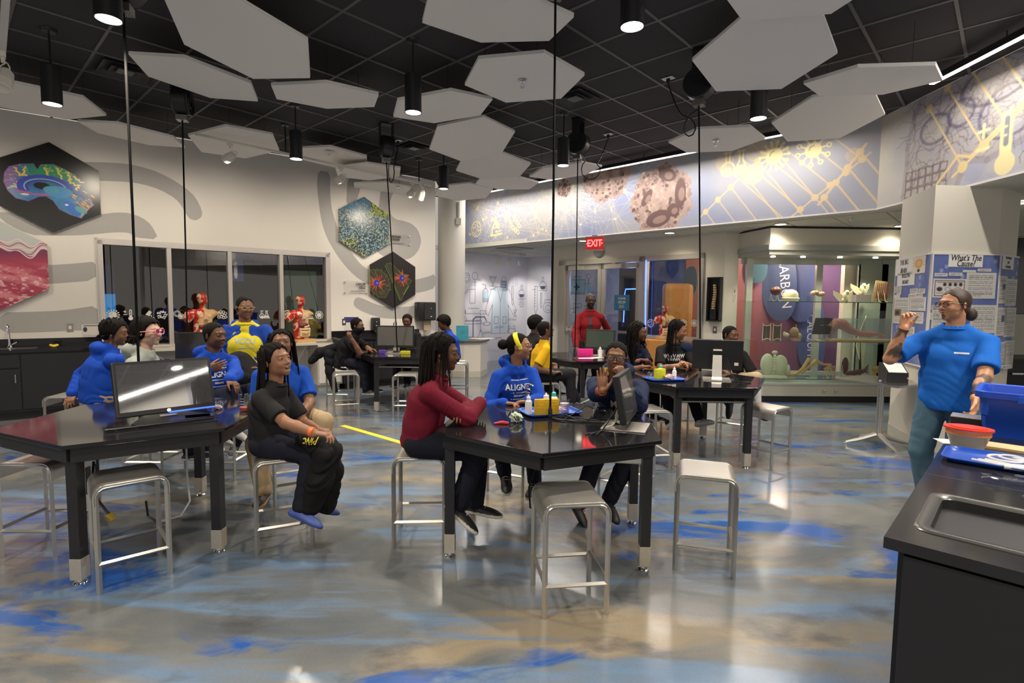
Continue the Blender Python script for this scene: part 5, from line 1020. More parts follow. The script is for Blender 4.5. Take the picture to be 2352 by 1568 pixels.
# ---------------------------------------------------------------- art on the left wall
def arthex(name,px_,py_,R,paint,label,edge=(20,20,22),off=.055):
    s,z=lw(px_,py_,off); th=thing(name,label,'picture',(0,0,0)); setM(th,M_LW@Matrix.Translation((s,z,off)))
    mb=MB(); mb.prism(hexpts(R,30),-.012,0); mb.build('board',mat('art_edge',(.55,.5,.45),.4),parent=th)
    mb=MB(); mb.box(-R*.5,R*.5,-.02,.02,-off+.001,-.012); mb.box(-.02,.02,-R*.5,R*.5,-off+.001,-.012); mb.build('standoff',M_blackplastic,parent=th)
    cv=Canvas(2*R,2*R,.0055,edge); cv.U=(cv.X-R)/R; cv.V=(cv.Y-R)/R; paint(cv,R)
    h=math.sqrt(3)/2
    hn=lambda X,Y:np.maximum(np.abs(X-R),np.abs(X-R)*.5+np.abs(Y-R)*h)/(R*h)
    def clampv(V):
        k=np.maximum(hn(V[:,0],V[:,1])/.997,1); V=V.copy(); V[:,0]=R+(V[:,0]-R)/k; V[:,1]=R+(V[:,1]-R)/k; return V
    cv.build('print',Matrix.Translation((-R,-R,.0015)),parent=th,m=M_printgloss,curve=clampv,mask=lambda X,Y:hn(X,Y)<1+.006/R); return th
def wh(x0,y0,x1,y1): a=lw(x0,y0,.055);b=lw(x1,y1,.055); return a,b
def p_brain(cv,R):
    U,V=cv.U,cv.V; n=fbm(U*3+5,V*3,4,1); t=fbm(U*7,V*7,4,2)
    top=[(-.78,.02),(-.76,.22),(-.68,.36),(-.5,.44),(-.28,.48),(-.22,.36),(-.16,.48),(.05,.52),(.25,.44),(.42,.34),(.52,.22),(.58,.0),(.68,-.14),(.74,-.3),(.66,-.38),(.58,-.5),(.5,-.62),(.3,-.56),(.12,-.46),(.02,-.28),(-.1,-.2),(-.22,-.22),(-.4,-.34),(-.6,-.3),(-.72,-.16)]
    P=[(R+a*R,R+b*R) for a,b in top]; cv.poly(P,(44,90,160)); ins=np.zeros(U.shape,bool); nn=len(top)
    for i in range(nn):
        x0,y0=top[i];x1,y1=top[(i+1)%nn]
        if y0!=y1: ins^=((V<y0)!=(V<y1))&(U<(x1-x0)*(V-y0)/(y1-y0)+x0)
    I=ins.astype(float)
    cv.mix(I*np.clip((V-.05)*4+n-.5,0,1)*np.clip((U+.6)*3,0,1),(46,140,96)); cv.mix(I*np.clip((V-.3)*3,0,1)*np.clip(-(U+.2)*4,0,1),(48,110,170)); cv.mix(I*np.clip(-(U+.45)*5,0,1)*.8,(150,110,160)); cv.mix(I*np.clip((U-.45)*6,0,1)*np.clip((V+.25)*5,0,1),(22,44,38)); cv.mix(I*np.clip((U-.35)*5,0,1)*np.clip((-.15-V)*5,0,1)*.6,(214,170,100))
    # folded yellow lines in the upper half, pale ones at left
    for (x0,y0,x1,y1) in ((-.6,.35,-.5,.18),(-.42,.4,-.46,.2),(-.1,.42,-.02,.2),(.1,.45,.2,.2),(.3,.38,.34,.22),(-.5,.2,-.1,.22),(.4,.3,.55,.18),(.3,.2,.45,.1),(.5,.12,.42,-.0)):
        pts=[(x0,y0)]; 
        for k in range(6): t_=(k+1)/6; pts.append((x0+(x1-x0)*t_+.02*math.sin(k*2.2+x0*9),y0+(y1-y0)*t_+.02*math.cos(k*2.6)))
        cv.stroke([(R+a*R,R+b*R) for a,b in pts],.03*R,(220,196,80))
    for k in range(7):
        a=k*.1; pts=[(-.72+a*.5,.0+.05*k-.1),(-.6+a*.4,.02*k-.05),(-.5+a*.4,.05*k-.1),(-.42,-.02+.03*k)]; cv.stroke([(R+p*R,R+q*R) for p,q in pts],.022*R,(196,200,170))
    rd=np.clip(1-np.abs(t-.5)/.022,0,1); r2=np.clip(1-np.abs(fbm(U*5+3,V*9,3,9)-.5)/.03,0,1); cen=np.clip(np.hypot((U+.1)/.55,(V-.0)/.36)-.75,0,1)*3
    cv.mix(I*rd*np.clip(cen,0,1)*np.clip((V-.05)*6,0,1),(222,206,90)); cv.mix(I*r2*np.clip(cen,0,1)*np.clip(-(U+.3)*5,0,1)*.9,(206,210,190)); cv.mix(I*np.clip(1-np.abs(fbm(U*9,V*9,3,12)-.5)/.03,0,1)*np.clip((U-.3)*5,0,1)*np.clip((.05-V)*6,0,1),(226,190,110)); cv.mix(I*np.clip(n*3-1.3,0,1)*np.clip((.05-V)*5,0,1)*.4,(90,190,210))
    # corpus: violet arch, black ventricle
    for r,c,w in ((.36,(58,70,170),.12),(.28,(70,60,150),.06),(.31,(120,190,190),.02)):
        cv.stroke([(R+(-.1+r*1.15*math.cos(a))*R,R+(-.02+r*.62*math.sin(a))*R) for a in np.linspace(.1,PI+.4,24)],w*R,c)
    cv.ell((R-.16*R,R+.02*R),.14*R,.075*R,(14,12,18)); cv.ell((R+.12*R,R-.08*R),.24*R,.13*R,(74,140,190)); cv.ell((R+.0*R,R-.05*R),.14*R,.08*R,(80,150,180))
    cv.stroke([(R-.6*R,R-.12*R),(R-.3*R,R-.18*R),(R-.05*R,R-.16*R)],.03*R,(190,80,130)); cv.ell((R-.45*R,R-.2*R),.07*R,.02*R,(226,200,190)); cv.ell((R+.35*R,R-.42*R),.2*R,.1*R,(60,110,190),rot=-.9); cv.ell((R+.5*R,R-.44*R),.12*R,.06*R,(90,160,170),rot=-.5); cv.ell((R+.25*R,R-.35*R),.03*R,.02*R,(220,240,250))
    for k in range(18): x=RNG.uniform(.35,.72); y=RNG.uniform(-.35,.0); cv.stroke([(R+x*R,R+y*R),(R+(x+.05)*R,R+(y-.04)*R)],.022*R,(216,176,96) if k%2 else (40,90,70))
    cv.stroke(P,.012*R,(120,90,160),.8,close=True); 
def p_skin(cv,R):
    U,V=cv.U,cv.V; n=fbm(U*2.2,V*8+U*2,5,6); t=fbm(U*14,V*22,4,7); cv.mix(np.ones_like(U),(186,190,186))
    b=.30+.05*np.sin(U*9)+.05*np.sin(U*17+1)
    cv.mix((V<b).astype(float),(176,60,84)); cv.mix((V<b)*np.clip((V-.02)*4,0,1),(120,36,76)); cv.mix((V<b)*np.clip((n-.5)*5,0,1)*np.clip((.1-V)*3,0,1)*.8,(226,140,150)); cv.mix((V<b)*np.clip((t-.56)*8,0,1)*np.clip((.05-V)*4,0,1)*.8,(236,196,196)); cv.mix((V<b)*np.clip((.4-n)*4,0,1)*.6,(140,36,60))
    for k in range(5): cv.stroke([(R+x*R,R+(b0+.05*k*1.0+.04*math.sin(x*9+k))*R) for x,b0 in [(q,.30+.05*math.sin(q*9)+.05*math.sin(q*17+1)) for q in np.linspace(-.9,.9,60)]],.02*R,(170,70,96) if k%2 else (232,200,206))
def p_micro(cv,R):
    U,V=cv.U,cv.V; a=fbm(U*38,V*38,3,41); b=fbm(U*3,V*3,3,42); cv.mix(np.ones_like(U),(36,64,80)); cv.mix(np.clip((a-.5)*9,0,1)*.9,(150,170,170)); cv.mix(np.clip((.42-a)*9,0,1)*.9,(30,52,60))
    yel=np.clip((b-.5)*6,0,1); cv.mix(yel*np.clip((a-.48)*9,0,1)*.8,(176,176,70)); cv.mix(np.clip((V-.1+U*.5)*6,0,1)*np.clip((.28-U)*8,0,1)*np.clip((V-.35)*4,0,1)*.6,(40,110,150)); cv.mix(np.clip((U-.15)*8,0,1)*np.clip((V-.35)*8,0,1)*np.clip((a-.44)*8,0,1),(170,180,40)); cv.mix(np.clip(1-np.abs(V-.25-U*.9)/.05,0,1)*np.clip((.2-U)*6,0,1)*.7,(60,120,160))
def p_cancer(cv,R):
    U,V=cv.U,cv.V; cv.mix(np.ones_like(U),(46,42,44))
    def star(cx,cy,pts,nuc):
        P=[(R+a*R,R+b*R) for a,b in pts]; cv.poly(P,(70,60,50),.9)
        for k in range(70):
            a=RNG.uniform(0,2*PI); l=RNG.uniform(.12,.34); cv.line((R+(cx+.04*math.cos(a))*R,R+(cy+.04*math.sin(a))*R),(R+(cx+l*math.cos(a))*R,R+(cy+l*math.sin(a))*R),.012*R,(216,70,46) if k%3 else (200,150,70),.8)
        cv.ell((R+cx*R,R+cy*R),.1*R,.11*R,(50,60,170)); cv.ell((R+(cx+.02)*R,R+(cy)*R),.04*R,.04*R,(110,120,210))
        cv.stroke(P,.011*R,(110,150,60),.7,close=True)
    star(-.62,-.12,[(-.86,.32),(-.45,.34),(-.2,.1),(-.1,-.3),(-.3,-.62),(-.55,-.6),(-.86,-.35)],None)
    for k in range(40): 
        a=RNG.uniform(0,2*PI); r=RNG.uniform(.25,.5); cv.line((R+(-.6+r*math.cos(a))*R,R+(-.12+r*math.sin(a))*R),(R+(-.6+(r+.12)*math.cos(a+.1))*R,R+(-.12+(r+.12)*math.sin(a+.1))*R),.01*R,(120,130,60),.7)
    star(.34,.08,[(-.25,.55),(-.1,.6),(.3,.28),(.72,.0),(.5,-.3),(.3,-.72),(.2,-.5),(.02,-.05)],None)
    cv.stroke([(R-.3*R,R+.5*R),(R-.0*R,R-.1*R),(R+.25*R,R-.7*R)],.014*R,(110,160,60)); cv.stroke([(R+.6*R,R-.2*R),(R+.4*R,R-.5*R)],.022*R,(110,170,60))
def hexR(top,bot): a=lw(*top,.055);b=lw(*bot,.055); return abs(a[1]-b[1])/2,((a[0]+b[0])/2,(a[1]+b[1])/2)
Rb=hexR((113.3,329),(126.7,538))[0]; Rm_=hexR((837,452),(838,592))[0]; Rc=hexR((903,578),(907,709))[0]
arthex('wall_art',118,431,Rb,p_brain,'black hexagonal picture of a colourful brain section')
sR=lw(111,610,.055)[0]; 
ps=sR-Rb*math.sqrt(3)/2; pz=lw(111,612,.055)[1]
th_=arthex('wall_art',50,600,Rb,p_skin,'pink and white hexagonal tissue picture cut by left edge'); setM(th_,M_LW@Matrix.Translation((ps,pz,.055)))
arthex('wall_art',837,522,Rm_,p_micro,'speckled blue green hexagonal microbes picture')
arthex('wall_art',903,643,Rc,p_cancer,'dark hexagonal picture of red and green cells')
def acrylic_sign(x0,y0,x1,y1,lines,label,align,sub):
    s0,z0=lw(x0,y0,.03);s1,z1=lw(x1,y1,.03); W=s1-s0;Hh_=z0-z1; th=thing('wall_sign',label,'sign',(0,0,0)); setM(th,M_LW@Matrix.Translation((s0,z1,.03)))
    mb=MB(); mb.box(0,W,0,Hh_,0,.006,bev=.001); mb.build('plate',glassmat('sign_acrylic',(.97,.97,.97),.03),parent=th)
    mb=MB(); [mb.lathe([(0,-.029),(.011,-.029),(.011,.012),(0,.013)],12,cx=x,cy=y) for x in (.025,W-.025) for y in (.025,Hh_-.025)]; mb.build('standoff',M_steel,parent=th)
    x=W-.05 if align=='RIGHT' else .05
    for i,t in enumerate(lines): text(t,Hh_*.26,M_ink,th,(x,Hh_*.76-i*Hh_*.25,.0065),(0,0,0),align=align,xs=.72,bold=.002)
    mb=MB(); mb.box(x-(W*.6 if align=='RIGHT' else 0),x+(0 if align=='RIGHT' else W*.6),Hh_*.2,Hh_*.26,.006,.0068); mb.build('small_print',mat('grey_print',(.25,.24,.24),.6),parent=th)
acrylic_sign(894,536,943,566,['MICROBES','ON SKIN'],'clear plate lettered MICROBES ON SKIN beside the speckled picture','LEFT','')
acrylic_sign(789,644,845,676,['CANCER','CELLS'],'clear plate lettered CANCER CELLS left of the dark cell picture','RIGHT','')
plate(161,752,M_LW,lambda x,y:lw(x,y),'grey switch plate on left wall above the black sink counter',mat('grey_plate',(.3,.28,.26),.4))
s0,z0=lw(187,745);s1,z1=lw(229,792); notice('wall_notice',M_LW,s0,z0,s1,z1,'white safety notice with round logo on left wall by the window',off=.002,pic=lambda cv,W,Hh_:(cv.ell((W*.2,Hh_*.76),W*.12,Hh_*.12,(50,60,90)),cv.rect(W*.1,Hh_*.92,W*.9,Hh_*.96,(90,90,90))))
s0,z0=lw(790,728);s1,z1=lw(824,785); notice('wall_notice',M_LW,s0,z0,s1,z1,'blue headed notice on wall behind the masked boy',off=.002,pic=lambda cv,W,Hh_:cv.rect(0,Hh_*.78,W,Hh_,(58,54,110)))
plate(790,739,M_LW,lambda x,y:lw(x,y),'steel switch plate left of the blue headed notice',M_steel)
# towel and soap dispensers
s0,z0=lw(951,693);s1,z1=lw(991,735); W=s1-s0;Hh_=z0-z1; th=thing('towel_dispenser','large black paper towel dispenser on left wall near the column','dispenser',(0,0,0)); setM(th,M_LW@Matrix.Translation((s0,z1,0)))
mb=MB(); mb.box(0,W,0,Hh_,0,.2,bev=.03); mb.build('cover',M_blackplastic,parent=th,smooth=40)
mb=MB(); mb.box(W*.3,W*.95,.02,Hh_*.97,.2,.215,bev=.006); mb.build('door',mat('smoked_plastic',(.03,.03,.03),.15),parent=th)
mb=MB(); mb.lathe([(0,0),(.05,0),(.05,.006),(0,.006)],20,M=Matrix.Translation((-.001,Hh_*.7,.1))@Matrix.Rotation(-PI/2,4,'Y')); mb.build('dial',mat('smoked_plastic',(.03,.03,.03),.15),parent=th)
mb=MB(); mb.box(W*.66,W*.69,Hh_*.64,Hh_*.68,.215,.217); mb.box(W*.64,W*.72,Hh_*.2,Hh_*.24,.215,.217); mb.build('mark',M_white,parent=th)
mb=MB(); mb.tube([(W*.68,-.0,.1),(W*.68,-.08,.11),(W*.68,-.19,.1)],[.08,.08,.08],4,flat=.03); 
mb2=MB(); mb2.box(W*.42,W*.82,-.19,.0,.1,.104); mb2.build('paper_towel',mat('kraft_paper',(.52,.42,.28),.8),parent=th)
s0,z0=lw(851,729);s1,z1=lw(869,763); W=s1-s0;Hh_=z0-z1; th=thing('soap_dispenser','small black soap dispenser on left wall above the back counter','dispenser',(0,0,0)); setM(th,M_LW@Matrix.Translation((s0,z1,0)))
mb=MB(); mb.box(0,W,0.03,Hh_,0,.1,bev=.02); mb.build('body',M_blackplastic,parent=th,smooth=40); mb=MB(); mb.box(W*.2,W*.8,0,.05,.02,.12,bev=.01); mb.build('push_lever',MATS['smoked_plastic'],parent=th); mb=MB(); mb.box(W*.45,W*.55,Hh_*.7,Hh_*.75,.1,.102); mb.box(W*.4,W*.6,Hh_*.45,Hh_*.5,.1,.102); mb.build('mark',M_white,parent=th)
# ---------------------------------------------------------------- base cabinets along the left wall
def basecab(name,s0,s1,h,d,m,mtop,label,doors,handle='bar',toe=True,splash=0,over=.02,sink=None,topover=.03,doorm=None):
    th=thing(name,label,'cabinet',(0,0,0)); setM(th,M_LW@Matrix.Translation((s0,0,0))); L=s1-s0
    mb=MB(); mb.box(0,L,.1,h-.04,.01,d); mb.box(.03,L-.03,0,.1,.01,d-.06); mb.build('carcass',m,parent=th)
    n=len(doors); x=.01
    for i,(w,k) in enumerate(doors):
        x1=x+w
        if k=='door': ys=[(.13,h-.06)]
        elif k=='drawerdoor': ys=[(.13,h-.24),(h-.22,h-.06)]
        elif k=='drawers': q=(h-.19)/3; ys=[(.13+q*j,.13+q*(j+1)-.015) for j in range(3)]
        else: ys=[]
        for y0,y1 in ys:
            mb=MB(); mb.box(x+.006,x1-.006,y0,y1,d,d+.018,bev=.003); dr=mb.build('door' if y1-y0>.3 else 'drawer',doorm or m,parent=th)
            mb=MB()
            if handle=='bar':
                if y1-y0>.3: mb.tube([(x1-.05,y1-.06,d+.018),(x1-.05,y1-.06,d+.045),(x1-.05,y1-.16,d+.045),(x1-.05,y1-.16,d+.018)],.006,6)
                else: mb.tube([((x+x1)/2-.05,(y0+y1)/2,d+.018),((x+x1)/2-.05,(y0+y1)/2,d+.045),((x+x1)/2+.05,(y0+y1)/2,d+.045),((x+x1)/2+.05,(y0+y1)/2,d+.018)],.006,6)
            mb.build('handle',M_steel,parent=dr)
        x=x1
    ct=MB(); ct.box(-over,L+over,h-.04,h,.002,d+topover,bev=.004)
    if splash: ct.box(-over,L+over,h,h+splash,.002,.025)
    ct.build('worktop',mtop,parent=th); return th
# black sink counter at far left
sA=-2.3; sB=lw(214,880,.6)[0]+.12
bc=basecab('sink_counter',sA,sB,.865,.58,M_blackmat,M_black,'black laboratory counter with sink and tap at the left edge',[(.6,'door'),(.6,'door'),(.6,'drawerdoor'),(.6,'drawerdoor'),(sB-sA-2.42,'door')],splash=.1)
mb=MB(); fx,fz=lw(24,812,.12); x=fx-sA; mb.tube([(x,.865,.14),(x,1.02,.14)],[.014,.012],12); mb.tube([(x,1.0,.14)]+[(x,1.10+.07*math.sin(a),.14+.07-.07*math.cos(a)) for a in np.linspace(0,PI,12)]+[(x,1.06,.28)],.011,10); mb.lathe([(.028,0),(.02,.02),(.015,.03)],14,M=Matrix.Translation((x,.865,.14))@Matrix.Rotation(-PI/2,4,'X')); mb.tube([(x+.02,.9,.14),(x+.07,.93,.14)],.006,6)
fo=mb.build('tap',M_chrome,smooth=40); setM(fo,M_LW@Matrix.Translation((sA,0,0))); tag(fo,'chrome gooseneck tap standing on the left sink counter','tap')
mb=MB(); mb.box(x-.28,x+.28,.858,.8665,.2,.5); mb.build('sink_rim',mat('sink_black',(.02,.02,.02),.3),parent=bc)
yx,yz=lw(125,812,.4); mb=MB(); mb.sph((0,.02,0),(.035,.02,.025),10,8); mb.sph((.03,.03,0),(.022,.016,.016),8,6); mb.sph((-.03,.03,0),.018,8,6); o=mb.build('rubber_duck',mat('yellow_rubber',(.8,.6,.04),.4),smooth=True); setM(o,M_LW@Matrix.Translation((yx,.866,.42))); tag(o,'small yellow rubber toy on the left black counter','toy')
# pale ledge counter under the window with end cabinet
sw0=sB+.25; se=lw(756,800,.5)[0]+.02
M_ledge=mat('grey_laminate',(.50,.47,.43),.45); M_wcab=mat('white_laminate',(.62,.59,.54),.5)
s2=lw(764,790)[0]; s3=lw(992,840,.6)[0]+.02
th=thing('window_counter','pale grey counter under the inner window holding the torso models','counter',(0,0,0)); setM(th,M_LW)
wc0=lw(731,899,.5)[0]; wq0=sB+.04; mb=MB(); mb.box(wq0,wc0-.005,.77,.81,.002,.52,bev=.004); mb.build('worktop',mat('stone_top',(.52,.49,.42),.3),parent=th)
mb=MB(); mb.box(wq0,lw(652,890,.1)[0],.1,.77,.003,.05); mb.build('rear_panel',M_ledge,parent=th)
sc=lw(700,880,.45)[0]
mb=MB(); mb.box(lw(690,880,.45)[0]-.25,lw(690,880,.45)[0]-.23,0,.77,.01,.48); mb.build('end_panel',M_ledge,parent=th)
wc=basecab('white_cabinet',wc0,s2-.01,.77,.49,M_wcab,MATS['stone_top'],'white laminate base cabinet with silver handles right of the window counter',[((s2-wc0-.03)/2,'door'),((s2-wc0-.03)/2,'door')],doorm=M_wcab,over=0)
# black sink counter behind the back table

bc2=basecab('sink_counter',s2,s3,.865,.58,M_blackmat,M_black,'black laboratory sink counter behind the back table',[(.5,'door'),(.55,'drawerdoor'),(.5,'door'),(.5,'drawerdoor')],splash=.1)
mb=MB(); mb.tube([(0,0,.02),(0,.2,.02)]+[(0,.2+.06*math.sin(a),.08-.06*math.cos(a)) for a in np.linspace(0,PI,10)],.01,8); o=mb.build('tap',M_chrome,smooth=40); fx=lw(905,748,.15)[0]; setM(o,M_LW@Matrix.Translation((fx,.865,.12))); tag(o,'chrome gooseneck tap behind the boy at back table','tap')
# white angled counter by the drawn wall
ca=atz(1066,866,0)[:2]; cb_=atz(1119,858,0)[:2]
P=[tuple(ca+[-.4,.1]),tuple(ca),tuple(ca+[.32,.05]),tuple(cb_),tuple(cb_+[-.1,.6]),tuple(ca+[-.3,1.0])]
th=thing('corner_counter','low white angular counter with papers by the drawn wall','counter',(0,0,0)); cc_=np.mean(P,0); gro=lambda k:[tuple(np.array(q)+(np.array(q)-cc_)/np.linalg.norm(np.array(q)-cc_)*k) for q in P]
mb=MB(); mb.prism(P,.12,.70); mb.build('body',mat('white_counter',(.70,.67,.60),.5),parent=th)
mb=MB(); mb.prism(gro(.005),.0,.12); mb.build('plinth',mat('cove_base',(.55,.53,.45),.4),parent=th)
mb=MB(); mb.prism(gro(.05),.70,.73); mb.build('worktop',mat('dark_top',(.1,.09,.08),.4),parent=th)
for k in range(6):
    mb=MB(); c=np.mean([ca+[.25,.1],cb_],0)+[RNG.uniform(-.2,.1),RNG.uniform(.05,.35)]; mb.box(-.1,.1,-.14,.14,0,.001+.001*k,M=Matrix.Rotation(RNG.uniform(0,3),4,'Z')); o=mb.build('loose_sheet',[M_paper],loc=(c[0],c[1],.7305+.002*k)); tag(o,'loose sheet of paper on white angular counter, '+('lowest of the pile','second from bottom of pile','lying near the counter corner','near the middle of pile','second from top of pile','topmost of the pile')[k],'paper','papers on the white angular counter')
mb=MB(); c=aty(1064,792,10.6); mb.box(-.12,.12,-.01,.01,0,.3); o=mb.build('brochure_stand',mat('teal_print',(.06,.35,.45),.4,noise=.5,nscale=9),loc=(c[0]-.02,10.6,.731)); tag(o,'upright teal and pink leaflet holder behind the curly haired boy','leaflet holder')
# ---------------------------------------------------------------- hexagonal tables
M_leg=mat('table_leg_black',(.018,.018,.02),.35); M_sleeve=mat('leg_sleeve',(.62,.56,.46),.35,.6,noise=.1,nscale=40)
TH=.762
def table(c,a0,legs,label,shelf=None):
    th=thing('hex_table',label,'table',(c[0],c[1],0),math.radians(a0)); R=.735
    mb=MB(); mb.prism(hexpts(R),TH-.022,TH); o=mb.build('tabletop',M_black,parent=th); md=o.modifiers.new('b','BEVEL'); md.width=.003; md.segments=2
    mb=MB(); 
    for k in range(6):
        p=Vector((*hexpts(R-.06)[k],0)); q=Vector((*hexpts(R-.06)[(k+1)%6],0)); u=(q-p).normalized(); mb.box(0,(q-p).length,-.02,.0,TH-.10,TH-.022,M=frameM(p,u,(-u.y,u.x,0)))
    mb.build('apron',M_leg,parent=th)
    for k in legs:
        x,y=hexpts(R-.085)[k]; lg=MB(); Mz=Matrix.Translation((x,y,0))@Matrix.Rotation(math.radians(-a0)+math.radians(0),4,'Z'); lg.box(-.028,.028,-.028,.028,.13,TH-.03,M=Mz); o=lg.build('leg',M_leg,parent=th)
        s=MB(); s.box(-.031,.031,-.031,.031,.03,.145,M=Mz,bev=.002); s.build('sleeve',M_sleeve,parent=o); s=MB(); s.lathe([(.032,0),(.034,.008),(.03,.014),(.02,.018),(.018,.03)],16,M=Mz); s.build('levelling_foot',M_chrome,parent=o,smooth=True)
    if shelf is not None:
        M=Matrix.Rotation(math.radians(shelf),4,'Z'); mb=MB(); mb.box(-.3,.3,-.56,-.22,TH-.155,TH-.15,M=M); mb.box(-.3,.3,-.56,-.555,TH-.155,TH-.14,M=M); mb.box(-.3,-.295,-.56,-.22,TH-.155,TH-.1,M=M); mb.box(.295,.3,-.56,-.22,TH-.155,TH-.1,M=M); mb.build('keyboard_shelf',M_alu,parent=th)
        mb=MB(); mb.box(-.22,.22,-.5,-.3,TH-.149,TH-.125,M=M,bev=.004); mb.build('keyboard',M_blackplastic,parent=th)
    return th
TA=(.243,3.34); TL=(-2.33,3.385); TC=(1.85,5.42); TB=(-1.5,7.75); TD=(1.12,7.5); TE=(-3.75,6.1)
table(TA,-37,(0,1,3,4),'black hexagonal table at centre with yellow sponge on blue tray',shelf=28+90)
table(TL,35,(4,5,1,2),'black hexagonal table at left with large tilted touch screen')
table(TC,0,(4,5,1,2),'black hexagonal table before display case with monitor turned away',shelf=0)
table(TB,0,(4,5,1,2),'black hexagonal table at back near towel dispenser',shelf=0)
table(TD,12,(4,5,1,2),'black hexagonal table before the glass doors with pink box')
table(TE,20,(4,5,1,2),'black hexagonal table hidden behind the seated children at left')
# ---------------------------------------------------------------- stools
SH=.56
def make_stool(label,loc,rz):
    th=thing('metal_stool',label,'stool',loc,rz); w=.165;r=.055;n=7
    prof=[(-w,SH-.10)]+[(-w+r-r*math.cos(a),SH-r+r*math.sin(a)) for a in np.linspace(0,PI/2,n)]+[(w-r+r*math.sin(a),SH-r+r*math.cos(a)) for a in np.linspace(0,PI/2,n)]+[(w,SH-.10)]
    t=.004; mb=MB(); P=[Vector((x,0,z)) for x,z in prof]; m=len(P); v=[];f=[]
    for i,p in enumerate(P):
        d=(P[min(i+1,m-1)]-P[max(i-1,0)]).normalized(); nn=Vector((-d.z,0,d.x)); 
        for y in (-w,w):
            v.append((p.x,y,p.z)); v.append((p.x-nn.x*t,y,p.z-nn.z*t))
    for i in range(m-1):
        a=i*4;b=a+4; f+=[(a,a+2,b+2,b),(a+1,b+1,b+3,a+3),(a,b,b+1,a+1),(a+2,a+3,b+3,b+2)]
    mb.add(v,f); mb.build('seat',M_alu2,parent=th,smooth=30)
    for sy in (-1,1):   # continuous side frames bent over the seat ends
        y=sy*(w-.011)
        for sx in (-1,1):
            lg=MB(); pts=[(sx*(w-.011),y,0.0)]+[(sx*(w-.011),y,SH-.10)]+[(sx*(w-r-.0+ (r-.011)*math.cos(a)),y,SH-.006-r+(r-.006)*math.sin(a)) for a in np.linspace(.1,PI/2,5)]+[(0,y,SH-.011)]
            lg.tube(pts,.0135,4); lg.build('leg',M_alu2,parent=th)
    for a,b,z in (((-w,-w),(w,-w),.155),((-w,w),(w,w),.155),((-w,-w),(-w,w),.17),((w,-w),(w,w),.17)):
        k=(w-.011)/w; r_=MB(); r_.tube([(a[0]*k,a[1]*k,z),(b[0]*k,b[1]*k,z)],.011,4); r_.build('rung',M_alu2,parent=th)
    return th
STOOLS=[((.30,2.64),8,'empty brushed stool nearest camera before the centre table'),
((1.135,3.05),-18,'empty brushed stool standing alone right of centre table'),
((-2.08,2.85),42,'empty brushed stool before the left table front'),
((-2.80,3.17),0,'empty brushed stool at the far left table corner'),
((-1.42,3.27),26,'stool under the laughing girl in black tee'),
((-.57,3.36),4,'stool under the girl in maroon sweater'),
((.02,4.28),-25,'stool under the girl with yellow headband'),
((.90,4.08),-40,'stool under the boy with glasses raising his palm'),
((1.90,6.30),0,'stool under the girl in printed black tee'),
((2.42,5.02),35,'empty stool right of table before the display case'),
((2.58,6.15),-30,'stool under the boy in black behind monitor'),
((-2.20,7.05),20,'empty stool left of the back table'),
((-1.38,7.02),0,'empty stool in front of the back table, behind maroon girl'),
((-.86,8.42),0,'stool under the curly haired boy in blue'),
((.40,6.45),10,'stool under the boy in yellow shirt'),
((-3.56,4.72),10,'stool under the child in blue hoodie facing away'),
((-1.66,4.02),30,'stool under the girl in blue polo and khaki trousers'),
((-2.45,4.52),0,'stool under the boy with hand on chest'),
((-3.04,4.50),0,'stool under the person in grey hoodie'),
((1.25,4.85),10,'empty stool behind boy with glasses at right table'),
((-2.50,7.78),0,'stool under the masked boy'),
((-1.55,8.72),0,'stool under the boy behind back monitor'),
((1.40,6.40),10,'stool under girl in navy with long curls'),
((.27,7.55),0,'stool under the curly haired boy in dark shirt'),
((-4.35,5.25),10,'empty stool between left counter and the blue hooded child')]
st0=make_stool(STOOLS[0][2],(*STOOLS[0][0],0),math.radians(STOOLS[0][1]))
for (c,a,l) in STOOLS[1:]: dup(st0,(*c,0),math.radians(a),label=l)
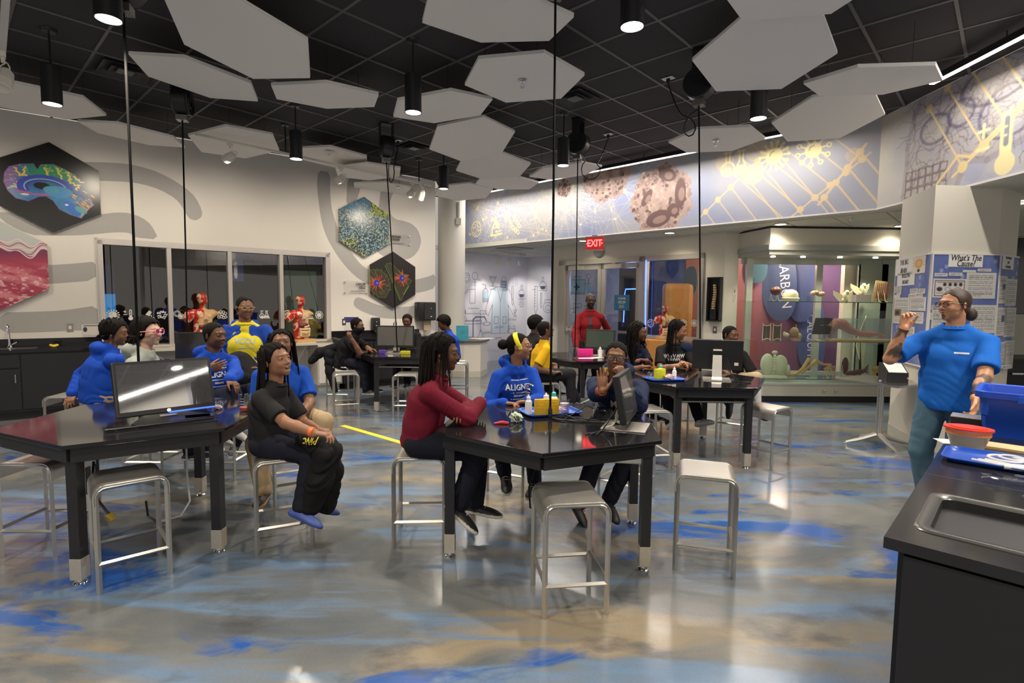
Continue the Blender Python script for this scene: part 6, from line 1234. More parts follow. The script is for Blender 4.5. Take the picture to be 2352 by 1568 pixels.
# ---------------------------------------------------------------- monitors
M_scr_img=M_screen
def monitor(name,label,c,yaw,w,h,z0,tilt,kind,base=True,scr=None):
    # faces local -y
    th=thing(name,label,'monitor',(c[0],c[1],TH),yaw); T=Matrix.Translation((0,0,z0))@Matrix.Rotation(tilt,4,'X')
    mb=MB(); mb.box(-w/2,w/2,-.012,.028,0,h,M=T,bev=.006); mb.build('bezel',M_blackplastic,parent=th)
    mb=MB(); bz=.018; mb.box(-w/2+bz,w/2-bz,-.0135,-.0125,bz+.012,h-bz,M=T); mb.build('screen',scr or M_screen,parent=th)
    mb=MB(); mb.lathe([(0,0),(.012,0)],12,M=T@Matrix.Translation((0,-.0135,.014))@Matrix.Rotation(PI/2,4,'X'),caps=False); mb.build('logo',M_steel,parent=th)
    if kind=='flat':    # low touch screen with flat foot
        mb=MB(); mb.box(-.04,.05,.02,.04,0,z0+.12,M=Matrix.Rotation(-.25,4,'X')); mb.build('stand',M_alu,parent=th); mb=MB(); mb.prism([(-.2,-.18),(.2,-.18),(.22,-.1),(.12,.1),(-.12,.1),(-.22,-.1)],0,.012); mb.build('foot',M_blackplastic,parent=th)
    elif kind=='neck':  # silver neck bent from a flat foot
        mb=MB(); nn=[(.16,.004),(.05,.010),(.085,.05),(.06,.3)]; v=[];f=[]
        P=[(.15,.006),(.10,.010),(.085,.03),(.075,.10),(.05,.30)]; ww=[.11,.05,.045,.045,.04]
        for (y,z),q in zip(P,ww): v+=[(-q,y,z),(q,y,z),(q,y+.008,z+.004),(-q,y+.008,z+.004)]
        for i in range(4):
            a=i*4;b=a+4; f+=[(a,a+1,b+1,b),(a+2,a+3,b+3,b+2),(a+1,a+2,b+2,b+1),(a+3,a,b,b+3)]
        f+=[(0,3,2,1),(16,17,18,19)]; mb.add(v,f); mb.build('neck',M_alu,parent=th)
        mb=MB(); mb.box(-.13,.13,-.1,.16,0,.008,bev=.002); mb.build('foot',M_alu,parent=th)
        mb=MB(); mb.box(-.06,.06,.028,.05,h*.35,h*.65,M=T); mb.build('mount',M_blackplastic,parent=th)
        mb=MB(); mb.box(-w*.42,-w*.34,.0285,.0295,.05,.08,M=T); mb.build('sticker',M_white,parent=th)
        mb=MB(); [mb.tube([(.02*k-.08,.03,z0+.15),(.02*k-.12,.09,z0+.03),(-.14-.03*k,.14,.006),(-.3,.15+.03*k,.006)],.004,5) for k in range(3)]; mb.build('cable',M_blackplastic,parent=th)
    return th
# ---------------------------------------------------------------- screens
def screenmat():
    m,n,out=nt('screen_reflective'); L=n.links.new
    b=n.nodes.new('ShaderNodeBsdfPrincipled'); b.inputs['Base Color'].default_value=(.05,.05,.055,1); b.inputs['Roughness'].default_value=.3
    g=n.nodes.new('ShaderNodeBsdfGlossy'); g.inputs['Roughness'].default_value=.03; mx=n.nodes.new('ShaderNodeMixShader'); mx.inputs[0].default_value=.30; L(b.outputs[0],mx.inputs[1]); L(g.outputs[0],mx.inputs[2]); L(mx.outputs[0],out.inputs[0]); return m
M_scr2=screenmat()
monitor('touch_monitor','large black touch monitor leaning back on the left table',(-2.15,3.32),math.radians(48),.54,.335,.035,-.26,'flat',scr=M_scr2)
mo=bpy.data.objects['touch_monitor']; mb=MB(); T=Matrix.Translation((0,0,.035))@Matrix.Rotation(-.26,4,'X'); mb.box(.0,.27,-.016,-.010,-.004,.006,M=T); mb.build('blue_strip',mat('blue_led',(.05,.15,.7),.3,emit=(.05,.15,.9),es=.8),parent=mo)
monitor('side_monitor','black monitor seen edge on at the centre table right corner',(.725,3.20),math.radians(69),.44,.28,.06,-.2,'neck',scr=M_scr2)
monitor('desk_monitor','black monitor turned away showing silver neck at the right table',(2.05,5.33),math.radians(180-18),.47,.30,.10,-.1,'neck')
monitor('desk_monitor','upright grey screened monitor facing camera on the back table',(-1.66,7.60),math.radians(3),.53,.31,.085,-.04,'neck',scr=mat('grey_screen',(.12,.115,.105),.25,spec=.7))
monitor('desk_monitor','dim dark green screened monitor behind head of boy with glasses',(1.22,7.45),math.radians(-22),.42,.28,.10,-.2,'neck',scr=mat('dim_screen',(.05,.07,.055),.2,spec=.8))
monitor('desk_monitor','dark monitor behind the grey hooded person on hidden table',(-3.36,5.72),math.radians(14),.45,.31,.08,-.08,'neck')
# ---------------------------------------------------------------- table top things
M_bluep=mat('blue_plastic',(.01,.07,.42),.3); M_clearp=glassmat('clear_plastic',(.92,.95,.97),.08); M_whitep=mat('white_plastic',(.75,.75,.74),.35)
def tray(c,rz,L,W,label,z=TH,m=None):
    th=thing('tray',label,'tray',(c[0],c[1],z),rz); mb=MB()
    def rr(l,w,r,n=5): return [(sx*(l-r)+r*math.cos(a),sy*(w-r)+r*math.sin(a)) for (sx,sy,a0) in ((1,1,0),(-1,1,PI/2),(-1,-1,PI),(1,-1,3*PI/2)) for a in np.linspace(a0,a0+PI/2,n)]
    rings=[(rr(L/2-.025,W/2-.025,.03),.004),(rr(L/2-.012,W/2-.012,.04),.012),(rr(L/2-.006,W/2-.006,.045),.02),(rr(L/2,W/2,.05),.021),(rr(L/2,W/2,.05),.017),(rr(L/2-.008,W/2-.008,.045),.016),(rr(L/2-.014,W/2-.014,.04),.008),(rr(L/2-.025,W/2-.025,.03),.0)]
    n=len(rings[0][0]); v=[];f=[]
    for pts,zz in rings: v+=[(x,y,zz) for x,y in pts]
    f.append(tuple(range(n))); f.append(tuple(range(7*n,8*n))[::-1])
    for i in range(7):
        for k in range(n): f.append((i*n+(k+1)%n,i*n+k,(i+1)*n+k,(i+1)*n+(k+1)%n))
    mb.add(v,f); mb.build('dish',m or M_bluep,parent=th,smooth=40); return th
def bottle(c,z,h,r,label,m=None,cap=None,nozzle=True):
    th=thing('bottle',label,'bottle',(c[0],c[1],z)); mb=MB(); mb.lathe([(0,0),(r,0),(r,h*.62),(r*.9,h*.7),(r*.45,h*.76),(r*.45,h*.8)],20); mb.build('body',m or M_whitep,parent=th,smooth=40)
    mb=MB(); mb.lathe([(r*.55,h*.78),(r*.55,h*.93),(r*.4,h*.96),(0,h)],16) if not nozzle else mb.lathe([(r*.6,h*.76),(r*.6,h*.9),(r*.3,h*.93),(r*.12,h*1.05),(0,h*1.05)],16); mb.build('cap',cap or M_whitep,parent=th,smooth=40); return th
def beaker(c,z,h,r,label,fill=None,fh=.2):
    th=thing('beaker',label,'beaker',(c[0],c[1],z)); mb=MB(); mb.lathe([(0,.002),(r*.92,.002),(r,h*.9),(r*1.08,h),(r*1.02,h*.98),(r*.95,h*.9),(r*.87,.006),(0,.006)],28); mb.build('glass',M_clearp,parent=th,smooth=True)
    mb=MB(); [mb.box(-r*.3,r*.3,-r-.0005,-r+.0005,h*q,h*q+.002) for q in (.3,.45,.6,.75)]; mb.build('graduation',M_white,parent=th)
    if fill: mb=MB(); mb.lathe([(0,.006),(r*.86,.006),(r*.87,h*fh),(0,h*fh)],20); mb.build('contents',fill,parent=th)
    return th
def sponge(c,z,sz,rz,label,col,name='sponge'):
    m=mat(name+str(col),col,.8,noise=.25,nscale=40,bump=.8,bscale=90); mb=MB(); mb.box(-sz[0]/2,sz[0]/2,-sz[1]/2,sz[1]/2,0,sz[2],bev=.004)
    # dimples
    for i in range(9):
        for j in range(5): mb.sph((-sz[0]/2+sz[0]*(i+.7)/10,-sz[1]/2-.0005,sz[2]*(j+.7)/6),.0028,6,4)
    o=mb.build(name,m,loc=(c[0],c[1],z),rz=rz,smooth=40); return tag(o,label,name)
def blob(name,label,c,r,m,cat,seed=1,flat=.5):
    rs=np.random.RandomState(seed); bm=bmesh.new(); bmesh.ops.create_icosphere(bm,subdivisions=3,radius=1)
    ph=rs.uniform(0,6,6)
    for v in bm.verts:
        d=v.co; k=1+.22*math.sin(d.x*5+ph[0])*math.cos(d.y*6+ph[1])+.16*math.sin(d.z*9+ph[2]+d.x*7); v.co=Vector((d.x*r[0]*k,d.y*r[1]*k,max(-.999,d.z)*r[2]*k+r[2]))
        if v.co.z<0: v.co.z=0
    me=bpy.data.meshes.new(name); bm.to_mesh(me); bm.free(); me.materials.append(m); o=bpy.data.objects.new(name,me); COL.objects.link(o); o.location=(c[0],c[1],c[2]); return tag(o,label,cat)
t=TH
tray((.26,3.59),math.radians(20),.40,.27,'blue plastic tray holding yellow sponge on the centre table')
zt_=TH+.0045
sponge((.235,3.52),zt_,(.165,.03,.105),math.radians(12),'tall yellow orange sponge block standing on the centre table tray',(.62,.36,.01))
bottle((.115,3.54),zt_,.125,.023,'small white bottle on the centre tray left of the sponge')
mb=MB(); mb.lathe([(.0,0),(.012,.0),(.013,.10),(.009,.14),(.013,.19),(.012,.19),(.008,.14),(.011,.10)],14); o=mb.build('pipette_tube',M_clearp,loc=(.105,3.60,zt_),smooth=True); tag(o,'clear plastic tube standing behind white bottle on centre tray','tube')
bottle((.235,3.585),zt_,.13,.03,'white dropper bottle mostly hidden behind the yellow sponge'); bottle((.29,3.62),zt_,.14,.028,'bottle with teal cap behind the yellow sponge',cap=mat('teal_cap',(.05,.45,.42),.4),nozzle=False)
beaker((.36,3.585),zt_,.095,.035,'clear beaker on the centre tray right of the sponge',fill=mat('pinkish_tissue',(.62,.5,.6),.8),fh=.7)
blob('crumpled_bag','crumpled clear and purple wrapper between sponge and beaker',(.335,3.545,zt_),(.03,.02,.025),mat('lilac_film',(.55,.45,.65),.3),'wrapper',3)
blob('soft_packet','pale green packet with black marks on the centre table',(.03,3.30,TH),(.04,.028,.032),mat('pale_green_cloth',(.5,.6,.45),.6),'packet',5)
o=bpy.data.objects['soft_packet']; mb=MB(); [mb.tube([(-.012+.012*k,-.029,.045),(-.0+.01*k,-.031,.02)],.004,5) for k in range(3)]; mb.build('black_mark',M_ink,parent=o)
mb=MB(); mb.tube([(-.05,0,.006),(0,.01,.010),(.04,0,.008)],[.004,.011,.009],8); o=mb.build('red_handle',mat('red_plastic',(.55,.02,.03),.35),loc=(-.055,3.24,TH),smooth=True); tag(o,'small red plastic tool lying left of pale green packet','tool')
mb=MB(); rs=np.random.RandomState(3)
for k in range(4):
    pts=[(.25,3.40,TH+.012)]+[(.25+.09*j+.02*math.sin(j*1.3+k),3.40-.018*j+.05*math.sin(j*.9+k*1.4),TH+.008+.02*max(0,math.sin(j*1.1+k))*(1 if k==1 else .2)) for j in range(1,5)]+[(.66,3.22,TH+.01)]
    mb.tube(pts,.0035,6)
pts=[(.34,3.38,TH+.006),(.42,3.47,TH+.03),(.50,3.52,TH+.07),(.545,3.50,TH+.05),(.53,3.44,TH+.008),(.45,3.36,TH+.006)]; mb.tube(pts,.0035,6)
tag(mb.build('cable_bundle',M_blackplastic,smooth=True),'tangle of thin black cables lying on the centre table','cables')
blob('crumpled_plastic','crumpled clear plastic beside arm of boy with glasses',(.62,3.62,TH),(.05,.035,.016),M_clearp,'wrapper',9)
# left table
beaker((-1.79,3.56),TH,.115,.04,'clear beaker with red liquid at the left table corner',fill=mat('red_liquid',(.5,.04,.03),.2),fh=.22)
blob('crumpled_wrapper','small crumpled pinkish wrapper at right foot of touch monitor',(-2.0,3.60,TH),(.03,.018,.015),mat('pink_film',(.55,.4,.42),.3),'wrapper',11)
mb=MB(); mb.box(-.07,.07,-.05,.05,0,.012,bev=.002); o=mb.build('yellow_folder',mat('yellow_card',(.6,.34,.02),.5),loc=(-1.98,3.34,TH),rz=.6); tag(o,'flat yellow card lying beneath the big touch monitor','card')
mb=MB(); mb.tube([(-.28,0,.012),(.28,0,.012)],.006,6); o=mb.build('rod',M_blackplastic,loc=(-2.05,3.12,TH),rz=math.radians(40)); tag(o,'thin black stylus forming front edge of the touch monitor foot','rod')  # loose rod drawn as the front edge of the touch monitor foot
# plugs dangling under the left table
def hang(pts,r,label,m,head=None,hm=None):
    mb=MB(); mb.tube(pts,r,6); o=mb.build('power_cable',m,smooth=True); tag(o,label,'cable')
    if head: e=Vector(pts[-1]); p=Vector(pts[-2]); d=(e-p).normalized(); mb=MB(); mb.box(-head,head,-head*.7,head*.7,0,head*3,M=Matrix.Translation(e)@d.to_track_quat('Z','Y').to_matrix().to_4x4(),bev=.004); mb.build('plug',hm,parent=o)
    return o
P=lambda x,y,Y:tuple(aty(x,y,Y))
hang([P(215,1060,3.0),P(213,1090,2.95),P(226,1150,2.95),P(250,1180,2.95)],.007,'black cable with yellow plug dangling under the left table',M_blackplastic,.014,mat('yellow_plug',(.65,.42,.02),.4))
hang([P(428,1030,3.6),P(430,1090,3.55),P(436,1150,3.5),P(415,1185,3.45),P(385,1192,3.4)],.006,'white cable looping down from the left table to floor',M_whitep,.012,M_whitep)
hang([P(335,1150,3.5),P(340,1185,3.5),P(360,1198,3.45),P(375,1196,3.4)],.007,'black cable looping low between stool and left table',M_blackplastic)
hang([P(1228,1075,3.55),P(1215,1120,3.5),P(1218,1165,3.5),P(1240,1176,3.5),P(1250,1170,3.5)],.007,'black cable hanging under the centre table into a loop',M_blackplastic)
# right table tray
tray((1.50,5.22),math.radians(12),.38,.26,'blue tray on the right table with yellow box and bottle')
sponge((1.47,5.28),zt_,(.11,.05,.10),.5,'bright yellow green ribbed sponge box on right table tray',(.55,.55,.02),'sponge_box')
bottle((1.62,5.30),zt_,.115,.021,'white labelled bottle on the right table tray'); bottle((1.50,5.36),zt_,.13,.028,'pale teal capped bottle behind the yellow sponge box',cap=MATS['teal_cap'],nozzle=False)
beaker((1.36,5.22),zt_,.075,.028,'small clear beaker at left end of right table tray')
blob('pink_tissue','crumpled pink tissue on the right table tray',(1.555,5.25,zt_),(.045,.03,.025),mat('pink_tissue',(.7,.45,.42),.8),'tissue',4)
mb=MB(); mb.lathe([(.0,.10),(.006,.10),(.035,.0),(.033,.0),(.005,.097)],16,M=Matrix.Translation((0,0,.1))@Matrix.Rotation(PI,4,'X')); o=mb.build('clear_funnel',M_clearp,loc=(1.66,5.62,TH),smooth=True); tag(o,'clear plastic funnel before the hands of braided girl','funnel')
# back-right table
sponge((1.02,7.42),TH,(.21,.06,.11),.05,'bright pink sponge box on the table before the man in red',(.75,.02,.25),'pink_box'); bottle((1.22,7.38),TH,.14,.03,'white bottle right of the bright pink box')
for k in range(3):
    mb=MB(); mb.box(-.1,.1,-.06,.06,0,.0015); o=mb.build('worksheet',M_paper,loc=(1.0+.07*k,7.2+.03*k,TH+.0015*k),rz=.3*k); tag(o,'white worksheet before the pink box, '+('lowest and leftmost','middle one','topmost and rightmost')[k],'paper','worksheets by the pink box')
# items under back monitor
sponge((-1.83,7.55),TH,(.10,.06,.05),0,'purple and blue packet under left side of back monitor',(.13,.06,.4),'purple_packet'); sponge((-1.50,7.52),TH,(.13,.05,.045),0,'yellow packet under right side of back monitor',(.6,.55,.03),'yellow_packet')
# ---------------------------------------------------------------- foreground sink counter, lower right
C0=np.array([1.0515,1.4633]); CU=np.array([.69443,.71956]); CV=np.array([.71956,-.69443])
MC=Matrix(((CU[0],CV[0],0,C0[0]),(CU[1],CV[1],0,C0[1]),(0,0,1,0),(0,0,0,1)))   # local x away, y to the right (left-handed; faces recalculated)
def cbuild(mb,name,m,parent=None,smooth=False,MM=None):
    # mirror so the frame is right-handed: local y = -CV
    Mr=Matrix(((CU[0],-CV[0],0,C0[0]),(CU[1],-CV[1],0,C0[1]),(0,0,1,0),(0,0,0,1))); o=mb.build(name,m,parent=parent,smooth=smooth)
    if parent is None: setM(o,Mr)
    return o
fc=thing('sink_counter','near black sink counter at lower right with blue bin and trays','counter',(0,0,0)); Mr=Matrix(((CU[0],-CV[0],0,C0[0]),(CU[1],-CV[1],0,C0[1]),(0,0,1,0),(0,0,0,1))); setM(fc,Mr)
TT=2.6; CH=.865
s0,s1,t0_,t1_=.139,.545,.063,.80
mb=MB()
for (a,b,c,d) in ((0,s0,-TT,0),(s1,2.1,-TT,0),(s0,s1,-t0_,0),(s0,s1,-TT,-t1_)): mb.box(a,b,c,d,CH-.032,CH)
mb.build('worktop',mat('worn_epoxy',(.016,.016,.019),.13,spec=.55,noise=.15,nscale=4),parent=fc)
mb=MB()
def rrect(a,b,c,d,r,n=6): return [(cx+r*math.cos(t),cy+r*math.sin(t)) for (cx,cy,a0) in ((b-r,d-r,0),(a+r,d-r,PI/2),(a+r,c+r,PI),(b-r,c+r,3*PI/2)) for t in np.linspace(a0,a0+PI/2,n)]
def loft(mb,rings,cap0=False,cap1=True):
    n=len(rings[0][0]); v=[];f=[]
    for pts,z in rings: v+=[(x,y,z) for x,y in pts]
    for i in range(len(rings)-1):
        for k in range(n): f.append((i*n+k,i*n+(k+1)%n,(i+1)*n+(k+1)%n,(i+1)*n+k))
    if cap1: f.append(tuple(range((len(rings)-1)*n,len(rings)*n)))
    mb.add(v,[q[::-1] for q in f])
R4=lambda g,r:rrect(s0-g,s1+g,-t1_-g,-t0_+g,r)
loft(mb,[(R4(.018,.05),CH+.0005),(R4(.014,.05),CH+.005),(R4(.006,.05),CH+.006),(R4(-.012,.045),CH+.004),(R4(-.02,.04),CH-.004)],cap1=False); mb.build('sink_rim',mat('rim_grey',(.07,.07,.068),.25,spec=.7),parent=fc,smooth=True)
mb=MB(); loft(mb,[(R4(-.02,.04),CH-.004),(R4(-.035,.04),CH-.20),(R4(-.06,.03),CH-.215)]); mb.build('sink_basin',mat('basin_black',(.012,.012,.013),.5),parent=fc,smooth=50)
mb=MB(); mb.box(.035,2.08,-TT,-.04,.1,CH-.032); mb.box(.09,2.05,-TT,-.1,0,.1); mb.build('carcass',M_blackmat,parent=fc)
for i,(a,b) in enumerate(((-.43,-.045),(-.98,-.44),(-1.6,-.99),(-2.3,-1.61))):
    mb=MB(); mb.box(.015,.034,a,b,.11,CH-.045,bev=.002); mb.build('end_panel',M_blackmat,parent=fc)
for i in range(3):
    mb=MB(); mb.box(.1+i*.65,.1+i*.65+.64,-.04,-.022,.11,CH-.045,bev=.002); mb.build('door',M_blackmat,parent=fc)
mb=MB(); mb.box(.80,.803,-TT,0,CH,CH+.0006); mb.build('joint',mat('joint_grey',(.06,.06,.06),.5),parent=fc)
def on_c(s,t,z=CH): return (C0[0]+CU[0]*s+CV[0]*t,C0[1]+CU[1]*s+CV[1]*t,z)
CA=math.atan2(CU[1],CU[0])
# blue storage bin
bn=thing('storage_bin','large blue plastic storage bin on the near sink counter','bin',on_c(1.80,.12),CA); Lb,Wb,Hb=.32,.60,.225
def bw(z): k=z/Hb*.03; return k
mb=MB(); n4=lambda e,r:rrect(-e,Lb+e,-Wb-e,0+e,r)
v=[(n4(-.0,.03),.0),(n4(.012,.035),Hb*.45),(n4(.016,.035),Hb*.47),(n4(.020,.04),Hb*.8),(n4(.022,.04),Hb*.82),(n4(.022,.04),Hb-.03),(n4(.04,.05),Hb-.03),(n4(.042,.05),Hb),(n4(.036,.05),Hb+.004),(n4(.02,.04),Hb),(n4(.01,.035),Hb-.03),(n4(-.008,.03),.01)]
n=len(v[0][0]); vv=[];ff=[]
for pts,z in v: vv+=[(x,y,z) for x,y in pts]
for i in range(len(v)-1):
    for k in range(n): ff.append((i*n+k,i*n+(k+1)%n,(i+1)*n+(k+1)%n,(i+1)*n+k))
ff.append(tuple(range(n))[::-1]); ff.append(tuple(range((len(v)-1)*n,len(v)*n))); mb.add(vv,ff); mb.build('tub',mat('bin_blue',(.01,.07,.50),.35),parent=bn,smooth=40)
mb=MB(); mb.box(-.045,-.02,-.42,-.12,Hb-.045,Hb-.006,bev=.006); mb.build('handle_lip',MATS['bin_blue'],parent=bn)
# red lidded tub
cnt=thing('food_tub','clear food tub with red lid on the near counter','container',on_c(1.44,.085)); 
def ell(a,b,n=28): return [(a*math.cos(t),b*math.sin(t)) for t in np.linspace(0,2*PI,n,endpoint=False)]
mb=MB(); rg=[(ell(.06,.045),.0),(ell(.078,.06),.055),(ell(.082,.064),.058),(ell(.084,.066),.085)]
n=28; vv=[];ff=[]
for pts,z in rg: vv+=[(x,y,z) for x,y in pts]
for i in range(3):
    for k in range(n): ff.append((i*n+k,i*n+(k+1)%n,(i+1)*n+(k+1)%n,(i+1)*n+k))
ff.append(tuple(range(n))[::-1]); mb.add(vv,ff); mb.build('tub',mat('milky_plastic',(.55,.50,.44),.3),parent=cnt,smooth=40)
mb=MB(); mb.prism(ell(.092,.074),.084,.092); mb.prism(ell(.07,.054),.092,.096); mb.build('lid',mat('red_lid',(.75,.05,.02),.3),parent=cnt,smooth=40)
mb=MB(); mb.prism(ell(.0835,.0655),.06,.084); mb.build('lid_skirt',mat('orange_band',(.7,.22,.08),.4),parent=cnt)
cnt.rotation_euler=(0,0,CA-PI/2)
tr=tray(on_c(1.19,.23)[:2],CA-PI/2,.42,.27,'blue tray of white plastic tools on the near counter',z=CH)
mb=MB(); [mb.tube([on_c(1.12+.02*k,.12+.02*k,CH+.016),on_c(1.09+.015*k,.2+.02*k,CH+.018),on_c(1.14+.01*k,.30,CH+.016)],.005,6) for k in range(3)]; tag(mb.build('plastic_tools',M_whitep,smooth=True),'white plastic strips lying in tray on near counter','tools')
mb=MB(); mb.torus(.055,.006,24,6,M=Matrix.Translation(on_c(1.24,.22,CH+.014))); mb.torus(.04,.005,24,6,M=Matrix.Translation(on_c(1.25,.24,CH+.02))); tag(mb.build('plastic_rings',M_whitep,smooth=True),'white plastic rings lying in tray on near counter','rings')
mb=MB(); mb.tube([on_c(1.06,.22,CH+.02),on_c(1.08,.33,CH+.02)],.009,10); tag(mb.build('marker_pen',M_whitep),'white marker pen on edge of near blue tray','pen')
o=blob('plastic_bag','crumpled clear plastic bag beyond the near sink',on_c(.86,.30),(.12,.06,.018),M_clearp,'bag',8); o.rotation_euler=(0,0,CA-PI/2)
mb=MB(); mb.box(-.06,.06,-.16,.16,0,.012,bev=.001); o=mb.build('wooden_box',mat('tan_cardboard',(.60,.42,.22),.6,noise=.1,nscale=20),loc=on_c(1.53,.26),rz=CA); tag(o,'flat tan cardboard strip with small print under the blue bin','box')
mb=MB(); [mb.box(-.02,.02,-.15+.012*k,-.145+.012*k,.012,.0125) for k in range(3)]; mb.build('print',M_ink,parent=o)
mb=MB(); mb.box(-.05,.05,-.05,.05,0,.002); mb.build; o=mb.build('paper_scrap',M_paper,loc=on_c(1.5,.02),rz=CA+.5); tag(o,'small white paper scrap beside the red lidded tub','paper')
mb=MB(); mb.box(-.06,.06,-.075,.075,0,.06,0,bev=.003); mb.box(-.062,.062,-.077,.077,.06,.066,1,bev=.001); o=mb.build('black_box',[M_blackplastic,M_alu],loc=on_c(1.95,.06),rz=CA); tag(o,'small black box with silver top edge near instructor hand','box')
# ---------------------------------------------------------------- steel bistro table and leaflet box
st_c=np.array([3.98,5.72]); th=thing('steel_table','square steel cafe table on a single post by the display case','table',(st_c[0],st_c[1],0),math.radians(28)); hz=.715
mb=MB(); mb.prism(rrect(-.33,.33,-.33,.33,.04),hz-.02,hz); o=mb.build('tabletop',mat('rippled_steel',(.55,.52,.50),.18,.95,noise=.3,nscale=40,bump=1,bscale=50),parent=th)
mb=MB(); 
for sgn in (-1,1):
    for k in range(42): x=-.33+.66*(k+.5)/42; mb.box(x-.004,x+.004,sgn*.33-.002,sgn*.33+.002,hz-.02,hz+.001); mb.box(sgn*.33-.002,sgn*.33+.002,x-.004,x+.004,hz-.02,hz+.001)
mb.build('edge_ribs',M_steel,parent=th)
mb=MB(); mb.lathe([(.032,.1),(.032,hz-.02)],20); mb.build('post',M_alu2,parent=th,smooth=True)
for k in range(4):
    mb=MB(); a=PI/4+k*PI/2+.2; mb.tube([(.03*math.cos(a),.03*math.sin(a),.12),(.2*math.cos(a),.2*math.sin(a),.06),(.33*math.cos(a),.33*math.sin(a),.028)],[.03,.022,.014],8); mb.lathe([(0,0),(.022,0),(.02,.02),(0,.024)],12,cx=.33*math.cos(a),cy=.33*math.sin(a)); mb.build('foot',M_alu2,parent=th,smooth=True)
mb=MB(); mb.tube([(-.04,-.05,hz+.004),(.06,-.07,hz+.004)],.006,6); o=mb.build('white_pen',M_whitep,loc=(st_c[0]-.02,st_c[1]-.0,0)); tag(o,'small white item lying on the steel cafe table','pen')
bxc=aty(2052,868,5.62); th=thing('leaflet_box','black box with sloped white label standing on steel table','box',(bxc[0]-.0,5.62,hz),math.radians(-12))
mb=MB(); pr=[(-.09,0),(.11,0),(.11,.19),(.06,.19),(-.09,.10)]; M=Matrix(((0,1,0,0),(0,0,0,0),(1,0,0,0),(0,0,0,1)))
v=[(-.10,y,z) for y,z in pr]+[(.10,y,z) for y,z in pr]; f=[(0,1,2,3,4),(9,8,7,6,5)]+[(i,i+5,(i+1)%5+5,(i+1)%5) for i in range(5)]; mb.add(v,f); mb.build('case',M_blackplastic,parent=th)
mb=MB(); v=[(-.085,-.088,.104),(.085,-.088,.104),(.085,.052,.188),(-.085,.052,.188)]; v=[(x,y-.002,z+.003) for x,y,z in v]; mb.add(v,[(0,1,2,3)]); mb.build('label_sheet',M_paper,parent=th)
mb=MB(); mb.sph((.09,-.092,.05),.01,8,6); mb.build('lock',M_steel,parent=th)
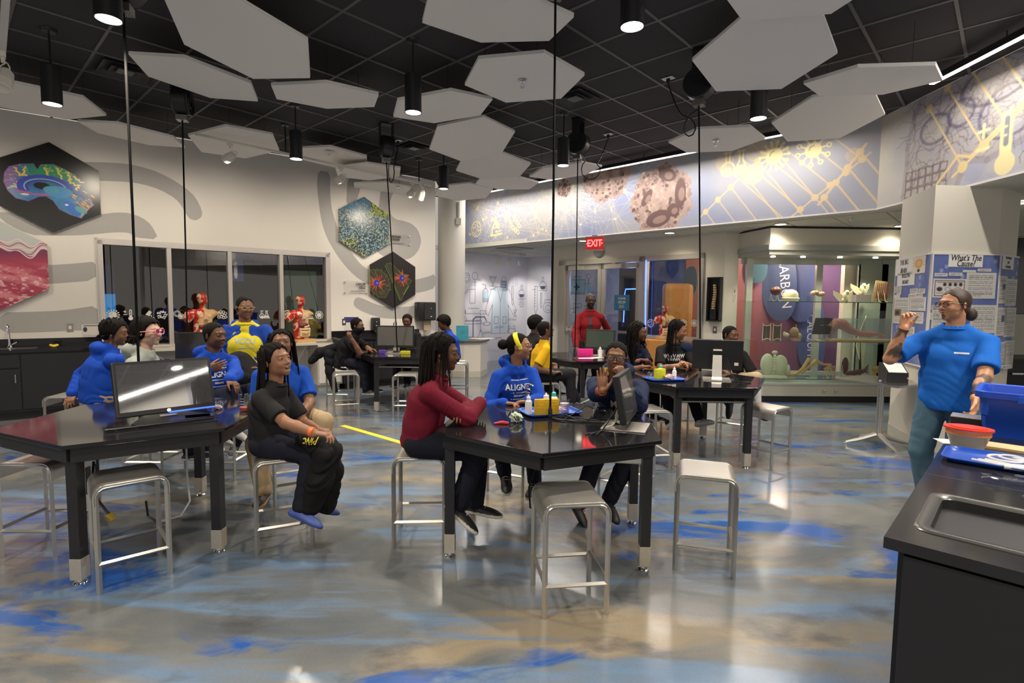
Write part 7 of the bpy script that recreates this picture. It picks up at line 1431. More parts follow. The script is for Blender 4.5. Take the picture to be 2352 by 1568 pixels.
# ---------------------------------------------------------------- SDF modelling for figures
class Sdf:
    def __init__(s,lo,hi,h):
        s.lo=np.array(lo,float); s.h=h; s.n=np.ceil((np.array(hi)-s.lo)/h).astype(int)+1; s.D=np.full(s.n,.08,np.float32)
    def _sl(s,lo,hi):
        a=np.maximum(np.floor((np.array(lo)-s.lo)/s.h).astype(int),0); b=np.minimum(np.ceil((np.array(hi)-s.lo)/s.h).astype(int)+1,s.n)
        if (b<=a).any(): return None,None,None,None
        X=(s.lo[0]+s.h*np.arange(a[0],b[0],dtype=np.float32))[:,None,None]; Y=(s.lo[1]+s.h*np.arange(a[1],b[1],dtype=np.float32))[None,:,None]; Z=(s.lo[2]+s.h*np.arange(a[2],b[2],dtype=np.float32))[None,None,:]
        return (slice(a[0],b[0]),slice(a[1],b[1]),slice(a[2],b[2])),X,Y,Z
    def comb(s,sl,d,k,op):
        D=s.D[sl]
        if op=='+':
            if k>1e-4: hh=np.clip(.5+.5*(D-d)/k,0,1); D=D*(1-hh)+d*hh-k*hh*(1-hh)
            else: D=np.minimum(D,d)
        else:
            if k>1e-4: hh=np.clip(.5-.5*(D+d)/k,0,1); D=D*(1-hh)-d*hh+k*hh*(1-hh)
            else: D=np.maximum(D,-d)
        s.D[sl]=D
    def cap(s,a,b,ra,rb,k=.02,op='+',lat=None,sc=1.0,disp=None):
        # tapered capsule; lat = unit axis along which the section is widened by sc
        a=np.array(a,np.float32);b=np.array(b,np.float32); m=max(ra,rb)*max(sc,1)+k+2*s.h
        sl,X,Y,Z=s._sl(np.minimum(a,b)-m,np.maximum(a,b)+m)
        if sl is None: return
        px,py,pz=X-a[0],Y-a[1],Z-a[2]; ba=b-a
        if lat is not None:
            l=lat; q=px*l[0]+py*l[1]+pz*l[2]; f=(1/sc-1); px=px+q*f*l[0]; py=py+q*f*l[1]; pz=pz+q*f*l[2]; bl=ba@l; ba=ba+bl*f*l
        t=np.clip((px*ba[0]+py*ba[1]+pz*ba[2])/(ba@ba+1e-12),0,1); r=ra+(rb-ra)*t
        d=np.sqrt((px-ba[0]*t)**2+(py-ba[1]*t)**2+(pz-ba[2]*t)**2)-r
        if disp is not None: d=d+disp(X,Y,Z,t)
        s.comb(sl,d,k,op)
    def ell(s,c,R,r,k=.01,op='+'):
        # ellipsoid, R = 3x3 rows are local axes
        c=np.array(c,np.float32); m=max(r)+k+2*s.h; sl,X,Y,Z=s._sl(c-m,c+m)
        if sl is None: return
        px,py,pz=X-c[0],Y-c[1],Z-c[2]; q=[(px*R[i][0]+py*R[i][1]+pz*R[i][2])/r[i] for i in range(3)]
        k0=np.sqrt(q[0]**2+q[1]**2+q[2]**2); k1=np.sqrt((q[0]/r[0])**2+(q[1]/r[1])**2+(q[2]/r[2])**2)+1e-9
        s.comb(sl,k0*(k0-1)/k1,k,op)
    def plane(s,p,n,k=.004):   # keep the side behind the plane
        X=(s.lo[0]+s.h*np.arange(s.n[0]))[:,None,None]; Y=(s.lo[1]+s.h*np.arange(s.n[1]))[None,:,None]; Z=(s.lo[2]+s.h*np.arange(s.n[2]))[None,None,:]
        s.D=np.maximum(s.D,((X-p[0])*n[0]+(Y-p[1])*n[1]+(Z-p[2])*n[2]).astype(np.float32))
    def plane_local(s,p,n,rad):
        p=np.array(p);sl,X,Y,Z=s._sl(p-rad,p+rad)
        if sl is None: return
        a=(X-p[0])*n[0]+(Y-p[1])*n[1]+(Z-p[2])*n[2]; r=np.sqrt((X-p[0])**2+(Y-p[1])**2+(Z-p[2])**2)
        s.D[sl]=np.where(r<rad,np.maximum(s.D[sl],a.astype(np.float32)),s.D[sl])
    def mesh(s):
        D=s.D; D[0]=D[-1]=1; D[:,0]=D[:,-1]=1; D[:,:,0]=D[:,:,-1]=1
        I=D<0; nx,ny,nz=[q-1 for q in s.n]
        c=np.zeros((nx,ny,nz),np.uint8)
        for i in (0,1):
            for j in (0,1):
                for k in (0,1): c+=I[i:nx+i,j:ny+j,k:nz+k]
        act=(c>0)&(c<8); idx=np.full((nx,ny,nz),-1,np.int64); cells=np.argwhere(act); idx[act]=np.arange(len(cells))
        acc=np.zeros((len(cells),3)); cn=np.zeros(len(cells)); cx,cy,cz=cells.T
        for (a,b) in [((0,0,0),(1,0,0)),((0,1,0),(1,1,0)),((0,0,1),(1,0,1)),((0,1,1),(1,1,1)),((0,0,0),(0,1,0)),((1,0,0),(1,1,0)),((0,0,1),(0,1,1)),((1,0,1),(1,1,1)),((0,0,0),(0,0,1)),((1,0,0),(1,0,1)),((0,1,0),(0,1,1)),((1,1,0),(1,1,1))]:
            da=D[cx+a[0],cy+a[1],cz+a[2]]; db=D[cx+b[0],cy+b[1],cz+b[2]]; m=(da<0)!=(db<0); t=np.where(m,da/(da-db+1e-12),0)
            p=np.array(a)[None]+t[:,None]*(np.array(b)-np.array(a))[None]; acc+=p*m[:,None]; cn+=m
        V=(cells+acc/np.maximum(cn,1)[:,None])*s.h+s.lo; F=[]
        for ax in range(3):
            o1,o2=[q for q in range(3) if q!=ax]
            sa=[slice(None)]*3; sb=[slice(None)]*3; sa[ax]=slice(0,-1); sb[ax]=slice(1,None); A=I[tuple(sa)];B=I[tuple(sb)]; e=np.argwhere(A!=B)
            ok=(e[:,o1]>0)&(e[:,o2]>0)&(e[:,o1]<s.n[o1]-1)&(e[:,o2]<s.n[o2]-1); e=e[ok]; fl=A[e[:,0],e[:,1],e[:,2]]
            def g(d1,d2): q=e.copy(); q[:,o1]-=d1; q[:,o2]-=d2; return idx[q[:,0],q[:,1],q[:,2]]
            q=np.stack([g(1,1),g(0,1),g(0,0),g(1,0)],1)
            if ax==1: fl=~fl
            q=np.where(fl[:,None],q,q[:,::-1]); F.append(q)
        return V,np.concatenate(F)
def meshobj(name,V,F,m,parent=None,col=None,smooth=True):
    me=bpy.data.meshes.new(name); me.vertices.add(len(V)); me.vertices.foreach_set('co',np.asarray(V,np.float32).reshape(-1)); me.loops.add(F.size); me.loops.foreach_set('vertex_index',F.reshape(-1).astype(np.int32)); me.polygons.add(len(F)); me.polygons.foreach_set('loop_start',np.arange(0,F.size,F.shape[1],dtype=np.int32)); me.update(calc_edges=True)
    if smooth: me.polygons.foreach_set('use_smooth',[True]*len(F))
    if col is not None: at=me.attributes.new('Col','FLOAT_COLOR','POINT'); c4=np.ones((len(V),4),np.float32); c4[:,:3]=col; at.data.foreach_set('color',c4.reshape(-1))
    for q in (m if isinstance(m,(list,tuple)) else [m]): me.materials.append(q)
    o=bpy.data.objects.new(name,me); COL.objects.link(o)
    if parent is not None: o.parent=parent
    return o
# ---------------------------------------------------------------- figures
from mathutils.bvhtree import BVHTree
def nv(v): v=np.array(v,float); return v/(np.linalg.norm(v)+1e-12)
def ik(a,b,l1,l2,pole):
    a=np.array(a,float);b=np.array(b,float); d=b-a; L=np.linalg.norm(d); u=d/(L+1e-9)
    if L>(l1+l2)*.985: L=(l1+l2)*.985; b=a+u*L
    if L<abs(l1-l2)+.02: L=abs(l1-l2)+.02; b=a+u*L
    x=(l1*l1-l2*l2+L*L)/(2*L); h=math.sqrt(max(l1*l1-x*x,0)); p=np.array(pole,float); p=p-u*(p@u); p=nv(p); return a+u*x+p*h,b
def axes(yaw,pitch=0,roll=0):
    f=np.array([math.cos(yaw)*math.cos(pitch),math.sin(yaw)*math.cos(pitch),math.sin(pitch)]); l=np.array([-math.sin(yaw),math.cos(yaw),0]); u=np.cross(f,l)
    l2=l*math.cos(roll)+u*math.sin(roll); u2=-l*math.sin(roll)+u*math.cos(roll); return np.array([f,l2,u2])
I3=np.eye(3)
def head_sdf(s,c,R,H,mouth='closed',fem=False,full=0.0):
    W=lambda x,y,z: c+(R[0]*x+R[1]*y+R[2]*z)*H
    k=lambda q:q*H
    s.ell(W(-.07,0,.13),R,(k(.405),k(.325),k(.355)),k(.03)); s.ell(W(.12,0,-.12),R,(k(.255),k(.245+full*.03),k(.33)),k(.12)); s.ell(W(.0,0,-.22),R,(k(.27),k(.235+full*.04),k(.20)),k(.1))
    s.cap(W(.27,0,-.40),W(.27,0,-.42),k(.075),k(.07),k(.09)); s.ell(W(.30,0,.10),R,(k(.09),k(.2),k(.055)),k(.06))
    for sg in (1,-1):
        s.ell(W(.24,sg*.155,-.13),R,(k(.10),k(.085),k(.10)),k(.07)); s.cap(W(.43,sg*.125,.015),W(.44,sg*.14,.015),k(.052),k(.05),k(.045),'-')
        s.ell(W(.310,sg*.13,.012),R,(k(.072),k(.078),k(.062)),k(.008)); s.ell(W(.40,sg*.132,.002),R,(k(.062),k(.058),k(.0195)),k(.004),'-')
        Re=np.array([R[0]*.93+R[1]*sg*.36,-R[0]*sg*.36+R[1]*.93,R[2]]); s.ell(W(-.04,sg*.335,-.03),Re,(k(.075),k(.028),k(.115)),k(.012)); s.ell(W(-.025,sg*.365,-.02),Re,(k(.045),k(.018),k(.07)),k(.01),'-')
    s.cap(W(.335,0,.05),W(.415,0,-.12),k(.028),k(.045),k(.045)); s.cap(W(.415,0,-.125),W(.425,0,-.13),k(.05),k(.048),k(.02))
    for sg in (1,-1): s.cap(W(.375,sg*.055,-.145),W(.385,sg*.055,-.145),k(.036),k(.036),k(.02)); s.cap(W(.40,sg*.032,-.18),W(.41,sg*.032,-.175),k(.014),k(.014),k(.006),'-')
    if mouth=='open':
        s.ell(W(.34,0,-.225),R,(k(.06),k(.10),k(.03)),k(.03)); s.ell(W(.315,0,-.36),R,(k(.065),k(.085),k(.035)),k(.04)); s.ell(W(.37,0,-.30),R,(k(.10),k(.085),k(.065)),k(.01),'-')
    elif mouth=='talk':
        s.ell(W(.345,0,-.235),R,(k(.05),k(.085),k(.026)),k(.03)); s.ell(W(.33,0,-.305),R,(k(.05),k(.075),k(.028)),k(.03)); s.ell(W(.39,0,-.27),R,(k(.06),k(.055),k(.018)),k(.008),'-')
    else:
        s.ell(W(.345,0,-.238),R,(k(.052),k(.085),k(.026)),k(.022)); s.ell(W(.335,0,-.285),R,(k(.05),k(.07),k(.026)),k(.016))
def hand_sdf(s,w,fd,pn,side,hs,pose):
    fd=nv(fd); pn=np.array(pn,float); pn=nv(pn-fd*(pn@fd)); tv=np.cross(fd,pn)*(1 if side=='R' else -1)
    cur={'flat':(4,4,4),'relaxed':(25,30,20),'fist':(75,95,60),'curl':(45,50,30),'wave':(12,8,6),'pinch':(50,45,30)}[pose]; spread={'wave':.10,'flat':.05}.get(pose,.02)
    r=hs*.047; nails=[]
    L=[.40,.45,.42,.33]
    s.ell(w+fd*hs*.27,np.array([fd,tv,pn]),(hs*.30,hs*.215,hs*.085),hs*.05)
    for i in range(4):
        la=(.155-.103*i)*1.05; kn=w+fd*hs*(.50-.02*abs(i-1.2))+tv*hs*la; s.cap(w+tv*hs*la*.55+fd*hs*.05,kn,hs*.07,hs*.056,hs*.05)
        a=0; p=kn; d0=nv(fd+tv*spread*(1.5-i))
        for j,fr in enumerate((.45,.30,.25)):
            a+=math.radians(cur[j]+(6*(i-1) if pose not in ('flat','wave') else 0)); d=d0*math.cos(a)+pn*math.sin(a); q=p+d*hs*L[i]*fr; s.cap(p,q,r*(1-.08*j),r*(.94-.1*j),.0015 if j else .006); p=q
    b=w+fd*hs*.10+tv*hs*.15+pn*hs*.02; th={'fist':nv(fd*.7+pn*.6+tv*.1),'wave':nv(fd*.75+tv*.65),'flat':nv(fd*.7+tv*.7),'pinch':nv(fd*.7+pn*.6+tv*.35)}.get(pose,nv(fd*.8+tv*.45+pn*.3)); th2=nv(th+fd*.3-(tv*.2 if pose!='wave' else 0)+ (pn*.25 if pose not in('wave','flat') else 0)-(tv*.6 if pose=='fist' else 0))
    m_=b+th*hs*.24; s.cap(b-fd*hs*.03,m_,hs*.085,hs*.058,hs*.03); s.cap(m_,m_+th2*hs*.17,hs*.056,hs*.045,.004); s.cap(m_+th2*hs*.17,m_+th2*hs*.30,hs*.048,hs*.04,.002)
    return tv
def fold(amp,f=1.0,seed=0,dirv=None):
    rs=np.random.RandomState(seed); p=rs.uniform(0,6,8)
    def fn(X,Y,Z,t):
        w1=np.sin(7*X+p[0]+2*np.sin(5*Z+p[5]))+np.sin(8*Y+p[1]); w2=np.sin(6*Z+p[4]+1.5*np.sin(9*X+p[2]))
        a=1-2*np.abs(np.sin(f*.5*(30*Z+12*w1*w2)+p[2]+5*X)); g=np.clip(.5+.6*np.sin(f*(9*X+7*Y)+p[3]+2.5*w2),0,1)
        b=1-2*np.abs(np.sin(f*.5*(22*X-26*Y+34*Z)+2.5*w1+p[6])); g2=np.clip(.5+.6*np.sin(f*8*Z+p[7]+2*w1),0,1); return (amp*(.75*a*g+.6*b*g2)).astype(np.float32)
    return fn
def tube_np(paths,rad,n=5,taper=.6):
    V=[];F=[];o=0
    for P,r in zip(paths,rad):
        P=np.array(P); m=len(P); T=np.gradient(P,axis=0); T/=np.linalg.norm(T,axis=1)[:,None]+1e-9; ref=np.array([.3,.5,.81]); A=np.cross(T,ref); A/=np.linalg.norm(A,axis=1)[:,None]+1e-9; B=np.cross(T,A)
        an=np.arange(n)*2*PI/n; rr=r*np.linspace(1,taper,m)*(1+.22*(np.arange(m)%2)); rr[-1]*=.4
        V.append((P[:,None]+(A[:,None]*np.cos(an)[None,:,None]+B[:,None]*np.sin(an)[None,:,None])*rr[:,None,None]).reshape(-1,3))
        i=np.arange(m-1)[:,None]*n+np.arange(n)[None]; j=np.arange(m-1)[:,None]*n+(np.arange(n)[None]+1)%n; F.append((np.stack([i,j,j+n,i+n],-1).reshape(-1,4))+o); o+=m*n
    return np.concatenate(V),np.concatenate(F)
def skinmat(): return mat('skin',(1,1,1),.46,vcol=True,spec=.4,bump=.08,bscale=400)
def cloth(name,col,rough=.85,ns=260): return mat('cloth_'+name,col,rough,noise=.10,nscale=14,bump=.35,bscale=ns,spec=.2)
M_hair=mat('dark_hair',(.008,.0065,.006),.75,bump=.6,bscale=260,spec=.12,noise=.3,nscale=60); M_hairb=mat('brown_hair',(.035,.02,.012),.5,bump=.5,bscale=200,noise=.3,nscale=50)
M_eyew=mat('eye_white',(.6,.58,.55),.2,vcol=True)
HX=np.array([-9,-.14,-.12,.10,.17,.26,9]); HZ=np.array([-.34,-.34,-.06,.0,.18,.315,.315])
def hair_cap(name,parent,c,R,H,t,m,curl=0,h=.006,line=None,extra=None,seed=0,low=None):
    E=.62*H+t+.02; lo=c-E; s=Sdf(lo,c+E,h); sl,X,Y,Z=s._sl(lo,c+E); px,py,pz=(X-c[0])/H,(Y-c[1])/H,(Z-c[2])/H
    x=px*R[0][0]+py*R[0][1]+pz*R[0][2]; y=px*R[1][0]+py*R[1][1]+pz*R[1][2]; z=px*R[2][0]+py*R[2][1]+pz*R[2][2]; T=t/H
    def el(cx,cz,a,b,cc): 
        k0=np.sqrt(((x-cx)/a)**2+(y/b)**2+((z-cz)/cc)**2); k1=np.sqrt(((x-cx)/a**2)**2+(y/b**2)**2+((z-cz)/cc**2)**2)+1e-9; return k0*(k0-1)/k1
    d=el(-.07,.13,.405+T,.325+T,.355+T)
    d=np.minimum(d,el(-.12,-.08,.33+T*.6,.27+T*.5,.30+T*.3))
    if curl<0: d=d-curl*(-np.abs(np.sin(y*26))*.9-.25*np.sin(x*70))
    elif curl: d=d+curl*np.sin(x*34+5*np.sin(y*19+seed))*np.sin(y*36+4*np.sin(z*23))*np.sin(z*33+seed)
    hz=(line or np.interp)(x,HX,HZ) if line is None else line(x,y)
    hz=hz+.018*np.sin(y*31+seed)+.012*np.sin(x*43+2*y*17)
    d=np.maximum(d,(hz-z)*.8)
    if low is not None: d=np.maximum(d,low-z)
    s.D[sl]=(d*H).astype(np.float32)
    V,F=s.mesh(); return meshobj(name,V,F,m,parent=parent)
def strands(parent,c,R,H,n,Lr,r,m,name='hair',az=(70,290),el=(-10,75),out=.10,drop=None,seed=1,curl=0,front=False,back=.0,jit=.3,side_bias=None):
    rs=np.random.RandomState(seed); paths=[];rad=[]
    up_=np.array([0,0,1.])
    for i in range(n):
        a=math.radians(rs.uniform(*az)); e=math.radians(rs.uniform(*el)); d=np.array([math.cos(e)*math.cos(a),math.cos(e)*math.sin(a),math.sin(e)])
        p0=c+(R[0]*(-.07+d[0]*.40)+R[1]*(d[1]*.325)+R[2]*(.13+d[2]*.355))*H
        h=np.array([math.cos(a),math.sin(a),0.]); ah=R[0]*h[0]+R[1]*h[1]; ah[2]=0; ah=nv(ah)
        L=rs.uniform(*Lr); p1=p0+nv(R[0]*d[0]+R[1]*d[1]+R[2]*d[2])*.018
        p2=c+ah*H*(.40+out*rs.uniform(.4,1.0))+np.array([0,0,-.10*H])-R[0]*H*(.07+back)
        p3=p2+np.array([ah[0]*.015,ah[1]*.015,-L*.5])+rs.uniform(-1,1,3)*[.02*jit,.02*jit,0]; p4=p3+np.array([0,0,-L*.5])+rs.uniform(-1,1,3)*[.035*jit,.035*jit,.02]
        P=[p0,p1]
        for t in np.linspace(.25,1,4): P.append(p1*(1-t)**2+2*t*(1-t)*(np.array([p2[0],p2[1],p1[2]*.75+p2[2]*.25]))+p2*t*t)
        for t in np.linspace(.12,1,8): 
            q=p2*(1-t)**2+2*t*(1-t)*p3+p4*t*t
            if curl: q=q+np.array([math.cos(t*26+i),math.sin(t*26+i),0])*curl
            P.append(q)
        paths.append(P); rad.append(r*rs.uniform(.75,1.2))
    V,F=tube_np(paths,rad); return meshobj(name,V,F,m,parent=parent)
def decal(shirt,parent,name,V2,F,o,x,y,m,off=.0025,st=.13):
    # wrap flat artwork (2-D verts) on to the cloth surface
    me=shirt.data; bv=BVHTree.FromPolygons([tuple(v.co) for v in me.vertices],[tuple(p.vertices) for p in me.polygons]); n=Vector(np.cross(x,y)); out=[]
    for v in V2:
        p=Vector(o)+Vector(x)*float(v[0])+Vector(y)*float(v[1]); h=bv.ray_cast(p+n*st,-n,.5); q=(h[0]+n*off) if h[0] is not None else p; out.append(tuple(q))
    me2=bpy.data.meshes.new(name); me2.from_pydata(out,[],F); me2.materials.append(m); ob=bpy.data.objects.new(name,me2); COL.objects.link(ob); ob.parent=parent; return ob
def text2d(body,size,shear=0,xs=1,bold=.001):
    c=bpy.data.curves.new('t','FONT'); c.body=body; c.size=size; c.align_x='CENTER'; c.align_y='CENTER'; c.shear=shear; c.offset=bold; c.resolution_u=2; t=bpy.data.objects.new('t',c); me=bpy.data.meshes.new_from_object(t); bpy.data.objects.remove(t)
    bm=bmesh.new(); bm.from_mesh(me); bmesh.ops.subdivide_edges(bm,edges=bm.edges[:],cuts=1); bmesh.ops.triangulate(bm,faces=bm.faces[:]); V=[(v.co.x*xs,v.co.y) for v in bm.verts]; bm.verts.index_update(); F=[tuple(q.index for q in f.verts) for f in bm.faces]; bm.free(); return V,F
def bar2d(x0,x1,y0,y1,n=6):
    V=[];F=[]
    for i in range(n+1): x=x0+(x1-x0)*i/n; V+=[(x,y0),(x,y1)]
    for i in range(n): F.append((2*i,2*i+2,2*i+3,2*i+1))
    return V,F
PCOUNT=[0]
def person(label,P,hd,S=1.5,lean=10,slean=0,hunch=6,twist=0,head=(0,0,0),hfwd=.0,HL=None,arms=None,legs=None,top='tee',tc=('black',(.015,.015,.018)),pants=('navy',(.012,.013,.022)),shoes=(.02,.02,.022),sole=(.6,.6,.58),skin=(.16,.075,.042),mouth='closed',bulk=1.0,h=.006,fem=False,full=0,sleeve='long',beard=0,brow=(.01,.008,.007),prints=(),group=None,look=(1,0,0),hem=.0,loose=1.0,shoe_label=None,amp=.0045,teeth=False,pantw=1.0,socks=None,bare=False,noshoes=False,hood=False,sn=0,ts=1.0):
    PCOUNT[0]+=1; seed=PCOUNT[0]; hd=math.radians(hd); P=np.array(P,float); fwd_=np.array([math.cos(hd),math.sin(hd),0]); lf=np.array([-fwd_[1],fwd_[0],0]); U=np.array([0,0,1.])
    th=thing('person',label,'person',(P[0],P[1],0)); inv=np.array([P[0],P[1],0])
    def rel(o): o.location=tuple(-inv); return o
    le=math.radians(lean); sl=math.radians(slean); T=nv(U*math.cos(le)+fwd_*math.sin(le)+lf*math.sin(sl)); le2=le+math.radians(hunch); T2=nv(U*math.cos(le2)+fwd_*math.sin(le2)+lf*math.sin(sl)); 
    tw=math.radians(twist); l2=nv(lf*math.cos(tw)-np.cross(lf,T)*0+ (np.cross(T,lf))*math.sin(tw)); l2=nv(l2-T*(l2@T)); f2=np.cross(l2,T)
    HL=HL or S*.146; C=P+T*.165*S*ts; N=C+T2*.105*S*ts; sw=.108*S*(.94 if fem else 1)*(.5+.5*bulk)
    ShL=N-T2*.052*S+l2*sw; ShR=N-T2*.052*S-l2*sw; hw=.052*S*bulk; HiL=P+lf*hw; HiR=P-lf*hw
    hy,hp,hr=[math.radians(a) for a in head]; R=axes(hy,hp,hr); nd=nv(T2*.5+U*.6+fwd_*hfwd); nt=N+nd*.055*S; Hc=nt+R[2]*.36*HL+R[0]*.10*HL
    ua,fa,hl=.178*S,.150*S,.105*S; tg,sh=.245*S,.238*S
    A={}
    for side,shd in (('L',ShL),('R',ShR)):
        w,pole,fd,pn,pose=(arms or {}).get(side,(None,)*5)
        if w is None: w=P+fwd_*.27*S*.9+(lf if side=='L' else -lf)*.05*S+U*.06*S
        if pole is None: pole=-U*1.0-f2*.5+(l2 if side=='L' else -l2)*.6
        el,w=ik(shd,w,ua,fa,pole)
        if fd is None: fd=nv(w-el)
        if pn is None: pn=-U
        A[side]=(shd,el,w,nv(fd),pn,pose or 'relaxed')
    G={}
    for side,hi in (('L',HiL),('R',HiR)):
        an,pole=(legs or {}).get(side,(None,None))
        if an is None: an=P+fwd_*.26*S-U*(P[2]-.21)+(lf if side=='L' else -lf)*.06*S
        kn,an=ik(hi,an,tg,sh,pole if pole is not None else fwd_+U*.9); G[side]=(hi,kn,an)
    # ---- body: head, neck, trunk, arms, hands as one surface
    pts=[Hc+R[2]*.5*HL,Hc-R[0]*.5*HL,Hc+R[0]*.5*HL,P]+[q for a in A.values() for q in a[:3]]+[a[2]+a[3]*hl for a in A.values()]
    pts=np.array(pts); lo=pts.min(0)-.10; hi_=pts.max(0)+.10
    lo[2]=max(lo[2],(min(P[2],min(a[2][2]-.1 for a in A.values())) -.05)); s=Sdf(lo,hi_,h)
    b=bulk; s.cap(P+T*.05*S,C,.055*S*b,.062*S*b,.03,lat=l2,sc=1.35); s.cap(C,N-T2*.04*S,.054*S,.032*S,.03,lat=l2,sc=1.4); s.cap(ShL-l2*.03,ShR+l2*.03,.022*S,.022*S,.02)
    s.cap(N-nd*.01*S,nt+R[2]*.1*HL,.034*S*(.94 if fem else 1)+full*.004,.033*S,.03)
    sh_L=.029*S*(.7+.3*b)
    for side,(shd,el,w,fd,pn,pose) in A.items():
        s.cap(shd,el,sh_L*1.12,sh_L*.84,.02); s.cap(el,el+(w-el)*.4,sh_L*.86,sh_L*.84,.012); s.cap(el+(w-el)*.35,w,sh_L*.86,.0175*S,.012); hand_sdf(s,w,fd,pn,side,hl,pose)
    head_sdf(s,Hc,R,HL,mouth,fem,full)
    V,F=s.mesh(); q=(V-Hc)@R.T/HL; x,y,z=q[:,0],q[:,1],q[:,2]; ay=np.abs(y)
    col=np.tile(np.array(skin,float),(len(V),1)); nz=fbm(V[:,0]*30+7,V[:,2]*30+V[:,1]*22,3,seed); col*=(.9+.2*nz)[:,None]
    inh=(np.abs(z)<.6)&(np.abs(x)<.6)&(ay<.45)
    def blend(mask,c,a=1.0): col[:]=col*(1-(mask*a)[:,None])+np.array(c)*(mask*a)[:,None]
    g=lambda cx,cy,cz,a,b_,c_: np.clip(1.6-1.6*(((x-cx)/a)**2+((ay-cy)/b_)**2+((z-cz)/c_)**2),0,1)
    lipc=np.array(skin)*.75+np.array([.10,.025,.03]); lz=-.262 if mouth=='closed' else -.27
    blend(g(.40,0,-.235,.1,.085,.02)*inh,lipc,.8); blend(g(.38,0,-.29 if mouth=='closed' else (-.36 if mouth=='open' else -.31),.1,.07,.022)*inh,lipc,.8)
    if mouth=='closed': blend(g(.40,0,-.262,.1,.085,.006)*inh,np.array(skin)*.3,.9)
    if mouth=='open': blend(g(.33,0,-.29,.08,.075,.05)*inh,(.03,.008,.008),1)
    if mouth=='talk': blend(g(.36,0,-.27,.06,.055,.016)*inh,(.03,.008,.008),1)
    blend(g(.36,.135,.095,.12,.085,.016)*inh,brow,.85); blend(g(.37,.13,.004,.08,.062,.022)*inh,np.array(skin)*.45,.6)
    if beard: 
        bm_=np.clip((-.17-z)*14,0,1)*np.clip((x-.02)*10,0,1)*inh*(z>-.6)*(1-g(.38,0,-.262,.2,.08,.04)); 
        if beard==2: bm_=np.clip(1.5-1.5*(((x-.36)/.12)**2+(ay/.10)**2+((z+.37)/.10)**2),0,1)*inh+np.clip(1.3-1.3*(((x-.4)/.1)**2+((ay-.06)/.05)**2+((z+.205)/.014)**2),0,1)*inh*.6+np.clip((-.3-z)*6,0,1)*np.clip((ay-.1)*8,0,1)*inh*.35; bm_=np.clip(bm_,0,1)
        blend(bm_,brow,.8 if beard>1 else .75)
    for side,(shd,el,w,fd,pn,pose) in A.items():
        d=V-w; t=(d@fd)/hl; pnn=nv(np.array(pn)-fd*(np.array(pn)@fd)); near=(t>-.1)&(t<1.2)&(np.linalg.norm(d,axis=1)<hl*1.25)
        pal=near*np.clip((d@pnn)/(hl*.06),0,1); blend(pal,np.array(skin)*1.7+np.array([.10,.05,.03]),.55)
    if sn:  # tattooed arms
        for side,(shd,el,w,fd,pn,pose) in A.items():
            d1=np.minimum(np.linalg.norm(V-(el*.5+w*.5),axis=1)-.12,np.linalg.norm(V-(el*.6+shd*.4),axis=1)-.08); n2=fbm(V[:,0]*26,V[:,2]*26+V[:,1]*19,3,77); m_=np.clip(-d1*40,0,1)*np.clip((n2-.50)*14,0,1); blend(m_,(.03,.04,.045),.82)
    body=rel(meshobj('body',V,F,skinmat(),parent=th,col=col))
    # ---- eyes
    for sg in (1,-1):
        e=Hc+(R[0]*.308+R[1]*sg*.13+R[2]*.003)*HL; r=.0585*HL; g_=nv(R[0]*look[0]+R[1]*look[1]+R[2]*look[2]); mb=MB(); mb.sph((0,0,0),1,14,10); v=np.array(mb.v); ang=v@g_; cc=np.where(ang[:,None]>.80,np.array([[.008,.005,.004]]),np.array([[.45,.41,.38]])); tri=[f for f in mb.f]
        me=bpy.data.meshes.new('eye'); me.from_pydata([tuple(e-inv+q*r) for q in v],[],tri); me.polygons.foreach_set('use_smooth',[True]*len(me.polygons)); at=me.attributes.new('Col','FLOAT_COLOR','POINT'); c4=np.ones((len(v),4),np.float32); c4[:,:3]=cc; at.data.foreach_set('color',c4.reshape(-1)); me.materials.append(M_eyew); o=bpy.data.objects.new('eye',me); COL.objects.link(o); o.parent=th
    if mouth in('open',) or teeth:
        mb=MB(); e=Hc+(R[0]*.335-R[2]*(.252 if mouth=='open' else .262))*HL; mb.sph((0,0,0),1,10,6,M=Matrix(((R[0][0]*.03*HL,R[1][0]*.06*HL,R[2][0]*.018*HL,e[0]-inv[0]),(R[0][1]*.03*HL,R[1][1]*.06*HL,R[2][1]*.018*HL,e[1]-inv[1]),(R[0][2]*.03*HL,R[1][2]*.06*HL,R[2][2]*.018*HL,e[2]),(0,0,0,1)))); mb.build('teeth',M_white,parent=th,smooth=True)
    # ---- top
    q=.0045*loose; hs_=max(h,.0065)*1.15; pts=[P-T*.08*S,N+T2*.05*S]+[p for a in A.values() for p in a[:3]]; pts=np.array(pts); lo=pts.min(0)-.17; hi_=pts.max(0)+.15; s=Sdf(lo,hi_,hs_); fd_=fold(amp,1.0,seed)
    if top=='none': s=None
    else:
        Pb=P-T*(.015+hem)*S
        s.cap(Pb+T*.02*S,P+T*.10*S,(.072*b)*S+q,(.068*b)*S+q,.03,lat=l2,sc=1.38,disp=fd_); s.cap(P+T*.08*S,C,(.066*b)*S+q,.068*S*(.4+.6*b)+q,.03,lat=l2,sc=1.42,disp=fd_); s.cap(C,N-T2*.045*S,.068*S+q,.045*S+q,.03,lat=l2,sc=1.55,disp=fd_)
        if fem and S>1.55: 
            for sg in (1,-1): s.ell(C+f2*.04*S+l2*sg*.045*S-T*.015*S,np.array([f2,l2,T]),(.05*S,.052*S,.052*S),.05)
        s.cap(ShL-l2*.01,ShR+l2*.01,.028*S+q,.028*S+q,.03,disp=fd_); [s.cap(N+l2*sg*.02*S+T2*.004*S,(ShL if sg>0 else ShR)-l2*sg*.01,.026*S+q*.5,.024*S+q,.02) for sg in (1,-1)]
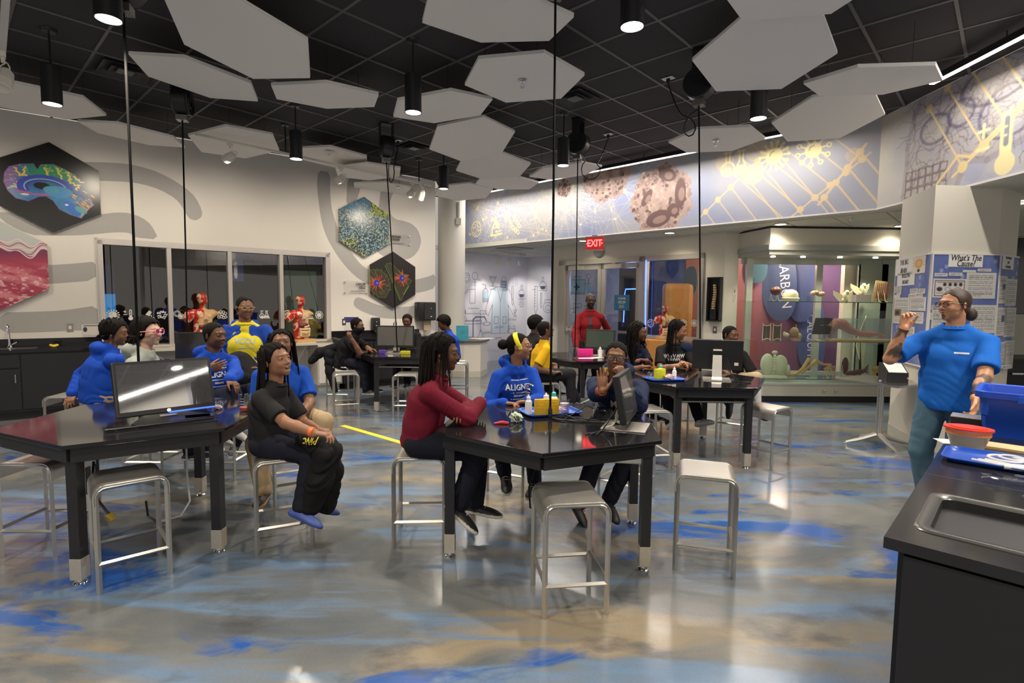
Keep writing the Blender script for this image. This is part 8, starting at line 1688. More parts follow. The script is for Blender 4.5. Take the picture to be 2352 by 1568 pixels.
        s.cap(N-nd*.02*S,N+nd*.004*S,.050*S,.046*S,.02); s.cap(N+nd*.008*S,N+nd*.07*S+f2*.012,.040*S,.041*S,.004,'-')
        for side,(shd,el,w,fd,pn,pose) in A.items():
            rs_=sh_L+q
            if sleeve=='long' or (isinstance(sleeve,dict) and sleeve[side]=='long'):
                s.cap(shd,el,rs_*1.05,rs_*1.12,.018,disp=fd_); s.cap(el,w-(w-el)*.06,rs_*1.14,rs_*.90,.015,disp=fold(amp*1.1,1.5,seed+1)); s.cap(w-(w-el)*.16,w-(w-el)*.02,rs_*.84,rs_*.80,.004)
            elif sleeve=='pushed' : s.cap(shd,el,rs_*1.25,rs_*1.15,.03,disp=fd_); s.cap(el,el+(w-el)*.35,rs_*1.15,rs_*1.1,.02,disp=fold(amp*1.6,1.8,seed+1))
            else:
                e2=shd+(el-shd)*(.72 if sleeve=='tee' else .6); s.cap(shd,e2,rs_*1.04,rs_*1.26,.018,disp=fold(amp*.6,1,seed)); dr=nv(el-shd); s.plane_local(e2+dr*rs_*.35,dr,rs_*1.9)
        s.plane(Pb-T*.012*S,-T)
        if hood:
            hb_=N-f2*.055*S+T2*.01*S; s.cap(hb_-l2*.045*S,hb_+l2*.045*S,.030*S,.030*S,.03,disp=fold(.003,1.4,seed)); s.cap(hb_-T*.05*S-f2*.01*S,hb_,.02*S,.04*S,.03,lat=l2,sc=1.8)
            for sg in (1,-1): s.cap(N+l2*sg*.05*S-f2*.03*S+T2*.025*S,N+f2*.035*S+l2*sg*.022*S-T2*.02*S,.020*S,.012*S,.02)
            s.cap(N+nd*.012*S,N+nd*.09*S+f2*.02,.038*S,.042*S,.004,'-')
        V,F=s.mesh(); shirt=meshobj({'hoodie':'hoodie','tee':'tee_shirt','sweat':'sweater','shirt':'shirt','polo':'polo_shirt'}.get(top,'top'),V,F,cloth(*tc),parent=th); 
        for (kind,args,cx,cy,sz,cm) in prints:
            o_=C+f2*.02+T*cy+l2*(cx); V2,F2=text2d(args,sz,xs=.9,bold=.0015) if kind=='text' else bar2d(*args)
            V2=[(a-0,b_) for a,b_ in V2]; ob=decal(shirt,th,'print',V2,F2,o_,-l2*-1 if False else l2,T,mat('pr_%s'%str(cm),cm,.7),st=.25 if label.startswith('woman') else .13); ob.location=tuple(-inv)
        rel(shirt)
        if not hood:
            cc_=N+nd*.004*S+f2*.002*S; a1=np.cross(nd,l2); a1=nv(a1); mb=MB(); mb.tube([tuple(cc_-inv+l2*math.cos(a)*.046*S+nv(f2-nd*(f2@nd))*math.sin(a)*.046*S) for a in np.linspace(0,2*PI,29)],.0065,8); mb.build('collar',cloth(*tc),parent=th,smooth=True)
        if hood:
            mb=MB(); [mb.tube([N+f2*.075*S*.9+l2*sg*.02*S-T2*.02*S,N+f2*.10*S+l2*sg*.022*S-T*.05*S,C+f2*(.085*S)+l2*sg*.024*S+T*.0*S],.0025,5) for sg in (1,-1)]; rel(mb.build('drawstring',cloth(*tc),parent=th))
    # ---- trousers
    s=None; Hs=[];
    pts=np.array([P]+[p for a in G.values() for p in a]); lo=pts.min(0)-.14; hi_=pts.max(0)+.14; s=Sdf(lo,hi_,hs_*1.15); pf=fold(.004,1.1,seed+5); pw=pantw*(.5+.5*b)
    s.cap(P+U*.02*S-fwd_*.0,P+T*.03*S,.064*S*b,.058*S*b,.03,lat=lf,sc=1.28)
    for side,(hi,kn,an) in G.items():
        s.cap(hi,kn,.060*S*pw,.044*S*pw,.025,disp=pf)
        if bare: s.cap(kn,kn+(an-kn)*.12,.045*S*pw,.046*S*pw,.01)
        else: s.cap(kn,kn+(an-kn)*.93,.043*S*pw,.036*S*pw,.02,disp=pf)
    V,F=s.mesh(); rel(meshobj('shorts' if bare else 'trousers',V,F,cloth(*pants),parent=th))
    # ankles / socks and shoes
    for side,(hi,kn,an) in G.items():
        o_=nv(kn-an); mb=MB(); mb.tube([tuple(kn-inv if bare else an+(kn-an)*.25-inv),tuple(an+(kn-an)*.1-inv),tuple(an-inv)],[.034*S if bare else .026*S,.022*S,.022*S],12); mb.build('sock' if socks else 'ankle',mat('sock_%s'%str(socks),socks,.9) if socks else mat('skin_plain_%d'%seed,tuple(np.array(skin)),.5),parent=th,smooth=True)
        if noshoes: continue
        td=fwd_*1.0-U*.10+ (lf if side=='L' else -lf)*.15
        if legs and side in legs and len(legs[side])>2 if False else False: pass
        if legs is not None and ('toe'+side) in legs: td=np.array(legs['toe'+side],float)
        td=nv(td-o_*(td@o_)*.75); dn=nv(-(o_-td*(o_@td))); la_=np.cross(td,dn); L=.152*S; an2=an; s=Sdf(an-L-.05,an+L+.05,max(.005,h*.9)); Rr=np.array([td,la_,-dn])
        s.ell(an+td*.03*S+dn*.022*S,Rr,(L*.52,.027*S,.026*S),.01); s.ell(an+td*.075*S+dn*.027*S,Rr,(L*.34,.029*S,.02*S),.015); s.cap(an-td*.005*S-dn*.012*S,an+dn*.01*S,.027*S,.03*S,.012); s.ell(an-td*.018*S+dn*.022*S,Rr,(.025*S,.025*S,.028*S),.012)
        s.plane(an+dn*.034*S,dn); V,F=s.mesh(); d=(V-an)@dn/S; st_=(V-an)@td/S; cc=np.where((d>.020)[:,None],np.array([sole]),np.array([shoes])); 
        rel(meshobj('shoe',V,F,mat('shoe',(1,1,1),.5,vcol=True),parent=th,col=cc))
        mb=MB(); 
        for k in range(4): 
            pc=an+td*(.032+.014*k)*S-dn*(.010-.0075*k)*S; mb.tube([tuple(pc-la_*.014*S-inv),tuple(pc-dn*.004*S-inv),tuple(pc+la_*.014*S-inv)],.0022,5)
        mb.build('laces',mat('lace_%s'%str(sole),sole,.7),parent=th)
    return dict(th=th,Hc=Hc,R=R,H=HL,N=N,C=C,P=P,T=T,T2=T2,l2=l2,f2=f2,A=A,G=G,inv=inv,S=S,rel=rel)
def spectacles(p,col,r=.075,thick=.006,tint=None,name='eyeglasses'):
    Hc,R,H,inv=p['Hc'],p['R'],p['H'],p['inv']; m=mat('frame_%s'%str(col),col,.3); mb=MB(); W=lambda x,y,z:tuple(Hc+(R[0]*x+R[1]*y+R[2]*z)*H-inv)
    for sg in (1,-1):
        mb.tube([W(.43-.02*abs(math.cos(a)),sg*.135+r*1.15*math.cos(a),-.0+r*math.sin(a)) for a in np.linspace(0,2*PI,21)],thick*.45,6); mb.tube([W(.40,sg*.22,.02),W(.25,sg*.345,.025),W(-.02,sg*.375,.01),W(-.08,sg*.37,-.05)],thick*.45,6)
    mb.tube([W(.43,.055,.01),W(.455,0,.02),W(.43,-.055,.01)],thick*.45,6); o=mb.build(name,m,parent=p['th'],smooth=True)
    for sg in (1,-1): mb=MB(); mb.add([W(.425,sg*.135+r*1.1*math.cos(a),r*math.sin(a)) for a in np.linspace(0,2*PI,16,endpoint=False)],[tuple(range(16))]); mb.build('lens',tint or glassmat('lens_clear',(.97,.97,.97),.05),parent=o)
def band(p,side,col,w=.011,name='wristband',at=.93):
    shd,el,wr,fd,pn,pose=p['A'][side]; c=el+(wr-el)*at; d=nv(wr-el); r=.0205*p['S']; mb=MB(); mb.lathe([(r,-w),(r*1.04,-w),(r*1.04,w),(r,w)],18,M=Matrix.Translation(tuple(c-p['inv']))@Vector(d).to_track_quat('Z','Y').to_matrix().to_4x4()); mb.build(name,mat('band_%s'%str(col),col,.4),parent=p['th'],smooth=30)
def hair(p,t=.012,m=None,curl=0,h=.006,line=None,seed=0,name='hair',low=None): o=hair_cap(name,p['th'],p['Hc'],p['R'],p['H'],t,m or M_hair,curl,h,line,seed=seed,low=low); o.location=tuple(-p['inv']); return o
def locks(p,n,Lr,r,m=None,**k): o=strands(p['th'],p['Hc'],p['R'],p['H'],n,Lr,r,m or M_hair,**k); o.location=tuple(-p['inv']); return o
P3=lambda x,y,Y:aty(x,y,Y)
BLUE=('royal',(.008,.055,.38)); BLUE2=('royal_polo',(.01,.07,.42)); NAVYP=('navy_trouser',(.010,.011,.018)); BLK=('black',(.012,.012,.014)); KHAKI=('khaki',(.36,.27,.16)); SKD=(.115,.052,.03); SKM=(.18,.085,.048); SKL=(.28,.14,.082)
D_=np.array
def arm(px,py,Y,pole=None,fd=None,pn=None,pose='relaxed'): return (P3(px,py,Y),None if pole is None else D_(pole,float),None if fd is None else D_(fd,float),None if pn is None else D_(pn,float),pose)
def jacket(p,col,name='jacket',cut=.12,long=0.0,sleeves=True,h=.008,front=True):
    S,N,C,P,T,T2,l2,f2=p['S'],p['N'],p['C'],p['P'],p['T'],p['T2'],p['l2'],p['f2']; pts=D_([P-T*.1,N+T2*.1]+[q for a in p['A'].values() for q in a[:3]]); s=Sdf(pts.min(0)-.2,pts.max(0)+.2,h); fo=fold(.006,1.1,9)
    s.cap(P-T*(.02+long),C-f2*.01,.088*S,.088*S,.03,lat=l2,sc=1.45,disp=fo); s.cap(C-f2*.01,N-T2*.04*S-f2*.01,.085*S,.058*S,.03,lat=l2,sc=1.6,disp=fo)
    for sd,(shd,el,w,fd,pn,pose) in p['A'].items():
        if sleeves: s.cap(shd,el,.052*S,.045*S,.03,disp=fo); s.cap(el,w,.045*S,.032*S,.02,disp=fo); s.cap(w-(w-el)*.06,w+(w-el)*.1,.026*S,.026*S,.003,'-')
    if front: s.ell(C+f2*.17*S-T*.06*S,D_([f2,l2,T]),(.135*S,.062*S,.36*S),.01,'-')
    s.cap(N-f2*.03*S-T2*.0*S-l2*.05*S,N-f2*.03*S+l2*.05*S,.03*S,.03*S,.02); s.cap(N+T2*.0,N+T2*.15*S+f2*.03,.042*S,.045*S,.004,'-'); s.plane(P-T*(.04+long),-T)
    V,F=s.mesh(); return p['rel'](meshobj(name,V,F,cloth(*col),parent=p['th']))
def cloth_drop(name,label,pts,r,col,cat,lat=None,sc=1.4,h=.008,amp=.010,parent=None,k=.03):
    pts=D_(pts); s=Sdf(pts.min(0)-.2,pts.max(0)+.2,h); fo=fold(amp,1.6,4)
    for i in range(len(pts)-1): s.cap(pts[i],pts[i+1],r[i],r[i+1],k,lat=lat,sc=sc,disp=fo)
    V,F=s.mesh(); o=meshobj(name,V,F,cloth(*col),parent=parent); 
    if parent is None: tag(o,label,cat)
    return o
A_prints=[('text','ALIGNED',0,.0,.062,(.75,.75,.74)),('bar',(-.07,.07,.052,.057),0,.0,0,(.75,.75,.74)),('bar',(-.075,.075,-.046,-.038),0,0,0,(.55,.6,.68)),('bar',(-.05,.05,-.075,-.06),0,0,0,(.45,.5,.6)),('bar',(-.07,.07,-.10,-.094),0,0,0,(.6,.62,.66))]
# -- centre table
p=person('girl in maroon sweater with long black locs leaning on centre table',(-.57,3.34,.635),2,S=1.52,lean=9,hunch=14,head=(-4,-3,0),top='sweat',tc=('maroon',(.13,.008,.022)),skin=SKD,bulk=1.12,full=.8,h=.0052,fem=True,
 arms={'R':(D_([-.20,3.42,.86]),D_([.9,-.6,-1.0]),D_([0,1,.1]),None,'relaxed'),'L':(D_([-.28,3.26,.84]),D_([1,.6,-.8]),D_([-.3,-1,0]),None,'relaxed')},
 legs={'R':(P3(1052,1165,3.15),D_([1,0,.5])),'L':(P3(1092,1160,3.45),D_([1,.1,.5])),'toeR':[.3,-.25,-1],'toeL':[1,-.2,-.35]},shoes=(.015,.015,.017),sole=(.66,.62,.55),socks=(.10,.32,.34),loose=1.25,look=(1,-.1,-.1))
hair(p,.010,h=.006,curl=-.03); locks(p,100,(.30,.48),.0066,az=(92,268),el=(-12,88),out=.10,seed=3,jit=.9,back=.08); locks(p,8,(.10,.2),.0055,az=(-80,-50),el=(10,50),out=.02,seed=9,jit=.3)
p=person('girl in blue hoodie with yellow headband and hair bun',(.0,4.25,.635),-72,S=1.46,lean=16,hunch=4,twist=8,head=(-14,4,-4),top='hoodie',tc=BLUE,skin=SKL,h=.0052,hood=True,fem=True,prints=[(k,a,.0 if k=='text' else .0,.02,z,c) for k,a,_,_,z,c in A_prints],
 arms={'L':arm(1212,922,3.86,(.8,.4,-1),(-1,-.15,-.05),(0,-.3,-1),'curl'),'R':arm(1158,926,3.86,(-.7,.4,-1),(1,-.2,0),(0,-.3,-1),'curl')},
 legs={'L':(P3(1228,1110,3.95),D_([.2,-1,.4])),'R':(P3(1160,1090,3.85),D_([-.2,-1,.4])),'toeL':[-.3,-1,-.5],'toeR':[.2,-.7,-1]},socks=(.6,.6,.58),loose=1.35,look=(1,-.0,.1))
hair(p,.004,h=.006); spectacles(p,(.25,.18,.12),.085,.004)
Hc,R,H=p['Hc'],p['R'],p['H']
def headpart(p,fn,name,m,h=.006,rad=.7):
    Hc,R,H=p['Hc'],p['R'],p['H']; s=Sdf(Hc-H*rad,Hc+H*rad,h); fn(s,lambda x,y,z:Hc+(R[0]*x+R[1]*y+R[2]*z)*H,H,R); V,F=s.mesh(); return p['rel'](meshobj(name,V,F,m,parent=p['th']))
headpart(p,lambda s,W,H,R:(s.ell(W(-.62,0,.10),R,(.19*H,.19*H,.19*H),.01),s.cap(W(-.42,0,.12),W(-.55,0,.11),.09*H,.08*H,.03)),'hair_bun',M_hair,rad=.9)
def hband(s,W,H,R):
    s.ell(W(-.07,0,.13),R,(.445*H,.365*H,.395*H),.001); s.ell(W(-.05,0,-.1),R,(.33*H,.30*H,.33*H),.02)
    n=nv(R[0]*.93+R[2]*.36); c=W(.03,0,.1); s.plane(c+n*.085*H,n); s.plane(c-n*.085*H,-n); s.plane(W(0,0,-.12),-R[2])
headpart(p,hband,'headband',mat('yellow_band',(.75,.66,.02),.7))
p=person('boy with glasses in navy hoodie raising open palm at centre table',(.84,3.98,.635),-116,S=1.52,lean=32,hunch=6,head=(-104,2,-4),top='hoodie',tc=('navy_hoodie',(.012,.020,.055)),skin=SKM,h=.0045,hood=True,sleeve='pushed',
 arms={'R':arm(1385,897,3.38,(-.5,-.2,-1),(-.05,.05,1),(-.15,-1,0),'flat'),'L':arm(1428,872,3.42,(.5,-.2,-1),(-.2,.1,1),(-.3,.6,.0),'fist')},
 legs={'R':(P3(1328,1165,3.6),D_([-.3,-1,.5])),'L':(P3(1398,1150,3.65),D_([.1,-1,.5])),'toeR':[-.1,-.5,-1],'toeL':[.1,-.8,-.6]},shoes=(.012,.012,.013),sole=(.012,.012,.013),look=(1,.05,0),prints=[('text','M\nIO',-.01,-.03,.07,(.62,.58,.46))],loose=1.1)
hair(p,.004,h=.0045,curl=.014); spectacles(p,(.05,.035,.025),.088,.008); band(p,'R',(.75,.10,.06))
headpart(p,lambda s,W,H,R:(s.cap(W(-.15,.30,-.42),W(.02,.20,-.56),.06*H,.05*H,.01),s.cap(W(-.15,-.30,-.42),W(.02,-.20,-.56),.06*H,.05*H,.01),s.cap(W(-.25,.22,-.42),W(-.25,-.22,-.42),.06*H,.06*H,.02)),'yellow_collar',mat('yellow_collar',(.7,.5,.02),.8),rad=.85)
# -- left table
p=person('laughing girl in black tee with braids on near stool',(-1.50,3.27,.635),-6,S=1.34,HL=.212,lean=2,hunch=16,head=(-24,12,6),top='tee',tc=('black_tee',(.016,.016,.018)),skin=SKL,h=.0045,mouth='open',fem=True,sleeve='tee',
 arms={'R':arm(722,994,2.98,(-.2,-.3,-1),(.95,.1,-.15),(0,0,-1),'relaxed'),'L':arm(728,985,3.25,(.2,.4,-1),(.95,-.2,-.1),(0,0,-1),'relaxed')},
 legs={'R':(P3(690,1172,3.05),D_([1,0,.4])),'L':(P3(722,1155,3.3),D_([1,.1,.4])),'toeR':[.5,-.25,-.6],'toeL':[1,.1,-.3]},shoes=(.05,.09,.32),sole=(.03,.06,.25),look=(1,-.1,.15),loose=1.35)
hair(p,.006,h=.005,curl=-.035); locks(p,34,(.26,.36),.0075,az=(80,280),el=(-15,60),out=.02,seed=12,jit=.35); band(p,'R',(.80,.15,.03),.012)
PG=p
lap=cloth_drop('black_jacket','black jacket with yellow letters draped over laughing girl knees',[P3(700,1005,3.15),P3(738,1018,3.12),P3(752,1040,3.1),P3(735,1100,3.1),P3(715,1158,3.1)],[.045,.06,.066,.07,.06],('jacket_black',(.010,.010,.011)),'jacket',lat=D_([0,1,0.]),sc=1.5)
s2=cloth_drop('jacket_sleeve','',[P3(745,1020,3.2),P3(765,1080,3.2),P3(752,1160,3.2)],[.06,.055,.05],('jacket_black',(.010,.010,.011)),'',parent=lap)
V2,F2=text2d('PINC',.05,xs=.9); decal(lap,lap,'lettering',V2,F2,P3(694,1022,2.9),D_([-1,0,0.]),D_([0,0,-1.]) ,mat('yellow_letters',(.75,.6,.05),.7)) if False else decal(lap,lap,'lettering',V2,F2,P3(694,1022,2.95),nv(D_([-1,.05,-.1])),nv(D_([-.1,0,-1.])),mat('yellow_letters',(.75,.6,.05),.7))
p=person('girl in blue polo and khaki trousers behind laughing girl',(-1.74,4.0,.635),-48,S=1.46,lean=4,hunch=6,head=(-62,12,4),top='polo',tc=BLUE2,pants=KHAKI,skin=SKM,h=.006,fem=True,sleeve='tee',bulk=1.15,full=.6,
 arms={'L':arm(688,958,3.75,(.6,.2,-1),(-.3,-.7,-.5),(0,0,-1),'relaxed'),'R':arm(640,965,3.75,(-.6,.2,-1),(.5,-.7,-.2),(0,0,-1),'relaxed')},
 legs={'R':(P3(605,1130,3.62),D_([.1,-1,.5])),'L':(P3(722,1080,3.75),D_([1,-.4,.5])),'toeR':[.15,-1,-.2],'toeL':[.8,-.5,-.3]},shoes=(.015,.014,.014),sole=(.45,.26,.10),loose=1.2)
hair(p,.005,h=.006,curl=-.03); locks(p,46,(.30,.42),.006,az=(75,285),el=(-10,70),out=.06,seed=31,jit=.5)
p=person('boy in blue hoodie with hand on chest beside standing woman',(-2.54,4.5,.635),-30,S=1.52,lean=2,hunch=8,head=(-20,0,0),top='hoodie',tc=BLUE,skin=SKD,h=.006,hood=True,bulk=1.12,full=.5,prints=A_prints,
 arms={'R':arm(480,850,4.05,(-.5,-.3,-1),(.85,.1,.35),(-.4,.8,-.1),'relaxed'),'L':arm(522,900,3.95,(.8,.4,-.8),(.85,-.3,-.5),(0,0,-1),'relaxed')},
 legs={'R':(P3(498,1005,4.1),D_([1,-.4,.4])),'L':(P3(540,985,4.4),D_([1,-.2,.4])),'toeR':[.9,-.5,-.1],'toeL':[1,-.4,-.1]},shoes=(.55,.54,.52),sole=(.6,.58,.55),pants=('dark_jeans',(.012,.016,.035)),loose=1.5)
hair(p,.004,h=.006)
p=person('light skinned person in grey hoodie and pink glasses behind monitor',(-3.12,4.42,.635),14,S=1.60,lean=6,hunch=8,head=(2,2,0),top='hoodie',tc=('heather_grey',(.30,.33,.30)),skin=(.55,.34,.25),h=.006,hood=True,
 arms={'R':arm(380,905,3.95,(-.2,-.5,-1)),'L':arm(400,895,4.3,(-.2,.5,-1))},loose=1.3)
hair(p,.018,line=lambda x,y:np.interp(x,[-9,-.02,.0,.16,.28,9],[-.30,-.34,-.30,.20,.30,.30]),h=.007); locks(p,170,(.02,.07),.010,az=(88,272),el=(-5,80),out=.03,seed=17,jit=.4); spectacles(p,(.72,.28,.32),.10,.012,tint=glassmat('pink_lens',(.8,.4,.5),.05))
p=person('child in blue hoodie seen from behind at far left',(-3.62,4.66,.635),50,S=1.56,lean=6,hunch=16,head=(22,-6,8),top='hoodie',tc=BLUE,skin=SKM,h=.007,hood=True,bulk=1.25,pants=KHAKI,
 arms={'L':arm(168,905,4.7,(-1,.5,-.5)),'R':arm(300,880,4.5,(1,-.3,-.7))},legs={'R':(P3(200,1010,4.75),D_([.5,1,.4])),'L':(P3(215,1000,4.95),D_([.3,1,.4]))},loose=1.9)
hair(p,.012,h=.007); locks(p,26,(.0,.03),.008,az=(60,300),el=(0,80),out=-.02,seed=19)
p=person('woman with glasses in blue jacket and yellow tee standing by the window',(-2.62,5.25,.80),-66,S=1.56,ts=1.1,lean=0,hunch=3,head=(-48,-2,0),top='tee',tc=('yellow_tee',(.62,.52,.03)),skin=SKM,h=.006,fem=True,bulk=1.18,full=.4,HL=.225,sleeve='tee',
 arms={'L':arm(600,845,5.1,(.8,.3,-.6),(-1,-.3,.1)),'R':arm(560,850,5.1,(-.9,.3,-.6),(1,-.3,0))},legs={'L':(D_([-2.5,5.22,.09]),D_([.4,-1,0])),'R':(D_([-2.72,5.2,.09]),D_([.4,-1,0]))},loose=1.2,
 prints=[('text','VCCU',0,.02,.075,(.25,.38,.62)),('bar',(-.06,.08,-.045,-.035),0,0,0,(.4,.45,.4))])
hair(p,.003,h=.0055,curl=.012); headpart(p,lambda s,W,H,R:s.ell(W(-.35,.05,.22),R,(.17*H,.2*H,.16*H),.01),'hair_bun',M_hair); spectacles(p,(.4,.28,.12),.085,.006); jacket(p,('blue_jacket',(.012,.05,.30)),long=.03)
Cw=p['P']; bag=cloth_drop('shoulder_bag','',[p['C']+p['f2']*.16-p['T']*.14-p['l2']*.05,p['C']+p['f2']*.18-p['T']*.30+p['l2']*.02],[.07,.10],('bag_black',(.02,.02,.022)),'',lat=p['l2'],sc=1.5,amp=.004)
tag(bag,'black drawstring bag held in front of woman in yellow tee','bag')
# -- instructor
p=person('instructor in blue tee with tattooed arms gesturing at right',(3.10,3.75,.86),222,S=1.62,ts=1.13,lean=-2,hunch=6,head=(186,2,0),top='tee',tc=('instructor_blue',(.012,.12,.50)),skin=(.42,.21,.12),h=.0045,mouth='talk',sleeve='tee',bulk=1.08,HL=.225,beard=2,sn=1,brow=(.03,.018,.012),
 arms={'R':arm(2077,752,3.78,(-.8,.1,-1),(.05,-.1,1),(-.2,-.6,-.6),'curl'),'L':arm(2238,925,3.32,(.6,.2,-.6),(-.25,-.3,-1),(-.8,.3,0),'relaxed')},
 legs={'L':(D_([3.22,3.72,.09]),D_([-1,-.3,.1])),'R':(D_([3.10,3.90,.09]),D_([-1,0,.1]))},pants=('jeans',(.085,.16,.22)),hem=.02,shoes=(.03,.03,.03),loose=2.2,prints=[('bar',(-.035,.045,-.006,.006),.055,.03,0,(.6,.65,.75))],look=(1,0,0),amp=.005,pantw=1.0)
hair(p,.004,m=M_hairb,h=.005); headpart(p,lambda s,W,H,R:(s.cap(W(-.42,0,-.10),W(-.50,0,-.16),.07*H,.08*H,.03),s.ell(W(-.62,.0,-.28),R,(.17*H,.15*H,.20*H),.02)),'hair_bun',M_hairb,rad=1.0); spectacles(p,(.06,.04,.03),.075,.007)
band(p,'R',(.10,.05,.03),.008,'bracelet'); band(p,'L',(.02,.02,.02),.010,'bracelet')
mb=MB(); Nn=p['N']; mb.tube([Nn+p['f2']*.06+p['l2']*.05-p['inv'],Nn-p['f2']*.05+p['l2']*.03+D_([0,0,.03])-p['inv'],Nn-p['f2']*.05-p['l2']*.03+D_([0,0,.03])-p['inv']],.0025,5); mb.build('necklace',M_ink,parent=p['th'])
# -- right table
p=person('girl with long black curls in navy top at the right table',(1.40,6.42,.635),-62,S=1.50,lean=14,hunch=10,head=(-34,-4,0),top='tee',tc=('navy_top',(.010,.014,.035)),skin=SKD,h=.007,fem=True,sleeve='tee',full=.5,
 arms={'L':arm(1486,828,6.0,(.5,.2,-1),(-1,0,.2)),'R':arm(1476,842,5.95,(-.6,.2,-1),(1,0,.1))})
hair(p,.014,curl=.01,h=.008); locks(p,74,(.26,.36),.008,az=(62,298),el=(-10,80),out=.16,seed=41,curl=.010,jit=.8)
p=person('girl with braids in printed black tee clasping hands at right table',(1.90,6.34,.635),-88,S=1.54,lean=8,hunch=8,head=(-28,-8,2),top='tee',tc=('black_tee',(.016,.016,.018)),skin=(.24,.12,.07),h=.0065,fem=True,sleeve='tee',full=.4,
 arms={'L':arm(1577,836,5.95,(.8,.3,-.8),(-1,-.1,.2),(0,-.6,-.4),'curl'),'R':arm(1556,840,5.93,(-.8,.3,-.8),(1,-.1,.3),(0,-.6,-.4),'curl')},
 legs={'L':(P3(1625,1000,5.55),D_([.3,-1,.4])),'R':(P3(1541,985,5.7),D_([-.2,-1,.4])),'toeL':[.3,-1,-.25],'toeR':[-.1,-1,-.2]},shoes=(.42,.40,.38),sole=(.5,.5,.5),prints=[('text','WWVWW',-.02,.03,.06,(.6,.6,.6)),('text','VWWV',-.02,-.01,.05,(.6,.6,.6))])
hair(p,.005,h=.006,curl=-.03); locks(p,50,(.24,.34),.006,az=(80,280),el=(0,75),out=.04,seed=43,jit=.4)
jk=cloth_drop('navy_jacket','',[p['N']+p['l2']*.04-p['T']*.02,p['N']+p['l2']*.17-p['T']*.06,p['N']+p['l2']*.22-p['T']*.20],[.05,.065,.06],('navy_hoodie',(.012,.020,.055)),'',amp=.006); tag(jk,'navy hoodie slung over the shoulder of girl in printed tee','jacket')
p=person('boy in black tee peering past the turned monitor',(2.55,6.22,.635),-125,S=1.46,lean=16,hunch=8,head=(-62,-2,-6),top='tee',tc=BLK,skin=SKD,h=.0065,sleeve='tee',pants=('khaki_short',(.42,.34,.22)),bare=True,socks=(.6,.6,.6),
 arms={'L':arm(1728,872,5.75,(.6,.3,-.6),(-1,-.2,0)),'R':arm(1680,870,5.7,(-.6,.3,-.6),(1,-.2,0))},
 legs={'R':(P3(1672,925,5.75),D_([-.3,-1,.5])),'L':(P3(1742,940,5.8),D_([.2,-1,.5])),'toeR':[-.2,-.6,-.9],'toeL':[.1,-.7,-.9]},shoes=(.02,.02,.02),sole=(.02,.02,.02),prints=[('bar',(-.02,.03,-.008,.01),.05,.03,0,(.55,.4,.4))],look=(1,.35,0))
hair(p,.003,h=.0055)
# -- table before the doors
p=person('bald man in red shirt and dark tie standing at the glass doors',(1.20,8.30,.87),-92,S=1.66,ts=1.13,lean=0,hunch=2,head=(-86,-4,0),top='shirt',tc=('red_shirt',(.22,.012,.018)),skin=(.055,.028,.018),h=.007,HL=.225,beard=1,pants=BLK,
 arms={'R':arm(1323,806,7.95,(-.6,.4,-.3),(-.2,-.8,-.4),(0,0,-1),'relaxed'),'L':(D_([1.42,8.42,.88]),D_([.5,.6,-.2]),D_([-.3,.4,-1]),None,'relaxed')},legs={'L':(D_([1.32,8.32,.09]),D_([0,-1,0])),'R':(D_([1.08,8.32,.09]),D_([0,-1,0]))},loose=.6,bulk=.9)
f2,l2,T,N,C=p['f2'],p['l2'],p['T'],p['N'],p['C']; sh=[o for o in p['th'].children if o.name.startswith('shirt')][0]
V2=[(-.022,.13),(.022,.13),(.03,-.02),(.036,-.24),(0,-.28),(-.036,-.24),(-.03,-.02)]; V2=[(-.02,.14),(.02,.14),(.014,.10),(-.014,.10),(.026,.0),(-.026,.0),(.034,-.1),(-.034,-.1),(.038,-.22),(-.038,-.22),(0,-.27)]; t_=decal(sh,p['th'],'necktie',V2,[(0,3,2,1),(3,5,4,2),(5,7,6,4),(7,9,8,6),(9,10,8)],C,l2,T,mat('tie_dark',(.03,.025,.022),.6),off=.008); t_.location=tuple(-p['inv'])
# shirt decal is placed in world; shirt mesh itself is offset by its parent
p=person('boy in yellow shirt looking up seated before the drawn wall',(.33,6.46,.635),14,S=1.46,lean=6,hunch=10,head=(12,14,0),top='tee',tc=('gold_tee',(.62,.36,.01)),skin=SKD,h=.0065,sleeve='tee',
 arms={'R':arm(1272,856,6.25,(-.2,-.3,-1),(.6,.3,.1),(0,0,-1),'relaxed'),'L':arm(1276,838,6.55,(.4,.2,-.8),(-.1,-.6,-.5),(0,0,-1),'relaxed')},
 legs={'R':(P3(1312,925,6.35),D_([1,0,.7])),'L':(P3(1325,920,6.6),D_([1,.1,.7]))},pants=('dark_trouser',(.014,.014,.018)),loose=1.2)
hair(p,.003,h=.0055)
p=person('curly haired boy in dark shirt behind the boy in yellow',(.26,7.5,.635),35,S=1.52,lean=6,hunch=8,head=(15,0,0),top='tee',tc=BLK,skin=SKD,h=.008)
hair(p,.03,curl=.035,h=.008)
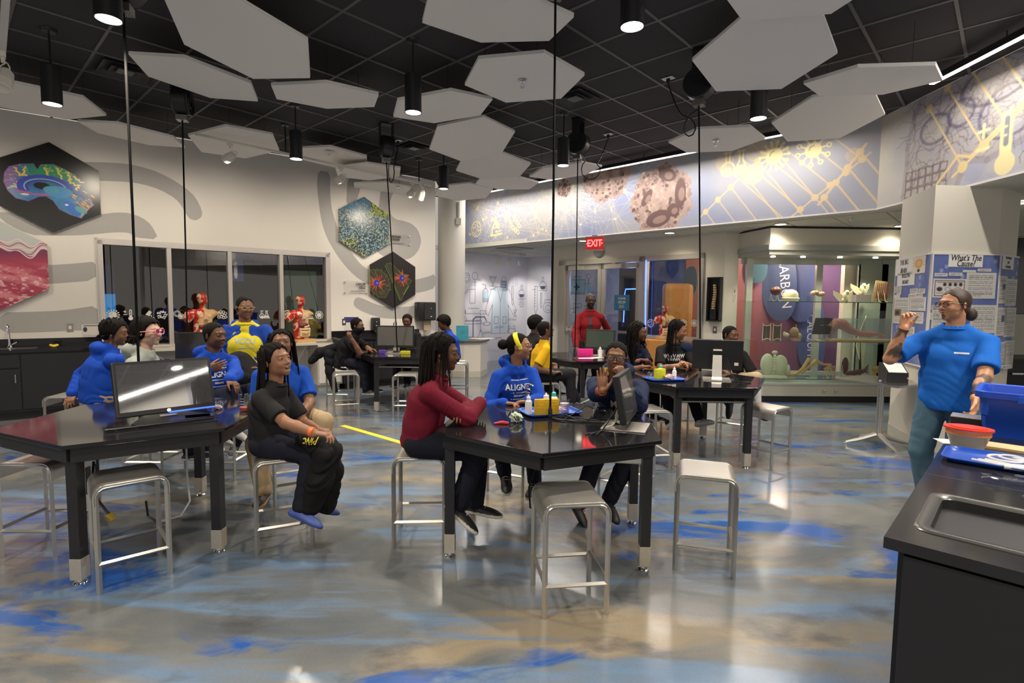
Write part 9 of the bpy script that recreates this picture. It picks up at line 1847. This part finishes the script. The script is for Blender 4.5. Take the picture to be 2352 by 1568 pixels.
# -- back table
p=person('boy in black face mask resting head on hand at back table',(-2.46,7.78,.635),-8,S=1.48,lean=24,hunch=8,head=(-10,-2,0),top='tee',tc=BLK,skin=SKM,h=.007,sleeve='tee',
 arms={'R':arm(809,780,7.45,(1,-.2,-1),(-.5,-.1,.8),(.3,.9,.2),'relaxed'),'L':arm(848,802,7.6,(.6,.5,-.6),(.9,-.2,0))})
hair(p,.006); headpart(p,lambda s,W,H,R:(s.ell(W(.13,0,-.25),R,(.31*H,.30*H,.26*H),.01),s.cap(W(-.1,0,-.3),W(-.12,0,-.6),.27*H,.25*H,.04),s.cap(W(.40,0,-.14),W(.42,0,-.16),.07*H,.07*H,.03),s.plane(W(.3,0,-.06),R[2])),'face_mask',BLK and cloth('mask',(.01,.01,.011)))
jk=jacket(p,('cape_black',(.014,.015,.018)),name='draped_jacket',sleeves=False,front=False,long=.06)
cl=cloth_drop('hanging_sleeve','',[p['N']+D_([-.18,-.05,-.12]),p['P']+D_([-.30,-.1,.12]),p['P']+D_([-.42,-.12,.0])],[.05,.07,.05],('cape_black',(.014,.015,.018)),'',amp=.006,parent=p['th']); p['rel'](cl)
cl=cloth_drop('hanging_sleeve','',[p['P']+D_([-.16,-.12,.1]),p['P']+D_([-.15,-.14,-.15]),p['P']+D_([-.08,-.14,-.42])],[.08,.06,.04],('cape_black',(.014,.015,.018)),'',amp=.006,parent=p['th']); p['rel'](cl); band(p,'L',(.8,.2,.05))
p=person('boy with short hair half hidden behind the back monitor',(-1.67,8.74,.635),-98,S=1.50,lean=12,hunch=6,head=(-92,-6,0),top='tee',tc=BLK,skin=SKD,h=.008)
hair(p,.005,h=.006,curl=-.03)
p=person('curly haired boy in blue sweatshirt bowing head at back table',(-.92,8.44,.635),196,S=1.50,lean=8,hunch=16,head=(196,-22,0),top='sweat',tc=BLUE,skin=SKD,h=.007,loose=1.3,
 arms={'L':(D_([-1.15,8.1,.80]),D_([.3,-.6,-1]),None,None,'relaxed'),'R':(D_([-1.1,8.45,.80]),D_([.3,.6,-1]),None,None,'relaxed')})
hair(p,.028,curl=.035,h=.008)
# ---------------------------------------------------------------- anatomical torsos
def torso(label,base,S,yaw,m2,top=True):
    th=thing('torso_model',label,'anatomy model',tuple(base),yaw); z0=.0; red=(.42,.04,.02); cream=(.68,.50,.26)
    s=Sdf((-.34*S,-.42*S,-.02),(.3*S,.42*S,1.1*S),.0085*S/.8); R=I3
    q=lambda x,y,z:D_([x,y,z])*S
    s.cap(q(0,0,.05),q(0,0,.25),.13*S,.115*S,.03,lat=D_([0,1.,0]),sc=1.25); s.cap(q(0,0,.25),q(0,0,.48),.11*S,.12*S,.04,lat=D_([0,1.,0]),sc=1.4); s.cap(q(0,-.17,.56),q(0,.17,.56),.075*S,.075*S,.06); s.cap(q(-.01,-.24,.54),q(.0,-.27,.46),.075*S,.07*S,.03); s.cap(q(0,.22,.56),q(0,.27,.55),.05*S,.04*S,.02)
    s.cap(q(0,0,.58),q(.0,0,.70),.055*S,.05*S,.03); head_sdf(s,q(.0,0,.82),I3,.25*S)
    s.ell(q(.13,0,.28),R,(.08*S,.10*S,.17*S),.01,'-'); s.plane(q(0,0,.02),-D_([0,0,1.]))
    V,F=s.mesh(); v=V/S; col=np.tile(lin((196,160,110)),(len(V),1)); n=fbm(v[:,1]*30+9,v[:,2]*14,3,5); r_=(v[:,1]<-.015)
    col[r_]=lin((178,40,26)); st=r_&(n>.62); col[st]=lin((216,180,150)); hd_=(v[:,2]>.72); k=hd_&(np.abs(v[:,1])<.035); col[k]=lin((176,42,30)); k=hd_&(v[:,2]>.86)&(np.abs(v[:,1])>.05); col[k]=lin((214,190,150)); k=(v[:,0]>.04)&(np.abs(v[:,1])<.10)&(v[:,2]>.12)&(v[:,2]<.5); col[k]=lin((206,176,140))
    meshobj('body',V,F,mat('model_plastic',(1,1,1),.25,vcol=True),parent=th,col=col)
    for nm,pts,r,c in (('lung',[(.07,-.075,.36),(.08,-.075,.50)],.062,(150,80,70) if m2 else (206,170,120)),('lung',[(.07,.075,.36),(.08,.075,.50)],.062,(196,170,140) if m2 else (206,170,120)),('liver',[(.10,-.09,.31),(.11,.05,.33)],.045,(110,26,24)),('stomach',[(.11,.02,.28),(.11,.09,.30)],.04,(206,176,130)),('intestine',[(.11,-.08,.17),(.125,0,.15),(.11,.08,.17)],.055,(196,160,110)),('colon',[(.13,-.10,.10),(.13,-.11,.24),(.14,0,.23),(.13,.11,.24),(.13,.10,.10)],.026,(216,190,160))):
        mb=MB(); mb.tube([tuple(D_(q_)*S) for q_ in pts],[r*S*.8]+[r*S]*(len(pts)-2)+[r*S*.75],10); [mb.sph(tuple(D_(q_)*S),r*S*.85,10,8) for q_ in pts]
        if nm=='intestine': [mb.torus(.03*S,.014*S,14,6,M=Matrix.Translation((.14*S,(-.05+.035*(k%4))*S,(.11+.04*(k//4))*S))@Matrix.Rotation(PI/2,4,'Y')) for k in range(8)]
        mb.build(nm,mat('organ_%s'%str(c),tuple(lin(c)),.25),parent=th,smooth=True)
    mb=MB(); mb.prism(rrect(-.16*S,.2*S,-.24*S,.24*S,.04*S),-.035,.02); mb.build('base_board',M_wood,parent=th); return th
a=lw(692,795,.28); b=W0+WU*a[0]+WN*.28; torso('anatomical torso with exposed organs at right end of window ledge',(b[0],b[1],.845),.78,math.atan2(WN[1],WN[0])+.35,True)
a=lw(468,795,.28); b=W0+WU*a[0]+WN*.28; torso('anatomical torso with red muscled side behind the boy in blue',(b[0],b[1],.845),.80,math.atan2(WN[1],WN[0])+.35,False)
c=P3(1527,740,9.8); torso('distant red anatomical torso on orange plinth beyond the glass',(c[0],c[1],.90),.62,-1.4,False)
M_o=bpy.data.objects
